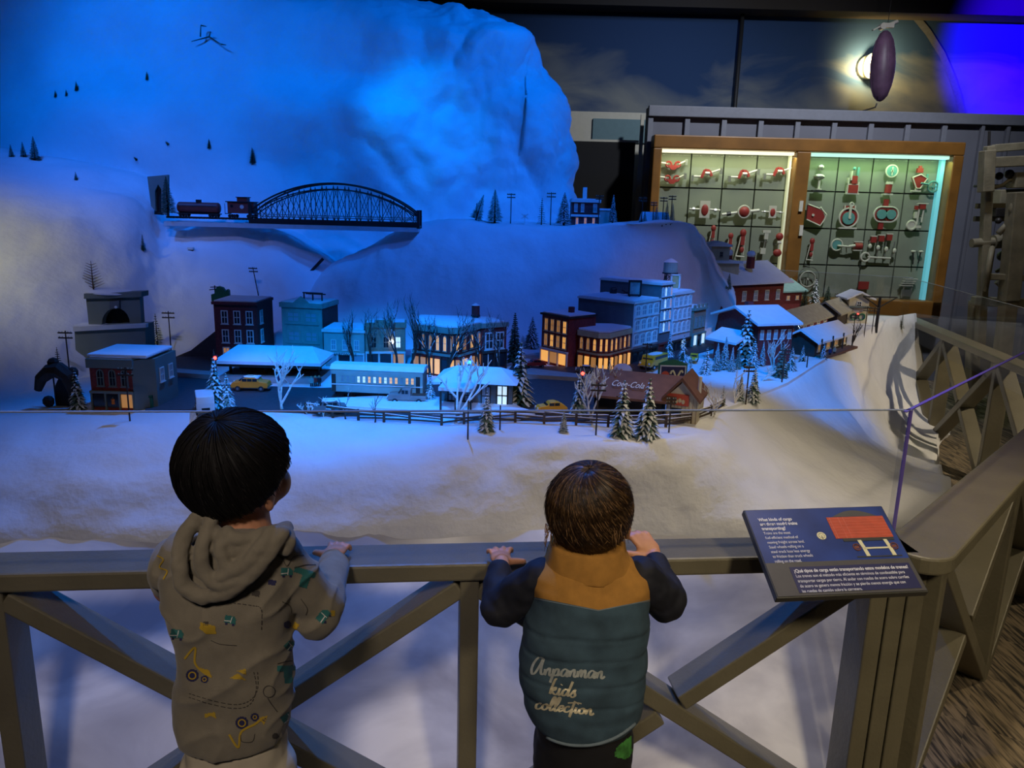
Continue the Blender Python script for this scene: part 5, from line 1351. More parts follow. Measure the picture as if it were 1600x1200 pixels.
bt(752, 592, 78, 18, 'frosted bushy bare tree before the dark brick wing', 'dark_wood', depth=5, spread=.45)
bt(778, 590, 72, 19, 'frosted bare tree at the right end of the dark brick wing', 'dark_wood', depth=5, spread=.45)
bt(540, 655, 45, 21, 'thin bare shrub inside the rail fence, left', 'dark_wood', depth=3, spread=.5)
bt(586, 660, 45, 22, 'thin bare shrub by the fence under the pickup', 'dark_wood', depth=3, spread=.5)
bt(1115, 652, 48, 23, 'snowy bare shrub right of the roadside stand', 'birch', depth=4, spread=.7)
bt(1148, 636, 50, 24, 'snowy tangled bare tree left of the front lot pole', 'birch', depth=4, spread=.7)
bt(1188, 600, 42, 25, 'white bare tree leaning right on the snowy lot', 'birch', depth=3, spread=.7, lean=.4)
bt(1207, 590, 60, 26, 'white bare tree beside the dark pine under the footbridge', 'birch', depth=4, spread=.6)
bt(505, 652, 30, 27, 'snowy fallen branches by the fence, right of the big birch', 'birch', depth=4, spread=1.2)
bt(480, 648, 26, 28, 'small snowy brush at the left end of the rail fence', 'birch', depth=4, spread=1.2)
bt(1330, 545, 40, 29, 'dark bare tree right of the station shelter', 'dark_wood', depth=4, spread=.5, snow=False)
# fishbone tree above the portal
p = hit(146, 452); h = 44*pxm(p); t = thing('bare_tree', 'bare brown tree with upswept ribs above the stepped portal', 'tree', p); mb = MB(); mb.cyl((0, 0, 0), (0, 0, h), .0035, .001, 5)
for k in range(9):
    z = h*(.05+.1*k); w = h*(.42-.03*k)
    for s in (-1, 1): mb.tube([(0, 0, z), (s*w*.5, 0, z+w*.2), (s*w, 0, z+w*.42)], [.0018, .0014, .0008], 4)
mb.build('branches', 'bark', t)
p = hit(328, 58); h = 22*pxm(p); t = thing('broken_twig', 'dark broken twig sprawling near the mountain top', 'twig', p-Vector((0, .01, 0))); mb = MB()
for a_, b2 in (((0, 0, 0), (-.09, -.02, -.03)), ((0, 0, 0), (.07, -.02, -.04)), ((.07, -.02, -.04), (.1, -.03, -.045)), ((-.04, -.02, -.005), (-.03, -.03, .05)), ((-.03, -.03, .05), (.0, -.03, .045)), ((0, 0, 0), (.02, -.03, .02))): mb.cyl(a_, b2, .004, .002, 5)
mb.build('twigs', 'dark_wood', t)
p = hit(500, 5); t = thing('red_flag_bush', 'small dark red tuft on the very top of the mountain', 'ornament', P(500, 5, 4.8)); mb = MB()
for k in range(14): a_ = rnd.uniform(0, 6.28); mb.cyl((0, 0, -.02), (.06*math.cos(a_), .03*math.sin(a_), .03+.03*rnd.random()), .005, .002, 4)
mb.build('tuft', 'rust', t); MB().cyl((0, 0, -.06), (0, 0, 0), .006, n=6).build('stem', 'dark_iron', t)

# utility poles
def pole(px, py, hpx, label, arms=2, simple=False, m='dark_wood', pt=None, lean=0):
    p = pt or spot_on(px, py); h = hpx*pxm(p); w = max(.004, .0045)
    t = thing('utility_pole', label, 'pole', p)
    MB().cyl((0, 0, -.01), (lean*h, 0, h), w*.6, w*.5, 6).build('post', m, t)
    if simple: return t
    for k in range(arms):
        z = h*(.96-.10*k); W = min(.055, h*.28)
        MB().box((lean*z, -.003, z), (W, .004, .005)).build('crossarm', m, t)
        mb = MB()
        for s in (-.42, -.2, .2, .42): mb.cyl((lean*z+s*W, -.003, z), (lean*z+s*W, -.003, z+.006), .0016, n=5)
        mb.build('insulators', 'pale_teal', t)
    return t
for a in [(336, 338, 50, 'dark pole standing before the tank car on the upper track'), (798, 340, 46, 'utility pole on the ridge right of the broad green pine'), (860, 347, 50, 'utility pole on the ridge left of the farmhouse'), (935, 346, 44, 'utility pole before the right side of the ridge farmhouse'),
          (1002, 350, 44, 'utility pole at the left of the ridge cabin'), (1020, 345, 36, 'utility pole behind the ridge cabin'), (1035, 345, 42, 'utility pole, left one of two at the end of the ridge'), (1048, 345, 42, 'utility pole, right one of two at the end of the ridge'),
          (268, 556, 70, 'wooden utility pole left of the dark ramp'), (110, 594, 78, 'utility pole left of the grey retaining wall'), (88, 632, 62, 'utility pole at the black rock tunnel'), (203, 658, 86, 'utility pole in front of the cream signboard'),
          (931, 680, 84, 'dark utility pole in front of the pale bare birch'), (1045, 676, 56, 'pole with short arm at the left wall of the roadside stand'), (1165, 632, 62, 'utility pole at the front of the snowy lot'), (1221, 602, 58, 'utility pole at the right side of the snowy lot'),
          (1331, 536, 46, 'utility pole right of the station shelter'), (1305, 490, 32, 'far utility pole beside the back pines'), (1008, 590, 55, 'utility pole in front of the yellow bus'), (1350, 525, 46, 'utility pole, left of the broad-armed black mast'), (1362, 520, 40, 'utility pole, right behind the broad-armed black mast')]: pole(*a)
pole(745, 322, 26, 'bare stick pole leaning by the leftmost ridge pine', simple=True)
pole(731, 686, 62, 'plain dark stake outside the rail fence in the middle', simple=True)
pole(781, 672, 40, 'short plain stake right of the fence pine', simple=True)
pole(1260, 578, 34, 'plain dark stake beside the black stair foot', simple=True)
p = P(405, 466, 3.75); pole(0, 0, 48, 'leaning utility pole above the roof of the dark brick block', pt=Vector((p.x, 3.75, p.z)), lean=-.16)
p = hit(1368, 520); h = 56*pxm(p); t = thing('branching_mast', 'black mast with broad drooping arms at the far right', 'pole', p); MB().cyl((0, 0, 0), (0, 0, h), .011, .008, 6).build('post', 'dark_iron', t)
MB().box((0, 0, h), (.22, .008, .008)).build('crossarm', 'dark_iron', t)
for s in (-1, 1): mb = MB(); mb.tube([(s*.005, 0, h*.72), (s*.05, 0, h*.85), (s*.105, 0, h*.99)], .004, 5); mb.build('strut', 'dark_iron', t)
# signal lights
for (x, y, hp, l) in ((340, 610, 52, 'lit red signal on a thin mast left of the depot canopy'), (908, 632, 50, 'lit red signal on a thin mast before the cream corner shop'), (1338, 505, 14, 'lit red lamp by the white signal house')):
    p = hit(x, y); h = hp*pxm(p); t = thing('signal_light', l, 'signal', p); MB().cyl((0, 0, 0), (0, 0, h), .002, n=5).build('post', 'dark_iron', t); MB().ell((0, -.006, h), .0065, 8, 6).build('red_lamp', 'lamp_red', t, True); MB().box((0, .002, h), (.012, .008, .018)).build('housing', 'dark_iron', t)
p = gz(733, 618); t = thing('signal_light', 'small green lantern on a post behind the birch before the station house', 'signal', P(733, 566, 2.9)); MB().ell((0, 0, 0), .008, 8, 6).build('green_lamp', 'lamp_green', t, True); MB().box((0, 0, .01), (.01, .01, .006)).build('cap', 'dark_iron', t); MB().cyl((0, .004, 0), (0, .004, drop(t.location.x, 2.9)-t.location.z), .0016, n=5).build('post', 'dark_iron', t)

# split rail fence
fp = [(478, 652), (520, 658), (560, 662), (600, 665), (640, 667), (690, 670), (725, 668), (765, 666), (805, 665), (850, 668), (900, 670), (950, 673), (1000, 674), (1040, 674), (1080, 668), (1110, 656), (1130, 645)]
fpt = []
for x, y in fp: p = gz(x, y-6); p.z = drop(p.x, p.y); fpt.append(p)
t = thing('split_rail_fence', 'snow-dusted split rail fence along the front edge of the town', 'fence', (0, 0, 0))
for p in fpt: MB().box((p.x, p.y, p.z+.016), (.008, .008, .046)).build('post', 'bark', t)
for a_, b2 in zip(fpt, fpt[1:]):
    for z in (.012, .024, .036):
        j = rnd.uniform(-.004, .004); o = Vector((0, 0, z)); 
        r_ = MB().beam(a_+o+Vector((0, 0, j)), b2+o-Vector((0, 0, j)), .005, .0045).build('rail', 'bark', t)
        if z > .02: MB().beam(a_+o+Vector((0, 0, j+.003)), b2+o-Vector((0, 0, j-.003)), .005, .002).build('snow', 'powder', r_)

# cars
def car(name, label, px, py, L, yaw, m, style='sedan', roofm=None, snow=False, cat='car', wheelm='tyre'):
    p = gz(px, py); t = thing(name, label, cat, (p.x, p.y, T0+.007), yaw); w = L*.38; h = L*.34; wr = L*.075
    prof = {'sedan': [(-.5, .09), (-.5, .19), (-.47, .25), (-.27, .27), (-.17, .38), (.12, .38), (.24, .27), (.44, .24), (.5, .18), (.5, .09)],
            'coupe': [(-.5, .10), (-.5, .2), (-.42, .26), (-.28, .34), (-.1, .40), (.08, .39), (.18, .29), (.42, .26), (.5, .2), (.5, .10)],
            'van': [(-.5, .09), (-.5, .3), (-.46, .46), (.25, .46), (.38, .3), (.5, .26), (.5, .09)],
            'pickup': [(-.5, .1), (-.5, .22), (-.1, .22), (-.1, .38), (-.02, .40), (.12, .39), (.19, .27), (.45, .25), (.5, .2), (.5, .1)],
            'bus': [(-.5, .1), (-.5, .36), (-.47, .39), (.3, .39), (.34, .25), (.48, .22), (.5, .1)]}[style]
    b = MB(); b.prism([(x*L, z*L) for x, z in prof], -w/2, w/2); b.build('body', m, t, bevel=L*.02)
    cab = [(x, z) for x, z in prof if z > .265]; x0_ = min(x for x, z in cab); x1_ = max(x for x, z in cab); zt2 = max(z for x, z in cab)
    if style == 'pickup': x0_ = -.09
    if style == 'van': x0_, x1_ = -.44, .30
    n = 3 if style in ('sedan', 'van') else (7 if style == 'bus' else 2)
    for s in (-1, 1):
        for k in range(n):
            u0_, u1_ = lerp(x0_+.05, x1_-.05, k/n)+.008, lerp(x0_+.05, x1_-.05, (k+1)/n)-.008
            zb_ = .275 if style != 'bus' else .28
            MB().box(((u0_+u1_)/2*L, s*(w/2), (zb_+zt2-.03)/2*L), ((u1_-u0_)*L, .002, (zt2-.03-zb_)*L)).build('side_window', DRK, t)
        for fx in (-.31, .31):
            wl = MB(); wl.cyl((fx*L, s*(w/2-.004), wr), (fx*L, s*(w/2+.002), wr), wr, n=14); wl = wl.build('wheel', wheelm, t); MB().cyl((fx*L, s*(w/2+.0015), wr), (fx*L, s*(w/2+.0035), wr), wr*.5, n=10).build('hubcap', 'chrome', wl)
    if style == 'van':
        MB().box((-.5*L, 0, .17*L), (.002, w*.45, .07*L)).build('rear_window', DRK, t)
    else:
        MB().box(((x1_+.01)*L, 0, .31*L), (.004, w*.8, .07*L), Matrix.Rotation(-.75, 3, 'Y')).build('windshield', DRK, t)
    for s in (-.505, .505): MB().box((s*L, 0, .12*L), (.006, w*1.0, .03*L)).build('bumper', 'chrome', t)
    for s in (-1, 1): MB().ell((.495*L, s*w*.36, .19*L), (.003, .005, .005), 8, 6).build('headlight', 'white_trim', t)
    if style == 'pickup': MB().box((-.3*L, 0, .225*L), (.36*L, w*.8, .01*L)).build('bed', 'rust', t)
    if snow: MB().ell(((x0_+x1_)/2*L, 0, zt2*L), ((x1_-x0_)*.42*L, w*.4, .012*L), 12, 6).build('snow_cap', 'powder', t, True)
    return t
t = car('taxi', 'orange and white taxi cab parked before the depot canopy', 393, 612, .135, PI+.05, 'cab_orange', snow=True); MB().box((0, 0, .385*.135), (.02, .012, .008)).build('roof_light', 'cream', t); MB().box((-.01, 0, .365*.135), (.045, .045, .004)).build('white_roof', 'car_white', t)
car('car', 'yellow coupe driving on the front street by the fence', 861, 648, .105, PI+.25, 'yellow', 'coupe')
car('pickup_truck', 'grey-brown pickup truck on the street before the dining car', 637, 632, .135, PI+.02, 'pickup_grey', 'pickup')
car('van', 'white van seen from behind at the left end of the street', 321, 646, .145, PI/2+.42, 'car_white', 'van', cat='van')
car('bus', 'yellow bus with snow on its roof beside the tall building row', 1020, 577, .16, PI+.9, 'yellow', 'bus', cat='bus', snow=True)
car('car', 'yellow taxi seen end-on between the pines right of the bus', 1084, 566, .09, -PI/2-.3, 'yellow', 'sedan')
car('car', 'red car parked at the left of the red lit brick shop', 836, 576, .09, PI+.3, 'car_red', 'coupe')
car('car', 'snow-covered dark sedan parked before the cream corner shop', 915, 585, .085, PI-.1, 'grey_wall', 'sedan', snow=True)
car('car', 'black car buried under snow behind the fence', 515, 648, .11, PI+.3, 'grey_wall', 'sedan', snow=True)

# little figures
def figure(px, py, label, coat, k=1.0, hat=None):
    p = gz(px, py); t = thing('figurine', label, 'figurine', (p.x, p.y, T0+.008)); h = .038*k
    mb = MB(); mb.lathe([(.003, .33*h), (.0075, .36*h), (.0065, .6*h), (.0075, .8*h), (.003, .86*h)], 10); mb.cyl((-.007, 0, .8*h), (-.008, -.002, .45*h), .002, n=5); mb.cyl((.007, 0, .8*h), (.008, -.002, .45*h), .002, n=5); mb.build('coat', coat, t)
    for s in (-1, 1): MB().cyl((s*.003, 0, 0), (s*.003, 0, .36*h), .0026, n=6).build('leg', 'black', t)
    MB().ell((0, 0, .93*h), (.0042, .0045, .0052), 8, 6).build('head', 'skin', t, True); MB().ell((0, .001, .965*h), (.0046, .005, .003), 8, 5).build('hat', hat or 'dark_wood', t, True)
for a in [(246, 562, 'figurine in a brown coat on the snow by the left ramp', 'bark'), (179, 641, 'figurine in an orange coat at the left corner shop door', 'cab_orange'), (243, 622, 'dark figurine on the pavement right of the left corner shop', 'navy_cloth'), (249, 626, 'second dark figurine right of the left corner shop, nearer the van', 'grey_wall'),
          (438, 604, 'figurine in blue waiting under the depot canopy', 'print_navy'), (493, 606, 'figurine in a red coat at the right end of the depot platform', 'car_red'), (499, 606, 'figurine in a dark coat beside the red-coated one', 'navy_cloth'), (487, 607, 'figurine in a pale coat left of the red-coated one', 'pale_teal'),
          (748, 634, 'white-clad figurine at the bright station doorway', 'car_white'), (963, 592, 'figurine on the pavement by the cream corner shop', 'grey_wall'), (970, 594, 'figurine in pale clothes right of the cream corner shop', 'pale_teal'), (1303, 556, 'figurine in tan on the shelter platform', 'tan_brick'), (1296, 558, 'figurine in blue on the shelter platform', 'print_navy')]: figure(*a)
# snow piles
for (x, y, rx, l) in ((972, 583, .045, 'rounded snow pile at the corner of the cream shop'), (795, 650, .09, 'low oval snow mound before the station house')):
    p = gz(x, y); mb = MB(); mb.ell((0, 0, 0), (rx, rx*.7, .02 if rx > .05 else .035), 16, 8); o = mb.build('snow_pile', 'powder', smooth=True, loc=(p.x, p.y, T0+.008)); tag(o, l, 'snow')
# ================================================================ MODELS IN THE CASE
Ym = Yb-.05
RX = Matrix.Rotation(PI/2, 3, 'X')
def disc(mb, c, r, th=.012, n=20, m=0): c = Vector(c); return mb.cyl(c+Vector((0, th/2, 0)), c-Vector((0, th/2, 0)), r, r, n, m)
def mech(kind, px, py, name, label, s=1.0):
    c = P(px, py, Ym); u = pxm(c)*s; t = thing(name, label, 'mechanical model', c)
    b = lambda n, m, f: (lambda mb: (f(mb), mb.build(n, m, t)))(MB())
    V = lambda x, z, y=0: Vector((x*u, y*u, z*u))
    back = (Yb-c.y)/u
    b('mount', 'steel', lambda q: (q.cyl(V(-4, 0, back), V(-4, 0, 0), .8*u, n=6), q.cyl(V(4, 0, back), V(4, 0, 0), .8*u, n=6)))
    if kind == 'crank':
        b('shaft', 'mech_white', lambda q: (q.cyl(V(-23, -3), V(-8, -3), 1.6*u), q.cyl(V(6, 3), V(23, 9), 1.6*u)))
        b('crank_web', 'mech_red', lambda q: (q.beam(V(-8, -5), V(-3, 7), 4*u, 4*u, up=Vector((0, 1, 0))), q.beam(V(-3, 7), V(4, 6), 4*u, 4*u, up=Vector((0, 1, 0))), q.beam(V(4, 6), V(8, -2), 4*u, 4*u, up=Vector((0, 1, 0)))))
        for x, z in ((-22, -3), (22, 9)): b('bearing', 'steel', lambda q: (q.box(V(x, z-3), (4*u, 5*u, 9*u))))
        b('crank_pin', 'mech_white', lambda q: q.cyl(V(-3, 2, -3), V(4, 2, -3), 2.4*u))
    elif kind == 'yoke':
        b('shaft', 'mech_white', lambda q: (q.cyl(V(-19, 2), V(-9, 1), 1.5*u), q.cyl(V(9, 1), V(20, 6), 1.5*u)))
        b('yoke', 'mech_red', lambda q: (q.ring(V(-7, 0), 4*u, 1.6*u, 12, 5), q.ring(V(7, 0), 4*u, 1.6*u, 12, 5), q.prism([(-9*u, -1*u), (9*u, -1*u), (3*u, -8*u), (-3*u, -8*u)], -2*u, 2*u)))
        b('bearing', 'steel', lambda q: q.box(V(20, 4), (4*u, 5*u, 9*u)))
    elif kind == 'plate':
        b('plate', 'mech_white', lambda q: q.box(V(0, 0), (16*u, 3*u, 26*u)))
        b('oval', 'mech_red', lambda q: q.ell(V(0, -1, -2), (5.5*u, 2*u, 8.5*u), 18, 10))
        b('shaft', 'mech_white', lambda q: (q.cyl(V(-24, 0), V(-8, 0), 1.6*u), q.cyl(V(8, 0), V(24, -1), 1.6*u)))
        b('collar', 'steel', lambda q: (q.cyl(V(-19, 0), V(-16, 0), 3*u), q.cyl(V(15, -1), V(18, -1), 3*u)))
    elif kind == 'ball':
        b('ball', 'mech_red', lambda q: q.ell(V(0, 0, -2), (8*u, 5*u, 8*u), 20, 12)); b('ring', 'mech_white', lambda q: q.ring(V(0, 0, -2), 9*u, 1.6*u, 22, 6))
        b('shaft', 'mech_white', lambda q: (q.cyl(V(-34, -5), V(-9, -1), 2*u), q.cyl(V(9, 1), V(24, 3), 2.4*u))); b('collar', 'dark_iron', lambda q: q.cyl(V(-26, -4), V(-20, -3), 3.4*u))
    elif kind == 'linkage':
        b('head', 'mech_red', lambda q: (q.ell(V(0, 14), (5*u, 3*u, 6*u), 14, 8), q.box(V(0, 2), (6*u, 4*u, 14*u))))
        b('rod', 'mech_white', lambda q: (q.cyl(V(-3, 8), V(-8, -22), 1*u), q.cyl(V(3, 8), V(3, -20), 1*u), q.cyl(V(-9, -22), V(5, -23), 1.2*u)))
        b('bob', 'mech_red', lambda q: q.ell(V(0, -12), (3.5*u, 2.5*u, 5*u), 12, 8))
    elif kind == 'valve':
        b('head', 'mech_white', lambda q: (q.box(V(0, 16), (12*u, 5*u, 4*u)), q.box(V(0, 9), (6*u, 4*u, 10*u)))); b('stem', 'steel', lambda q: q.cyl(V(0, 8), V(-2, -14), 1.3*u)); b('weight', 'mech_white', lambda q: q.box(V(-3, -14), (8*u, 5*u, 9*u)))
    elif kind == 'governor':
        b('ball', 'mech_red', lambda q: (q.ell(V(0, 12), (6*u, 4*u, 6*u), 16, 10), q.ell(V(-1, -13), (7*u, 4*u, 6*u), 16, 10))); b('stem', 'mech_white', lambda q: (q.cyl(V(0, 18), V(0, -10), 1.4*u), q.cyl(V(-3, 3), V(3, 3), 2.5*u)))
    elif kind == 'globe':
        b('globe', 'steel', lambda q: (q.ell(V(0, 14), (5*u, 4*u, 5*u), 16, 10), q.ell(V(-1, 0), (9*u, 6*u, 5*u), 18, 10))); b('stand', 'mech_white', lambda q: (q.cyl(V(0, -4), V(0, -18), 2*u), q.cyl(V(0, -18), V(0, -20), 5*u))); b('base', 'dark_iron', lambda q: q.box(V(0, -22), (20*u, 8*u, 3*u)))
    elif kind == 'engine':
        b('cylinder_block', 'mech_red', lambda q: (q.box(V(0, -12, -1), (15*u, 6*u, 12*u)), q.box(V(1, 2, -1), (8*u, 6*u, 12*u))))
        b('casing', 'mech_white', lambda q: (q.box(V(0, -5), (18*u, 5*u, 1.6*u)), q.box(V(0, -19), (21*u, 7*u, 2*u)), q.box(V(-8, -7), (2*u, 6*u, 24*u)), q.box(V(8, -10), (2*u, 6*u, 18*u)), q.box(V(-4, 8), (2*u, 6*u, 14*u))))
        b('lever', 'mech_teal', lambda q: (q.box(V(6, 14), (3*u, 4*u, 14*u)), q.ell(V(0, 19), (2.6*u, 2*u, 2.6*u), 10, 6)))
    elif kind == 'gauge':
        b('dial', 'mech_teal', lambda q: disc(q, V(0, 15), 8*u, 3*u)); b('rim', 'mech_white', lambda q: q.ring(V(0, 15, -1), 9*u, 1.3*u, 24, 6)); b('hand', 'mech_white', lambda q: (q.box(V(0, 15, -3), (1.4*u, u, 13*u)), disc(q, V(0, 15, -3), 2*u, u)))
        b('barrel', 'mech_red', lambda q: q.cyl(V(-1, -4), V(-2, -18), 5*u, n=14)); b('flange', 'mech_white', lambda q: (q.cyl(V(-1, -1), V(-1, -5), 5.6*u, n=14), q.box(V(-2, -20), (15*u, 7*u, 2.4*u))))
    elif kind == 'fan':
        b('housing', 'mech_red', lambda q: q.prism([(-12*u, 4*u), (0, 9*u), (11*u, 3*u), (2*u, -12*u), (-4*u, -12*u)], -3*u, 2*u))
        b('edge', 'mech_white', lambda q: q.tube([V(*p, -3) for p in ((-12, 4), (0, 9), (11, 3), (2, -12), (-4, -12), (-12, 4))], 1.2*u, 5)); b('cap', 'mech_red', lambda q: (q.box(V(-1, 15), (9*u, 5*u, 7*u)), q.box(V(-1, 20), (4*u, 4*u, 4*u))))
        b('foot', 'mech_white', lambda q: (q.box(V(-3, -16), (14*u, 6*u, 2.4*u)), q.cyl(V(-1, -12), V(-3, -15), 2.6*u))); b('rod', 'mech_teal', lambda q: (q.cyl(V(2, -4, -4), V(14, -6, -4), 1.4*u), q.box(V(12, 4), (3*u, 3*u, 12*u))))
        b('flywheel', 'mech_teal', lambda q: (q.ring(V(23, -9), 8*u, 1.5*u, 20, 6), disc(q, V(23, -9), 2*u, 3*u), q.box(V(23, -9), (16*u, 1.4*u, 1.4*u)), q.box(V(23, -9), (1.4*u, 1.4*u, 16*u))))
    elif kind == 'wedge':
        b('body', 'mech_red', lambda q: q.prism([(-14*u, 14*u), (10*u, 6*u), (14*u, -4*u), (8*u, -16*u), (-14*u, -8*u)], -3*u, 2*u)); b('edge', 'mech_white', lambda q: q.tube([V(*p, -3) for p in ((-14, 15), (4, 9), (6, 11), (10, 6), (16, 0), (14, -8), (8, -17), (-14, -8))], 1.3*u, 5)); b('knob', 'mech_white', lambda q: disc(q, V(-5, -1, -4), 2*u, 2*u))
    elif kind == 'pump':
        b('housing', 'mech_red', lambda q: (disc(q, V(0, -3), 14*u, 3*u, 26), q.box(V(0, 11), (18*u, 3*u, 8*u)))); b('casing', 'mech_white', lambda q: (q.ring(V(0, -3, -1), 14.5*u, 1.6*u, 26, 6), q.box(V(0, -19), (28*u, 6*u, 2.4*u)))); b('disc', 'mech_teal', lambda q: disc(q, V(-1, -4, -3), 9.5*u, 3*u, 22)); b('plunger', 'mech_white', lambda q: (q.cyl(V(-8, 8, -2), V(-8, 16, -2), 1.2*u), q.cyl(V(8, 8, -2), V(8, 16, -2), 1.2*u), q.ring(V(1, 17, -4), 3*u, u, 12, 5), q.box(V(0, 8, -4), (3.4*u, 2*u, 18*u)))); b('hub', 'mech_white', lambda q: disc(q, V(0, -3, -5), 2*u, 2*u))
    elif kind == 'gearpump':
        b('pipe', 'mech_red', lambda q: (q.box(V(-2, 16), (7*u, 4*u, 14*u)), q.box(V(-6, -17), (7*u, 4*u, 12*u)))); b('housing', 'mech_red', lambda q: (disc(q, V(-8, 0), 10.5*u, 3*u, 22), disc(q, V(7, 0), 10.5*u, 3*u, 22)))
        b('gear', 'mech_teal', lambda q: disc(q, V(-8, 0, -3), 7.5*u, 3*u, 12)); b('gear', 'mech_teal', lambda q: disc(q, V(7, 0, -3), 7.5*u, 3*u, 12)); b('casing', 'mech_white', lambda q: q.tube([V(x, z, -2) for x, z in [(-8+11.5*math.cos(a), 11.5*math.sin(a)) for a in [PI/2+PI*k/10 for k in range(11)]]+[(7+11.5*math.cos(a), 11.5*math.sin(a)) for a in [-PI/2+PI*k/10 for k in range(11)]]+[(-8, 11.5)]], 1.4*u, 5))
    elif kind == 'piston':
        b('cylinder', 'mech_red', lambda q: (q.box(V(3, 14), (9*u, 5*u, 8*u)), q.box(V(-6, 12), (4*u, 5*u, 6*u)))); b('frame', 'mech_white', lambda q: (q.box(V(3, 18.5), (16*u, 6*u, 1.6*u)), q.cyl(V(-1, 10), V(-2, -14), 1.4*u), q.cyl(V(6, 10), V(5, -10), 1.4*u), q.box(V(-6, 1), (4*u, 4*u, 10*u)), q.box(V(0, -17), (9*u, 5*u, 4*u)))); b('wheel', 'mech_white', lambda q: (q.ring(V(-10, -15), 6.5*u, 2*u, 20, 6), disc(q, V(-10, -15), 5*u, 2*u)))
    elif kind == 'rodwheel':
        b('wheel', 'mech_teal', lambda q: (disc(q, V(-15, 1), 7*u, 3*u), )); b('rim', 'mech_white', lambda q: q.ring(V(-15, 1, -1), 8.5*u, 1.3*u, 22, 6)); b('rod', 'mech_white', lambda q: (q.cyl(V(-15, 0, -4), V(2, -1, -4), 1.5*u), q.cyl(V(2, -1, -4), V(12, 1, -4), 2.2*u))); b('cylinder', 'mech_red', lambda q: q.cyl(V(13, 0), V(24, 0), 5.5*u, n=14)); b('cylinder_shell', 'mech_white', lambda q: (q.box(V(18, 6.5), (14*u, 6*u, 1.6*u)), q.box(V(18, -6.5), (14*u, 6*u, 1.6*u))))
    elif kind == 'multi':
        for k in range(3): b('cylinder', 'mech_red', lambda q: q.box(V(-13+12*k, 10+2*k), (8*u, 6*u, 9*u))); b('shell', 'mech_white', lambda q: q.box(V(-13+12*k, 15.5+2*k), (10*u, 6*u, 1.5*u)))
        for k in range(4): b('crosshead', 'mech_white', lambda q: q.ell(V(-18+13*k, 0-2*k, -3), (3*u, 2*u, 4*u), 10, 8)); b('rod', 'steel', lambda q: q.cyl(V(-18+13*k, 8), V(-16+12*k, -16), 1.0*u))
        b('shaft', 'mech_white', lambda q: q.cyl(V(-18, -17), V(18, -18), 1.6*u)); b('flywheel', 'mech_white', lambda q: q.ring(V(-22, -17), 6.5*u, 1.6*u, 20, 6))
    elif kind == 'cups':
        for x in (-6, 6): b('cup', 'mech_white', lambda q: q.ell(V(x, 0), (4*u, 3*u, 2*u), 12, 8))
        b('stem', 'dark_iron', lambda q: (q.cyl(V(-6, 0), V(-4, -20), 1*u), q.cyl(V(6, 0), V(4, -18), 1*u)))
    elif kind == 'hoop':
        b('rim', 'mech_white', lambda q: q.ring(V(0, 0), 12*u, 1.1*u, 28, 6)); b('rim', 'steel', lambda q: q.ring(V(2, 3, 2), 16*u, .8*u, 28, 6)); b('hub', 'mech_white', lambda q: disc(q, V(0, 0), 1.6*u, 3*u)); b('spoke', 'steel', lambda q: (q.box(V(0, 0), (23*u, u, u)), q.box(V(0, 0), (u, u, 23*u))))
    elif kind == 'stack':
        for k in range(4): b('plate', 'mech_white', lambda q: q.box(V(-2*k, 4-3.4*k), (20*u, 6*u, 1.4*u)))
        b('leg', 'steel', lambda q: (q.cyl(V(-8, -8), V(-10, -26), 1.4*u), q.cyl(V(4, -8), V(2, -24), 1.4*u), q.box(V(-4, -18), (14*u, 4*u, 10*u))))
    elif kind == 'redcard':
        b('card', 'mech_red', lambda q: q.box(V(0, 0), (16*u, 2*u, 12*u)))
    return t
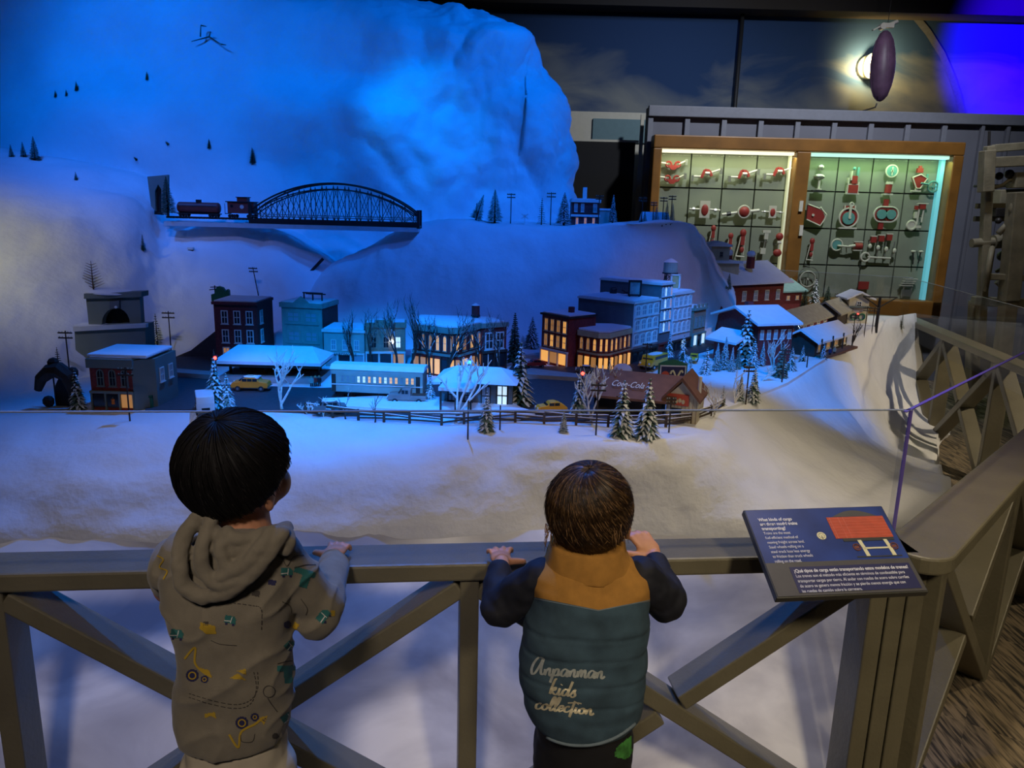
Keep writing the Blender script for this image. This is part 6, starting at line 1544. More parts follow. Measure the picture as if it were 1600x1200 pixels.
for a in [('yoke', 1052, 257, 'yoke_model', 'red yoke coupling, topmost at the left edge of the left case bay'), ('yoke', 1050, 279, 'yoke_model', 'red yoke coupling below the topmost one in the left bay'),
 ('crank', 1104, 273, 'crank_model', 'white cranked shaft with red web, second in the top row of the left bay'), ('crank', 1162, 274, 'crank_model', 'cranked shaft with red webs, third in the top row of the left bay'), ('crank', 1217, 270, 'crank_model', 'cranked shaft in the top right cell of the left bay'),
 ('plate', 1101, 327, 'cam_model', 'cream plate with a red oval on a white shaft in the left bay'), ('ball', 1162, 331, 'ball_joint_model', 'red ball in a white ring on a shaft, centre of the left bay'), ('plate', 1207, 331, 'cam_model', 'smaller cream plate with red oval at the right of the left bay', .72),
 ('linkage', 1114, 368, 'linkage_model', 'red linkage above the grain elevator roof', .8), ('linkage', 1141, 380, 'linkage_model', 'narrow red linkage right of the grain elevator roof', .8), ('linkage', 1160, 378, 'linkage_model', 'tall red linkage with white rods, centre of the third row'), ('valve', 1196, 378, 'valve_model', 'white valve model with hanging weight, third row of the left bay'), ('governor', 1217, 382, 'governor_model', 'governor with two red balls at the right of the third row'),
 ('globe', 1281, 276, 'globe_model', 'silver globe model on a black base, top left of the right bay'), ('engine', 1333, 283, 'engine_model', 'upright red and white engine section, top row of the right bay'), ('gauge', 1391, 283, 'gauge_model', 'round teal dial over a red barrel, top row of the right bay'), ('fan', 1436, 282, 'sector_engine_model', 'red sector engine with teal flywheel, top right cell of the right bay'),
 ('wedge', 1274, 335, 'wedge_model', 'red wedge-shaped section at the left of the second row, right bay'), ('pump', 1326, 337, 'pump_model', 'round red pump with teal disc, second row of the right bay'), ('gearpump', 1384, 335, 'gear_pump_model', 'oval gear pump with twin teal gears, second row of the right bay'), ('piston', 1436, 337, 'piston_model', 'piston and wheel model at the right of the second row'),
 ('linkage', 1268, 388, 'linkage_model', 'dim linkage at the left of the third row, right bay', .8), ('rodwheel', 1322, 384, 'rod_and_wheel_model', 'wheel with connecting rod and red cylinder, third row of the right bay'), ('multi', 1376, 385, 'multi_cylinder_model', 'multi-cylinder engine model with white crossheads, third row of the right bay'), ('cups', 1433, 393, 'cup_model', 'pair of shiny cups at the right of the third row'),
 ('hoop', 1262, 436, 'hoop_model', 'large white hoop wheel behind the oak mullion foot'), ('stack', 1422, 440, 'stack_model', 'stack of pale plates at the bottom right of the case'), ('redcard', 1349, 446, 'red_card', 'small dark red card low in the right bay')]: mech(*a)

# ================================================================ OLD MACHINE (far right)
t = thing('steam_machine', 'large grey-white antique machine with frame posts and flywheel at the far right edge', 'machine')
def bar(name, x0_, y0_, x1_, y1_, w, Y=5.6, h=None, Y2=None, m='machine_grey'):
    a_, b2 = P(x0_, y0_, Y), P(x1_, y1_, Y2 or Y); k = pxm(a_)
    return MB().beam(a_, b2, w*k if h is None else h*k, w*k, up=Vector((0, 1, .01))).build(name, m, t, bevel=.006)
bar('frame_post', 1546, 228, 1530, 560, 13); bar('frame_post', 1543, 235, 1540, 300, 18, 5.55); bar('top_beam', 1546, 254, 1680, 248, 16, 5.55); bar('top_plate', 1552, 232, 1680, 222, 12, 5.8)
bar('column', 1592, 300, 1576, 470, 24, 5.45); bar('column', 1576, 470, 1560, 600, 20, 5.45); bar('column', 1650, 230, 1640, 620, 30, 5.7)
bar('cross_bar', 1525, 322, 1680, 320, 8, 5.7); bar('cross_bar', 1522, 342, 1680, 342, 8, 5.7); bar('cross_bar', 1540, 432, 1600, 434, 10, 5.45); bar('diagonal_rod', 1556, 425, 1600, 400, 5, 5.6); bar('diagonal_rod', 1556, 440, 1590, 470, 6, 5.6)
bar('box', 1580, 282, 1680, 280, 24, 5.6); bar('panel', 1555, 310, 1680, 305, 26, 5.9); bar('bed', 1520, 470, 1690, 478, 14, 5.6); bar('leg', 1525, 470, 1515, 640, 16, 5.7); bar('leg', 1620, 480, 1610, 680, 18, 5.5)
bar('fin_block', 1552, 332, 1572, 332, 14, 5.65, m='dark_iron'); bar('dark_panel', 1552, 290, 1600, 290, 110, 5.98, h=4, m='black')
mb = MB(); k = pxm(P(1545, 420, 5.5)); Rw = Matrix.Rotation(1.0, 3, 'Z'); mb.ring(P(1545, 420, 5.5), 32*k, 4*k, 28, 8, Rw); mb.ring(P(1545, 420, 5.5), 5*k, 4*k, 16, 6, Rw)
mb.build('flywheel', 'machine_grey', t, True); mb = MB(); 
for j in range(6): a_ = j*PI/3; mb.cyl(P(1545, 420, 5.5), P(1545, 420, 5.5)+Rw @ Vector((30*k*math.cos(a_), 0, 30*k*math.sin(a_))), 2*k, n=6)
mb.build('spokes', 'machine_grey', t)
mb = MB(); mb.cyl(P(1518, 380, 5.6), P(1552, 378, 5.6), 7*k, n=14); mb.cyl(P(1552, 378, 5.6), P(1580, 376, 5.6), 11*k, n=14); mb.cyl(P(1580, 376, 5.6), P(1600, 375, 5.6), 14*k, n=14); mb.build('cylinder', 'machine_grey', t, False)
mb = MB(); mb.tube([P(1546, 295, 5.6), P(1566, 290, 5.6), P(1576, 282, 5.6), P(1600, 276, 5.6)], 3*k, 8); mb.build('pipe', 'machine_grey', t, True); mb = MB(); mb.tube([P(1560, 365, 5.5), P(1572, 352, 5.5), P(1586, 352, 5.5)], 5*k, 8); mb.build('pipe', 'machine_grey', t, True)
mb = MB(); mb.ring(P(1594, 325, 5.44), 12*k, 5*k, 20, 8); mb.build('ring', 'machine_grey', t, True)
for x, y, r_ in ((1561, 275, 6), (1577, 272, 7), (1566, 400, 8), (1560, 345, 5)): MB().ell(P(x, y, 5.6), r_*k, 10, 8).build('knob', 'dark_iron', t, True)
MB().tube([P(1545, 232, 5.6), P(1546, 205, 5.6)], 2*k, 6).build('spindle', 'dark_iron', t)
spot('machine_light', (2.6, 3.6, 3.8), P(1575, 380, 5.6), 30, (1, .82, .5), 34, .9, .1)
# ================================================================ THE TWO CHILDREN
def solid(name, mb, mats, voxel, smooth, parent=None, disp=None, keep=True):
    me = bpy.data.meshes.new('tmp'); me.from_pydata(mb.v, [], mb.f); me.validate()
    bm = bmesh.new(); bm.from_mesh(me)
    bmesh.ops.recalc_face_normals(bm, faces=bm.faces); bm.to_mesh(me); bm.free()
    o = bpy.data.objects.new('tmp', me); COL.objects.link(o)
    r = o.modifiers.new('r', 'REMESH'); r.mode = 'VOXEL'; r.voxel_size = voxel; r.use_smooth_shade = True
    s = o.modifiers.new('s', 'SMOOTH'); s.factor = .5; s.iterations = smooth
    bpy.context.view_layer.update(); dg = bpy.context.evaluated_depsgraph_get()
    m2 = bpy.data.meshes.new_from_object(o.evaluated_get(dg)); bpy.data.objects.remove(o)
    if disp:
        nn = [v.normal.copy() for v in m2.vertices]
        for v, n in zip(m2.vertices, nn): v.co = v.co+n*disp(v.co)
    m2.materials.clear()
    for q in (mats if isinstance(mats, (list, tuple)) else [mats]): m2.materials.append(M[q])
    m2.polygons.foreach_set('use_smooth', [True]*len(m2.polygons)); m2.name = name; m2.update()
    return link(name, m2, parent)
def loft(mb, rings, n=28, pw=2.3):
    vs = []
    for c, rx, ry, rz in rings:     # centre, half widths, yaw
        c = Vector(c)
        for k in range(n):
            t = 2*PI*k/n; ct, st = math.cos(t), math.sin(t); x = rx*math.copysign(abs(ct)**(2/pw), ct); y = ry*math.copysign(abs(st)**(2/pw), st)
            vs.append(c+Vector((x*math.cos(rz)-y*math.sin(rz), x*math.sin(rz)+y*math.cos(rz), 0)))
    fs = [(i*n+k, i*n+(k+1) % n, (i+1)*n+(k+1) % n, (i+1)*n+k) for i in range(len(rings)-1) for k in range(n)]
    fs += [tuple(range(n-1, -1, -1)), tuple(range((len(rings)-1)*n, len(rings)*n))]
    return mb.add(vs, fs)
def limb(mb, pts, rs, n=16):
    for (a, b), (ra, rb) in zip(zip(pts, pts[1:]), zip(rs, rs[1:])): mb.cyl(a, b, ra, rb, n)
    for p, r in zip(pts, rs): mb.ell(p, r*1.0, 14, 10)
def hand(mb, W, D, N, S, k=1.0, curl=(.45, -.5, -1.15), spread=.22, thumb=(.9, .35)):
    D, N, S = D.normalized(), N.normalized(), S.normalized()
    R = Matrix((D, S, N)).transposed()
    mb.ell(W+D*.024*k, (.028*k, .0225*k, .0105*k), 18, 12, R); mb.cyl(W-D*.02*k, W+D*.012*k, .0150*k, .0155*k, 14)
    for i, (o, L) in enumerate(((.0165, .032), (.0058, .036), (-.005, .034), (-.0155, .027))):
        d0 = (D+S*(o/.0165)*spread).normalized(); p = W+D*.040*k+S*o*k; r = .0062*k*(1 if i < 3 else .88)
        pts = [W+D*.026*k+S*o*.9*k, p]
        for a, f in zip(curl, (.42, .33, .25)): p = p+(d0*math.cos(a)+N*math.sin(a))*L*f*k; pts.append(p)
        limb(mb, pts, [r, r*1.04, r, r*.93, r*.82], 10)
    t0 = W+D*.010*k+S*.014*k-N*.003*k; t1 = t0+(S*thumb[0]+D*thumb[1])*.016*k; t2 = t1+(S*thumb[0]*.8+D*thumb[1]*1.3-N*.1)*.016*k; t3 = t2+(S*.5+D*.6-N*.35)*.010*k
    limb(mb, [t0, t1, t2, t3], [.0085*k, .0074*k, .0066*k, .0054*k], 10)
def face(par, c, rr, yaw):
    # eyes, brows, mouth on the front of the head (turned to the layout)
    f = Vector((math.sin(yaw), math.cos(yaw), 0)); s = Vector((f.y, -f.x, 0))
    for k in (-1, 1):
        p = c+f*rr*.93+s*k*rr*.38-Vector((0, 0, .012)); e = MB().ell(p, .0085, 12, 8).build('eye', 'white_trim', par, True); MB().ell(p+f*.006, .0048, 10, 8).build('iris', 'black', e, True)
        MB().tube([p+Vector((0, 0, .014))+f*.002-s*.012, p+Vector((0, 0, .018))+f*.005, p+Vector((0, 0, .014))+f*.002+s*.012], .0016, 5).build('eyebrow', 'hair_black', par)
    p = c+f*rr*.92-Vector((0, 0, .052)); MB().tube([p-s*.014, p+f*.005, p+s*.014], [.002, .0036, .002], 6).build('mouth', 'lip', par)
def headprims(mb, c, r, yaw, earz=-.012):
    f = Vector((math.sin(yaw), math.cos(yaw), 0)); s = Vector((f.y, -f.x, 0)); R = Matrix.Rotation(-yaw, 3, 'Z')
    mb.ell(c, (r*.93, r, r*1.04), 28, 20, R); mb.ell(c+f*r*.22-Vector((0, 0, r*.52)), (r*.74, r*.72, r*.62), 22, 16, R)
    for k in (-1, 1): mb.ell(c+f*r*.55+s*k*r*.40-Vector((0, 0, r*.42)), r*.40, 14, 10)       # cheeks
    mb.ell(c+f*r*1.02-Vector((0, 0, r*.28)), (r*.13, r*.15, r*.16), 10, 8)
    for k in (-1, 1):
        e = c+s*k*r*.95-f*r*.02+Vector((0, 0, earz)); mb.ell(e, (r*.10, r*.22, r*.34), 14, 10, Matrix.Rotation(-yaw+k*.35, 3, 'Z'))
        mb.ell(e-Vector((0, 0, r*.22))+s*k*.001, (r*.09, r*.13, r*.15), 10, 8)
def bvh_of(o):
    me = o.data; return bvhtree.BVHTree.FromPolygons([o.matrix_world @ v.co for v in me.vertices], [tuple(p.vertices) for p in me.polygons])
def cast(bv, px, py, lift=.0007):
    d = ray(px, py).normalized(); h = bv.ray_cast(CAM, d)
    if h[0] is None: return None
    n = h[1] if h[1].dot(d) < 0 else -h[1]; return h[0]+n*lift
def ribbon(mb, bv, pts, w, m=0, lift=.0009, step=2.5, taper=False):
    P2 = catmull([(x, y, 0) for x, y in pts], max(3, int(sum(math.dist(a, b) for a, b in zip(pts, pts[1:]))/step)))
    vs = []; n = len(P2)
    for i, p in enumerate(P2):
        d = (P2[min(i+1, n-1)]-P2[max(i-1, 0)]); d.normalize(); ww = w(i/(n-1), d) if callable(w) else w
        for s in (-1, 1): vs.append(cast(bv, p.x-s*d.y*ww/2, p.y+s*d.x*ww/2, lift))
    for i in range(n-1):
        q = vs[2*i:2*i+4]
        if all(v is not None for v in q) and (q[0]-q[2]).length < .02 and (q[0]-q[1]).length < .02: mb.add([q[0], q[1], q[3], q[2]], [(0, 1, 2, 3)], m)
def inside(pts, x, y):
    c = False; j = len(pts)-1
    for i in range(len(pts)):
        if (pts[i][1] > y) != (pts[j][1] > y) and x < (pts[j][0]-pts[i][0])*(y-pts[i][1])/(pts[j][1]-pts[i][1])+pts[i][0]: c = not c
        j = i
    return c
def fill(mb, bv, pts, m=0, cell=1.3, lift=.0007):
    x0_, x1_ = min(p[0] for p in pts), max(p[0] for p in pts); y0_, y1_ = min(p[1] for p in pts), max(p[1] for p in pts)
    nx, ny = int((x1_-x0_)/cell)+1, int((y1_-y0_)/cell)+1; C = {}
    def v(i, j):
        if (i, j) not in C: C[i, j] = cast(bv, x0_+i*cell, y0_+j*cell, lift)
        return C[i, j]
    for i in range(nx):
        for j in range(ny):
            if inside(pts, x0_+(i+.5)*cell, y0_+(j+.5)*cell):
                q = [v(i, j), v(i+1, j), v(i+1, j+1), v(i, j+1)]
                if all(a is not None for a in q) and (q[0]-q[2]).length < .01: mb.add(q, [(0, 1, 2, 3)], m)
def circ(x, y, r, n=14): return [(x+r*math.cos(2*PI*k/n), y+r*math.sin(2*PI*k/n)) for k in range(n)]
def hairdo(name, par, c, r3, yaw, crown, mats, back=2.2, side=1.9, front=1.25, N=1500, swirl=.5, th=.0011, seed=1, nape=None, flick=0, shrink=.12):
    # cap of hair over the skull plus separate locks swept from the crown; crown = tilt axis
    r = random.Random(seed); f = Vector((math.sin(yaw), math.cos(yaw), 0)); ax = crown.normalized(); fx = (f-ax*f.dot(ax)).normalized(); sx = ax.cross(fx)
    def lim(ph):
        a = (1+math.cos(ph))/2          # 1 at the face, 0 at the back
        return lerp(back, side, min(1, a*2)) if a < .5 else lerp(side, front, (a-.5)*2)
    def pt(th_, ph, k=1.0):
        d = ax*math.cos(th_)+(fx*math.cos(ph)+sx*math.sin(ph))*math.sin(th_)
        rx = Matrix.Rotation(-yaw, 3, 'Z'); dl = rx.inverted() @ d; q = rx @ Vector((dl.x*r3[0], dl.y*r3[1], dl.z*r3[2]))
        low = max(0, th_-1.9); q -= Vector((q.x, q.y, 0))*low*shrink
        return c+q*k
    nu, nv = 96, 26; vs = []
    for j in range(nv+1):
        for i in range(nu):
            ph = 2*PI*i/nu; L = lim(ph)*(1+.015*math.sin(ph*23)); vs.append(pt(L*j/nv, ph, .985+.012*math.sin(ph*31+3*j/nv)*min(1, j/6)))
    inn = [pt(lim(2*PI*i/nu), 2*PI*i/nu, .86) for i in range(nu)]
    fs = [(j*nu+i, (j+1)*nu+i, (j+1)*nu+(i+1) % nu, j*nu+(i+1) % nu) for j in range(nv) for i in range(nu)]
    b = len(vs); vs += inn; fs += [(nv*nu+i, b+i, b+(i+1) % nu, nv*nu+(i+1) % nu) for i in range(nu)]
    me = bpy.data.meshes.new(name); me.from_pydata(vs, [], fs); me.materials.append(M[mats[0]]); me.polygons.foreach_set('use_smooth', [True]*len(me.polygons)); me.update()
    h = link(name, me, par)
    mb = MB()
    for k in range(N):
        ph = r.uniform(0, 2*PI); L = lim(ph)*r.uniform(.86, 1.05); t0 = r.uniform(.02, .9)*L if r.random() < .7 else .03; n = 7; pts = []; k0 = r.uniform(.985, 1.012); sw = swirl*r.uniform(.6, 1.4); cl = .05*math.sin(ph*17)
        for i in range(n):
            t = lerp(t0, min(L, t0+1.2), i/(n-1)); pts.append(pt(t, ph+sw*(t-t0)*.35+cl*t, k0+(.02*flick*r.random() if i == n-1 else 0)))
        mb.tube(pts, [th*.5, th, th*1.1, th, th*.9, th*.6, th*.2], 3, m=k % (len(mats)-1) if len(mats) > 2 else 0)
    o = mb.build('hair_strands', list(mats[1:]), h, True); tag(o, kind='stuff')
    return h

# ---------------------------------------------------------------- the older child (left)
YB = 1.20
def Q(px, py, Y=YB): return P(px, py, Y)
kB = pxm(Q(366, 730)); foot = Q(370, 1185); fB = Vector((Q(370, 1150).x, YB, FLOOR))
boy = thing('person', 'small child with black bowl-cut hair and a grey hoodie printed with diggers, holding the rail', 'person')
hc = Q(371, 730, 1.215); hyaw = .55; hr = .080
mb = MB(); headprims(mb, hc, hr, hyaw, -.030)
neck = Q(392, 822, 1.20)
mb.cyl(hc-Vector((0, 0, .02)), Q(385, 850, 1.2), .040, .046, 18)
torso = [(Q(380, 850), .05, .045), (Q(372, 875), .095, .055), (Q(368, 950), .085, .055), (Q(374, 1060), .066, .05), (Q(374, 1140), .066, .05), (Q(374, 1200), .066, .05)]
loft(mb, [(c, a, b, 0) for c, a, b in torso])
hipz = Q(370, 1230, 1.13).z
shR, elR, wrR = Q(440, 872, 1.20), Q(500, 950, 1.27), Q(517, 872, 1.485)
shL, elL, wrL = Q(292, 872, 1.20), Q(262, 920, 1.30), Q(305, 880, 1.485)
limb(mb, [shR, elR, wrR], [.032, .026, .018]); limb(mb, [shL, elL, wrL], [.032, .026, .018])
hand(mb, wrR+Vector((.0, .0, .006)), Vector((.12, 1, -.10)), Vector((0, .1, 1)), Vector((-1, .1, 0)), 1.05, curl=(.35, -.5, -1.2))
hand(mb, wrL, Vector((.1, 1, -.12)), Vector((0, .1, 1)), Vector((1, .1, 0)), 1.05)
for s in (-1, 1):
    h_ = Vector((fB.x+s*.036, YB, hipz-.02)); kn = Vector((fB.x+s*.052, YB+.015, lerp(FLOOR, hipz, .52))); an = Vector((fB.x+s*.055, YB-.005, FLOOR+.06))
    limb(mb, [h_, kn, an], [.043, .040, .027]); mb.ell((fB.x+s*.058, YB+.035, FLOOR+.035), (.028, .075, .026), 16, 10)
body = solid('body', mb, 'skin', .0032, 3, boy)
face(boy, hc, hr, hyaw)
hair = hairdo('hair', boy, Q(366, 726, 1.205), (.0945, .0975, .0945), hyaw, Vector((-.10, -.45, 1)), ('hair_black', 'hair_black'), back=2.22, side=1.75, front=1.3, N=900, seed=4)
# cream trousers and shoes
mb = MB(); xB = Q(370, 1150).x; loft(mb, [(Vector((xB, YB, Q(370, 1165, 1.13).z)), .070, .058, 0), (Vector((xB, YB, Q(370, 1186, 1.13).z)), .086, .072, 0), (Vector((xB, YB, hipz-.01)), .090, .074, 0), (Vector((fB.x, YB, hipz-.05)), .085, .07, 0)])
for s in (-1, 1): limb(mb, [Vector((fB.x+s*.045, YB, hipz-.02)), Vector((fB.x+s*.052, YB+.01, lerp(FLOOR, hipz, .5))), Vector((fB.x+s*.055, YB-.005, FLOOR+.075))], [.060, .052, .043])
solid('trousers', mb, 'cream_cloth', .005, 4, boy, lambda p: .002*noise.noise(p*40))
for s in (-1, 1):
    mb = MB(); x = fB.x+s*.058; mb.ell((x, YB+.035, FLOOR+.032), (.034, .085, .032), 18, 12); mb.ell((x, YB-.01, FLOOR+.05), (.032, .042, .04), 16, 10); mb.box((x, YB+.032, FLOOR+.009), (.058, .15, .018)); solid('shoe', mb, 'hoodie_inner', .005, 3, boy)
# hoodie
mb = MB()
rg = [(378, 836, 52), (372, 846, 82), (362, 868, 103), (358, 900, 108), (360, 950, 103), (366, 1000, 97), (371, 1060, 92), (371, 1120, 93), (370, 1160, 94), (370, 1180, 90), (370, 1186, 84)]
bk = lambda y: .075*max(0, min(1, (y-900)/150))
loft(mb, [(Vector((Q(x, y).x, YB, Q(x, y, YB-bk(y)).z)), w*kB*.985, .052+.030*max(0, min(1, (y-830)/120)), 0) for x, y, w in rg], 36)
limb(mb, [Q(432, 868, 1.20), Q(500, 948, 1.255), Q(519, 893, 1.42), Q(520, 880, 1.455)], [.044, .042, .030, .028])
mb.ell(Q(497, 962, 1.25), (.042, .045, .042), 18, 12)
limb(mb, [Q(292, 872, 1.20), Q(266, 905, 1.27), Q(300, 890, 1.42), Q(305, 885, 1.46)], [.044, .038, .030, .028])
mb.ell(Q(265, 880, 1.22), (.034, .045, .045), 16, 12)
def folds(p):
    w = Vector((p.x*9+p.z*7, p.y*8, p.z*11-p.x*6)); a = noise.noise(w); b = noise.noise(Vector((p.x*22-p.z*12, p.y*16, p.z*20+5)))
    r_ = 1-abs(noise.noise(Vector((p.x*7+p.z*9+2, p.y*4, (p.z-p.x*.8)*13))))*2
    return .006*a+.0022*b+.005*max(0, r_)**3-.001
hood_body = solid('hoodie', mb, 'hoodie', .0036, 4, boy, folds)
for v in hood_body.data.vertices:    # gather above the hem band
    z = Q(370, 1150).z
    if v.co.z < z+.01 and v.co.x < Q(470, 1150).x: pass
mb = MB(); 
for k_ in range(1): loft(mb, [(Vector((Q(370, 1156).x, YB, Q(370, 1156, 1.13).z)), 90*kB, .080, 0), (Vector((Q(370, 1156).x, YB, Q(370, 1176, 1.13).z)), 89*kB, .078, 0), (Vector((Q(370, 1156).x, YB, Q(370, 1181, 1.13).z)), 84*kB, .072, 0)], 40)
solid('hem_band', mb, 'hoodie', .004, 2, boy, lambda p: .0012*math.sin(p.x*900))
# hood lying on the back
mb = MB(); k2 = kB*.92
def T(pts, rpx, Y=1.125): 
    ps = catmull([Q(x, y, Y+(dy[0] if dy else 0)) for x, y, *dy in pts], 14); limb(mb, ps, [rpx*k2]*14, 12)
T([(312, 806, .03), (288, 836, .02), (280, 880, .0), (288, 915, -.005), (318, 932, -.005)], 14)
T([(330, 812, .02), (316, 850, -.005), (318, 890, -.012), (342, 914, -.012), (370, 906, -.01)], 12)
T([(355, 830, .01), (345, 858, -.005), (352, 886, -.008)], 11)
T([(318, 932, -.005), (358, 922, -.008), (392, 896, -.005), (420, 862, .005), (440, 834, .02)], 14)
T([(346, 900, -.01), (382, 882, -.008), (406, 856, 0), (424, 832, .02)], 13)
T([(310, 815, .05), (345, 838, .01), (385, 842, .01), (425, 832, .03), (447, 826, .05)], 13)
T([(447, 832, .04), (452, 845, .03), (446, 858, .03)], 12)
mb.ell(Q(350, 880, 1.150), (64*k2, .018, 48*k2), 24, 14)
mb.ell(Q(375, 850, 1.15), (70*k2, .03, 24*k2), 24, 14)
solid('hood', mb, 'hoodie', .003, 2, boy, lambda p: .0025*noise.noise(p*38)+.0012*noise.noise(p*90))
# cuffs
mb = MB(); limb(mb, [Q(519, 884, 1.445), Q(519, 878, 1.468)], [.029, .027]); solid('cuff', mb, 'hoodie', .0035, 2, boy)
# printed vehicles
bpy.context.view_layer.update()
bvB = bvh_of(hood_body)
def decal(name, mats, items, bv, par, lift=0):
    mb = MB()
    for it in items:
        k = it[0]; 
        if k == 'f': fill(mb, bv, it[1], it[2], lift=.0007+lift)
        elif k == 'r': ribbon(mb, bv, it[1], it[2], it[3], lift=.0012+lift)
    if mb.f: return mb.build(name, mats, par)
TW = ['print_teal', 'print_white', 'print_line', 'print_yellow', 'print_navy']
sq = lambda x, y, w, h, a=0: [(x+dx*math.cos(a)-dy*math.sin(a), y+dx*math.sin(a)+dy*math.cos(a)) for dx, dy in ((-w/2, -h/2), (w/2, -h/2), (w/2, h/2), (-w/2, h/2))]
def ttruck(x, y, s=1, a=0):
    ca, sa_ = math.cos(a), math.sin(a); L = lambda u, v: (x+u*s*ca-v*s*sa_, y+u*s*sa_+v*s*ca)
    return [('f', [L(-9, -6), (L(5, -6)), L(9, -1), L(9, 6), L(-9, 6)], 0), ('r', [L(-9, 3), L(1, 2)], 1.5, 1), ('r', [L(2, -5), L(1, 5)], 1.3, 1), ('f', sq(*L(-5, 7), 4, 4), 4), ('f', sq(*L(6, 7), 4, 4), 4)]
def bigt(x, y, a=0): return [('f', sq(x, y-8, 34, 9, a), 0), ('f', sq(x, y+5, 13, 22, a), 0), ('r', [(x-17, y-15), (x, y-19), (x+17, y-19)], 1.5, 2)]
def digger(x, y, f=1): return [('f', circ(x, y, 10), 4), ('r', circ(x, y, 5.5)+[(x+5.5, y)], 2, 3), ('f', circ(x+19*f, y+6, 6), 4), ('r', circ(x+19*f, y+6, 3)+[(x+19*f+3, y+6)], 1.4, 3),
    ('r', [(x-12*f, y-26), (x+4*f, y-44), (x+4*f, y-20), (x+16*f, y-6), (x+30*f, y+2)], 3.2, 3), ('f', [(x+12*f, y-12), (x+26*f, y-8), (x+30*f, y+4), (x+20*f, y-1)], 3)]
def digger2(x, y): return [('f', circ(x, y, 10), 4), ('r', circ(x, y, 5.5)+[(x+5.5, y)], 2, 3), ('f', circ(x+20, y-9, 6.5), 4), ('r', circ(x+20, y-9, 3)+[(x+23, y-9)], 1.4, 3),
    ('r', [(x+30, y-6), (x+20, y+2), (x-1, y+14), (x-6, y+38), (x-20, y+18)], 3.4, 3), ('f', [(x+27, y-8), (x+40, y-11), (x+34, y+4)], 3), ('f', [(x+31, y-5), (x+38, y-9), (x+35, y)], 4)]
D = []
D += ttruck(448, 893) + bigt(476, 902, .3) + ttruck(277, 990, 1.1, .1) + ttruck(360, 968, 1.0, .2) + ttruck(505, 962, 1.2, -.9) + ttruck(452, 1008, .9, -.8) + ttruck(450, 1121, 1.2, -.6) + bigt(450, 1052, -.05)
D += digger(301, 1055)
D += digger2(378, 1129)
D += [('f', [(314, 972), (336, 978), (338, 990), (322, 990), (312, 982)], 3), ('f', sq(322, 974, 8, 6), 2), ('f', [(358, 1060), (384, 1062), (372, 1052)], 3), ('f', [(370, 1048), (384, 1045), (384, 1054)], 3), ('f', [(320, 1115), (336, 1112), (338, 1122), (330, 1118), (320, 1122)], 3)]
D += [('f', circ(449, 976, 6), 4), ('f', sq(462, 978, 9, 10, .5), 3), ('f', [(414, 838), (430, 836), (432, 850), (416, 850)], 3), ('f', sq(423, 843, 7, 6), 2), ('f', [(416, 866), (430, 864), (428, 876), (416, 878)], 2), ('f', [(420, 864), (430, 864), (428, 869)], 3)]
D += [('f', sq(520, 958, 7, 9), 3), ('f', sq(400, 927, 12, 9, .2), 2), ('f', sq(385, 898, 15, 6, -.5), 0), ('f', sq(425, 910, 12, 8, .1), 4), ('f', circ(430, 1150, 5), 2), ('r', [(246, 868), (256, 874), (250, 886), (262, 892), (256, 905)], 2.2, 3)]
D += [('r', circ(420, 1080, 9)+[(429, 1080)], 1.2, 2), ('r', [(418, 1090), (424, 1100), (433, 1112)], 1.4, 2)]
for off in (0, 6):      # dashed road lines
    path = [(296, 1083+off), (325, 1092+off), (365, 1100+off), (390, 1094+off), (402-off*.3, 1076), (402-off, 1048)]
    cp = catmull([(x, y, 0) for x, y in path], 61)
    for k in range(0, 60, 3): D.append(('r', [(cp[k].x, cp[k].y), (cp[k+1].x, cp[k+1].y), (cp[min(k+2, 60)].x, cp[min(k+2, 60)].y)], 1.1, 2))
cp = catmull([(x, y, 0) for x, y in [(365, 942), (395, 946), (408, 952), (408, 985)]], 37)
for k in range(0, 36, 3): D.append(('r', [(cp[k].x, cp[k].y), (cp[k+1].x, cp[k+1].y), (cp[k+2].x, cp[k+2].y)], 1.1, 2))
for pts in ([(425, 862), (440, 872), (448, 884), (458, 870), (474, 868)], [(470, 935), (480, 950), (478, 960)], [(440, 940), (452, 946), (455, 958)], [(330, 1000), (345, 1006), (370, 1008)], [(376, 1148), (378, 1158), (394, 1158), (398, 1146)]): D.append(('r', pts, 1.0, 2))
decal('vehicle_print', TW, D, bvB, hood_body)

# ---------------------------------------------------------------- the toddler (right)
YT = 1.34
def Q2(px, py, Y=YT): return P(px, py, Y)
kT = pxm(Q2(922, 790))
tod = thing('person', 'toddler with brown hair in a denim and mustard vest with gold lettering', 'person')
fT = Vector((Q2(912, 1160).x, YT, FLOOR)); hipz = Q2(912, 1190, 1.25).z
hc = Q2(925, 798, 1.36); hyaw = .25; hr = .071
mb = MB(); headprims(mb, hc, hr, hyaw, -.022)
mb.cyl(hc-Vector((0, 0, .02)), Q2(920, 880, 1.35), .036, .042, 18)
loft(mb, [(Q2(920, 880), .045, .042, 0), (Q2(920, 905), .09, .055, 0), (Q2(915, 1000), .075, .055, 0), (Q2(912, 1080), .072, .055, 0), (Q2(912, 1150), .066, .055, 0)])
wl, wr_ = G(784, 879, .622), Q2(1022, 871, 1.475)
sl, el, sr, er = Q2(842, 905), Q2(776, 945, 1.39), Q2(1004, 905), Q2(1046, 938, 1.385)
limb(mb, [sl, el, wl], [.032, .026, .0165]); limb(mb, [sr, er, wr_], [.032, .026, .0165])
hand(mb, wl, Vector((-.12, 1, -.02)), Vector((0, .0, 1)), Vector((1, .12, 0)), 1.0, curl=(.5, -.3, -1.0), spread=.5, thumb=(1.1, .1))
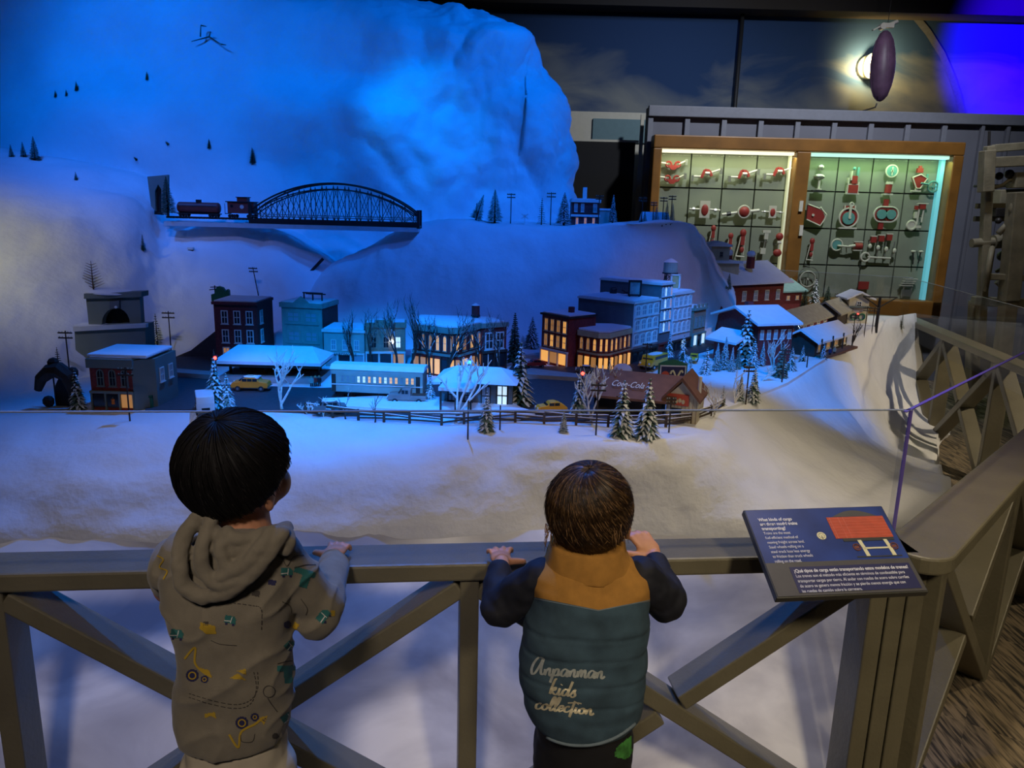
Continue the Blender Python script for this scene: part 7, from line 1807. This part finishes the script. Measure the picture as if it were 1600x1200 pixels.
hand(mb, wr_, Vector((-.55, .55, .75)), Vector((.5, -.45, .75)), Vector((-1, -.2, -.2)), 1.0, curl=(-.1, -.7, -1.2), spread=.15)
for s in (-1, 1):
    h_ = Vector((fT.x+s*.034, YT, hipz-.02)); limb(mb, [h_, Vector((fT.x+s*.05, YT+.015, lerp(FLOOR, hipz, .52))), Vector((fT.x+s*.052, YT-.005, FLOOR+.055))], [.040, .038, .026]); mb.ell((fT.x+s*.055, YT+.03, FLOOR+.033), (.026, .065, .024), 16, 10)
solid('body', mb, 'skin', .003, 3, tod)
face(tod, hc, hr, hyaw)
mm('hair_brown_light', (.22, .12, .05), .4, var=.3, vscale=200)
hairdo('hair', tod, Q2(921, 792, 1.345), (.0815, .086, .0865), hyaw, Vector((-.08, -.30, 1)), ('hair_brown', 'hair_brown', 'hair_brown_light', 'hair_brown', 'hair_brown'), back=2.42, side=2.2, front=1.3, N=3600, swirl=1.6, th=.0006, seed=9, flick=3, shrink=-.06)
# loose wisps at the nape and left cheek
r = random.Random(5); mb = MB()
for k in range(70):
    x = r.choice((r.uniform(852, 872), r.uniform(880, 985), r.uniform(860, 985))); y0_ = r.uniform(815, 838); L = r.uniform(14, 30); Y = 1.275 if 875 < x < 975 else 1.32
    mb.tube([Q2(x, y0_, Y), Q2(x+r.uniform(-3, 3), y0_+L*.5, Y-.004), Q2(x+r.uniform(-6, 6), y0_+L, Y-.002)], [.0009, .0008, .0002], 3)
tag(mb.build('hair_wisps', 'hair_brown_light', tod, True), kind='stuff')
# trousers, shoes
mb = MB(); loft(mb, [(Q2(908, 1120, 1.25)+Vector((0, .09, 0)), .080, .070, 0), (Q2(908, 1160, 1.25)+Vector((0, .09, 0)), .088, .076, 0), (Vector((fT.x, YT, hipz-.03)), .090, .074, 0), (Vector((fT.x, YT, hipz-.06)), .085, .07, 0)])
for s in (-1, 1): limb(mb, [Vector((fT.x+s*.045, YT, hipz-.02)), Vector((fT.x+s*.05, YT+.01, lerp(FLOOR, hipz, .5))), Vector((fT.x+s*.052, YT-.005, FLOOR+.07))], [.056, .050, .04])
tro = solid('trousers', mb, 'black', .005, 4, tod, lambda p: .002*noise.noise(p*40))
for s in (-1, 1):
    mb = MB(); x = fT.x+s*.055; mb.ell((x, YT+.03, FLOOR+.03), (.032, .075, .03), 18, 12); mb.ell((x, YT-.01, FLOOR+.045), (.03, .04, .036), 16, 10); mb.box((x, YT+.028, FLOOR+.008), (.054, .135, .016)); solid('shoe', mb, 'grey_wall', .005, 3, tod)
# navy sleeves (shirt)
mb = MB()
limb(mb, [Q2(846, 905, 1.34), Q2(783, 948, 1.375), G(781, 890, .618)+Vector((0, -.02, .006))], [.042, .040, .026]); mb.ell(Q2(782, 950, 1.37), (.040, .04, .036), 18, 12)
limb(mb, [Q2(1000, 905, 1.34), Q2(1038, 935, 1.375), Q2(1026, 880, 1.455)], [.042, .040, .027]); mb.ell(Q2(1040, 940, 1.37), (.038, .04, .038), 18, 12)
loft(mb, [(Q2(920, 885), .05, .045, 0), (Q2(920, 905), .10, .06, 0), (Q2(915, 1000), .10, .07, 0), (Q2(912, 1100), .10, .07, 0)])
solid('shirt', mb, 'navy_cloth', .0036, 4, tod, lambda p: .006*noise.noise(Vector((p.x*14, p.y*9, p.z*22)))+.003*noise.noise(p*45))
# quilted vest
mb = MB()
rg = [(922, 868, 62, .050), (922, 880, 78, .062), (922, 892, 96, .072), (921, 915, 100, .082), (920, 960, 98, .090), (915, 1000, 102, .095), (911, 1040, 105, .098), (909, 1080, 107, .099), (908, 1115, 104, .098), (908, 1140, 99, .096), (908, 1158, 90, .092), (908, 1166, 82, .086)]
bk = lambda y: .085*max(0, min(1, (y-900)/60))
loft(mb, [(Vector((Q2(x, y).x, YT, Q2(x, y, YT-bk(y)).z)), w*kT*.975, d, 0) for x, y, w, d in rg], 44, 2.4)
seams = [Q2(910, y, 1.25).z for y in (1000, 1033, 1072, 1105)]
hemz = Q2(908, 1160, 1.25).z
def vfold(p):
    d = 0
    for z in seams:
        zz = z+.012*math.cos((p.x-fT.x)*12)-.012; d -= .0024*math.exp(-((p.z-zz)/.0035)**2)
    return d+.0045*noise.noise(Vector((p.x*11, p.y*8, p.z*26)))+.0022*noise.noise(Vector((p.x*30, p.y*20, p.z*40)))
vest = solid('vest', mb, ['denim', 'vest_yoke'], .0042, 4, tod, vfold)
bm = bmesh.new(); bm.from_mesh(vest.data)
Vp = Q2(935, 953, 1.25)
for dx, py_ in ((-1, 934), (1, 937)):
    E_ = Q2(935+dx*95, py_, 1.25); dd = (E_-Vp); nrm = dd.cross(Vp-CAM).normalized()
    if nrm.z < 0: nrm = -nrm
    fs_ = [f for f in bm.faces if (f.calc_center_median().x-Vp.x)*dx > -.003]; es = {e for f in fs_ for e in f.edges}; vs_ = {v for f in fs_ for v in f.verts}
    bmesh.ops.bisect_plane(bm, geom=list(vs_)+list(es)+fs_, plane_co=Vp, plane_no=nrm, dist=1e-6)
for f in bm.faces:
    c = f.calc_center_median(); dx = 1 if c.x > Vp.x else -1; E_ = Q2(935+dx*95, 934 if dx < 0 else 937, 1.25); zz = lerp(Vp.z, E_.z, min(1.3, abs(c.x-Vp.x)/abs(E_.x-Vp.x)))
    qx, qy = proj(c); f.material_index = 1 if qy < 953-(19 if qx < 935 else 16)*abs(qx-935)/95 else 0
bm.to_mesh(vest.data); bm.free()
# collar
mb = MB(); loft(mb, [(Q2(918, 846, 1.345), 58*kT, .062, 0), (Q2(918, 860, 1.345), 62*kT, .068, 0), (Q2(920, 880, 1.345), 72*kT, .072, 0), (Q2(921, 888, 1.345), 78*kT, .074, 0)], 36)
solid('collar', mb, 'vest_yoke', .004, 4, tod, lambda p: .003*noise.noise(p*30))
# hem piping, armhole piping
bpy.context.view_layer.update(); bvV = bvh_of(vest)
mb = MB()
pts = []
for k in range(41):
    x = lerp(826, 992, k/40); y = 1164-34*abs((x-908)/84)**2.2; q = cast(bvV, x, y, .001)
    if q: pts.append(q)
if len(pts) > 3: mb.tube(pts, .0032, 6)
mb.build('hem_piping', 'denim_edge', vest, True)
mb = MB()
for ln in ([(827, 882), (828, 905), (831, 930)], [(1014, 886), (1017, 905), (1019, 932)]): ribbon(mb, bvV, ln, 2.5, 0)
for a_, b2 in (((836, 935), (935, 954)), ((935, 954), (1018, 937))): ribbon(mb, bvV, [a_, ((a_[0]+b2[0])/2, (a_[1]+b2[1])/2), b2], 1.6, 0)
mb.build('yoke_piping', 'denim_edge', vest)
# script lettering
GL = {
 'A': ([[(1.25, 2.3), (.7, 2.35), (.25, 1.7), (.05, .8), (.2, .1), (.55, .25), (.95, 1.2), (1.3, 2.25), (1.2, 1.2), (1.25, .3), (1.5, .1), (1.8, .5)]], 1.7),
 'n': ([[(0, .85), (.08, .05), (.2, .65), (.5, 1), (.6, .7), (.62, .15), (.8, 0), (1.05, .35)]], 1.0),
 'p': ([[(.05, .95), (.0, 0), (-.1, -.95), (.1, .2), (.35, .9), (.65, .85), (.65, .3), (.35, .05), (.15, .15)], [(.55, .1), (.8, .1), (1.05, .4)]], 1.0),
 'a': ([[(.75, .85), (.4, 1), (.08, .6), (.12, .12), (.4, .05), (.68, .5), (.78, .92), (.72, .25), (.85, 0), (1.1, .35)]], 1.05),
 'm': ([[(0, .85), (.05, .05), (.15, .65), (.4, 1), (.48, .5), (.48, .05), (.6, .65), (.85, 1), (.95, .6), (.95, .15), (1.1, 0), (1.35, .35)]], 1.3),
 'k': ([[(.45, 2.3), (.25, 2.2), (.1, 1.1), (.05, 0), (.2, .7), (.55, 1.05), (.55, .65), (.2, .5), (.5, .1), (.8, 0), (1.0, .3)]], .98),
 'i': ([[(.12, 1), (.08, .25), (.25, 0), (.5, .35)], [(.18, 1.5), (.22, 1.62)]], .5),
 'd': ([[(.7, .8), (.4, 1), (.06, .6), (.12, .1), (.42, .1), (.75, .8), (.95, 2.3), (.78, 1.0), (.8, .1), (1.1, .3)]], 1.08),
 's': ([[(0, .3), (.45, 1.15), (.4, .8), (.58, .3), (.35, -.02), (.05, .1)]], .7),
 'c': ([[(.65, .85), (.45, 1), (.1, .65), (.14, .12), (.45, 0), (.85, .35)]], .8),
 'o': ([[(.5, .98), (.12, .75), (.08, .2), (.4, 0), (.7, .4), (.55, .95), (.5, .75), (1.0, .8)]], .85),
 'l': ([[(0, .3), (.4, 1.2), (.55, 2.1), (.35, 2.2), (.15, 1.2), (.18, .15), (.4, 0), (.65, .35)]], .58),
 'e': ([[(0, .35), (.5, .6), (.5, .98), (.2, .9), (.06, .4), (.3, 0), (.75, .35)]], .7),
 't': ([[(.35, 2.0), (.2, .9), (.1, -.7), (.25, .1), (.65, .35)], [(-.5, 1.55), (.5, 1.75), (1.2, 1.7)]], .55),
}
mb = MB()
def word(wd, x0_, y0_, x1_, y1_, xh, m=0):
    tot = sum(GL[c][1] for c in wd); wid = math.dist((x0_, y0_), (x1_, y1_)); sx_ = wid/tot; ang = math.atan2(y1_-y0_, x1_-x0_); u = 0
    for ch in wd:
        for st in GL[ch][0]:
            pts = []
            for gx, gy in st:
                lx = (u+gx)*sx_+gy*xh*.12; ly = -gy*xh; pts.append((x0_+lx*math.cos(ang)-ly*math.sin(ang), y0_+lx*math.sin(ang)+ly*math.cos(ang)))
            ribbon(mb, bvV, pts, lambda t, d: 2.3+2.6*max(0, abs(d.y)-.3), m, step=1.2, lift=.0011)
        u += GL[ch][1]
zc = lambda x, y: (730+x/4.286, 920+y/4.286)
a_ = zc(425, 572); b2 = zc(915, 600); word('Anpanman', *a_, *b2, 11.5)
mb.build('lettering', 'silver_foil', vest); mb = MB()
a_ = zc(552, 700); b2 = zc(725, 726); word('kids', *a_, *b2, 10.5)
a_ = zc(455, 800); b2 = zc(842, 845); word('collection', *a_, *b2, 9.5)
mb.build('lettering', 'foil', vest)
# patch on the trousers
bvt = bvh_of(tro); mb = MB(); fill(mb, bvt, [(962, 1168), (985, 1150), (988, 1180), (975, 1186), (960, 1182)], 0, 2, .001); 
if mb.f: mb.build('green_print', 'camo_green', tro)
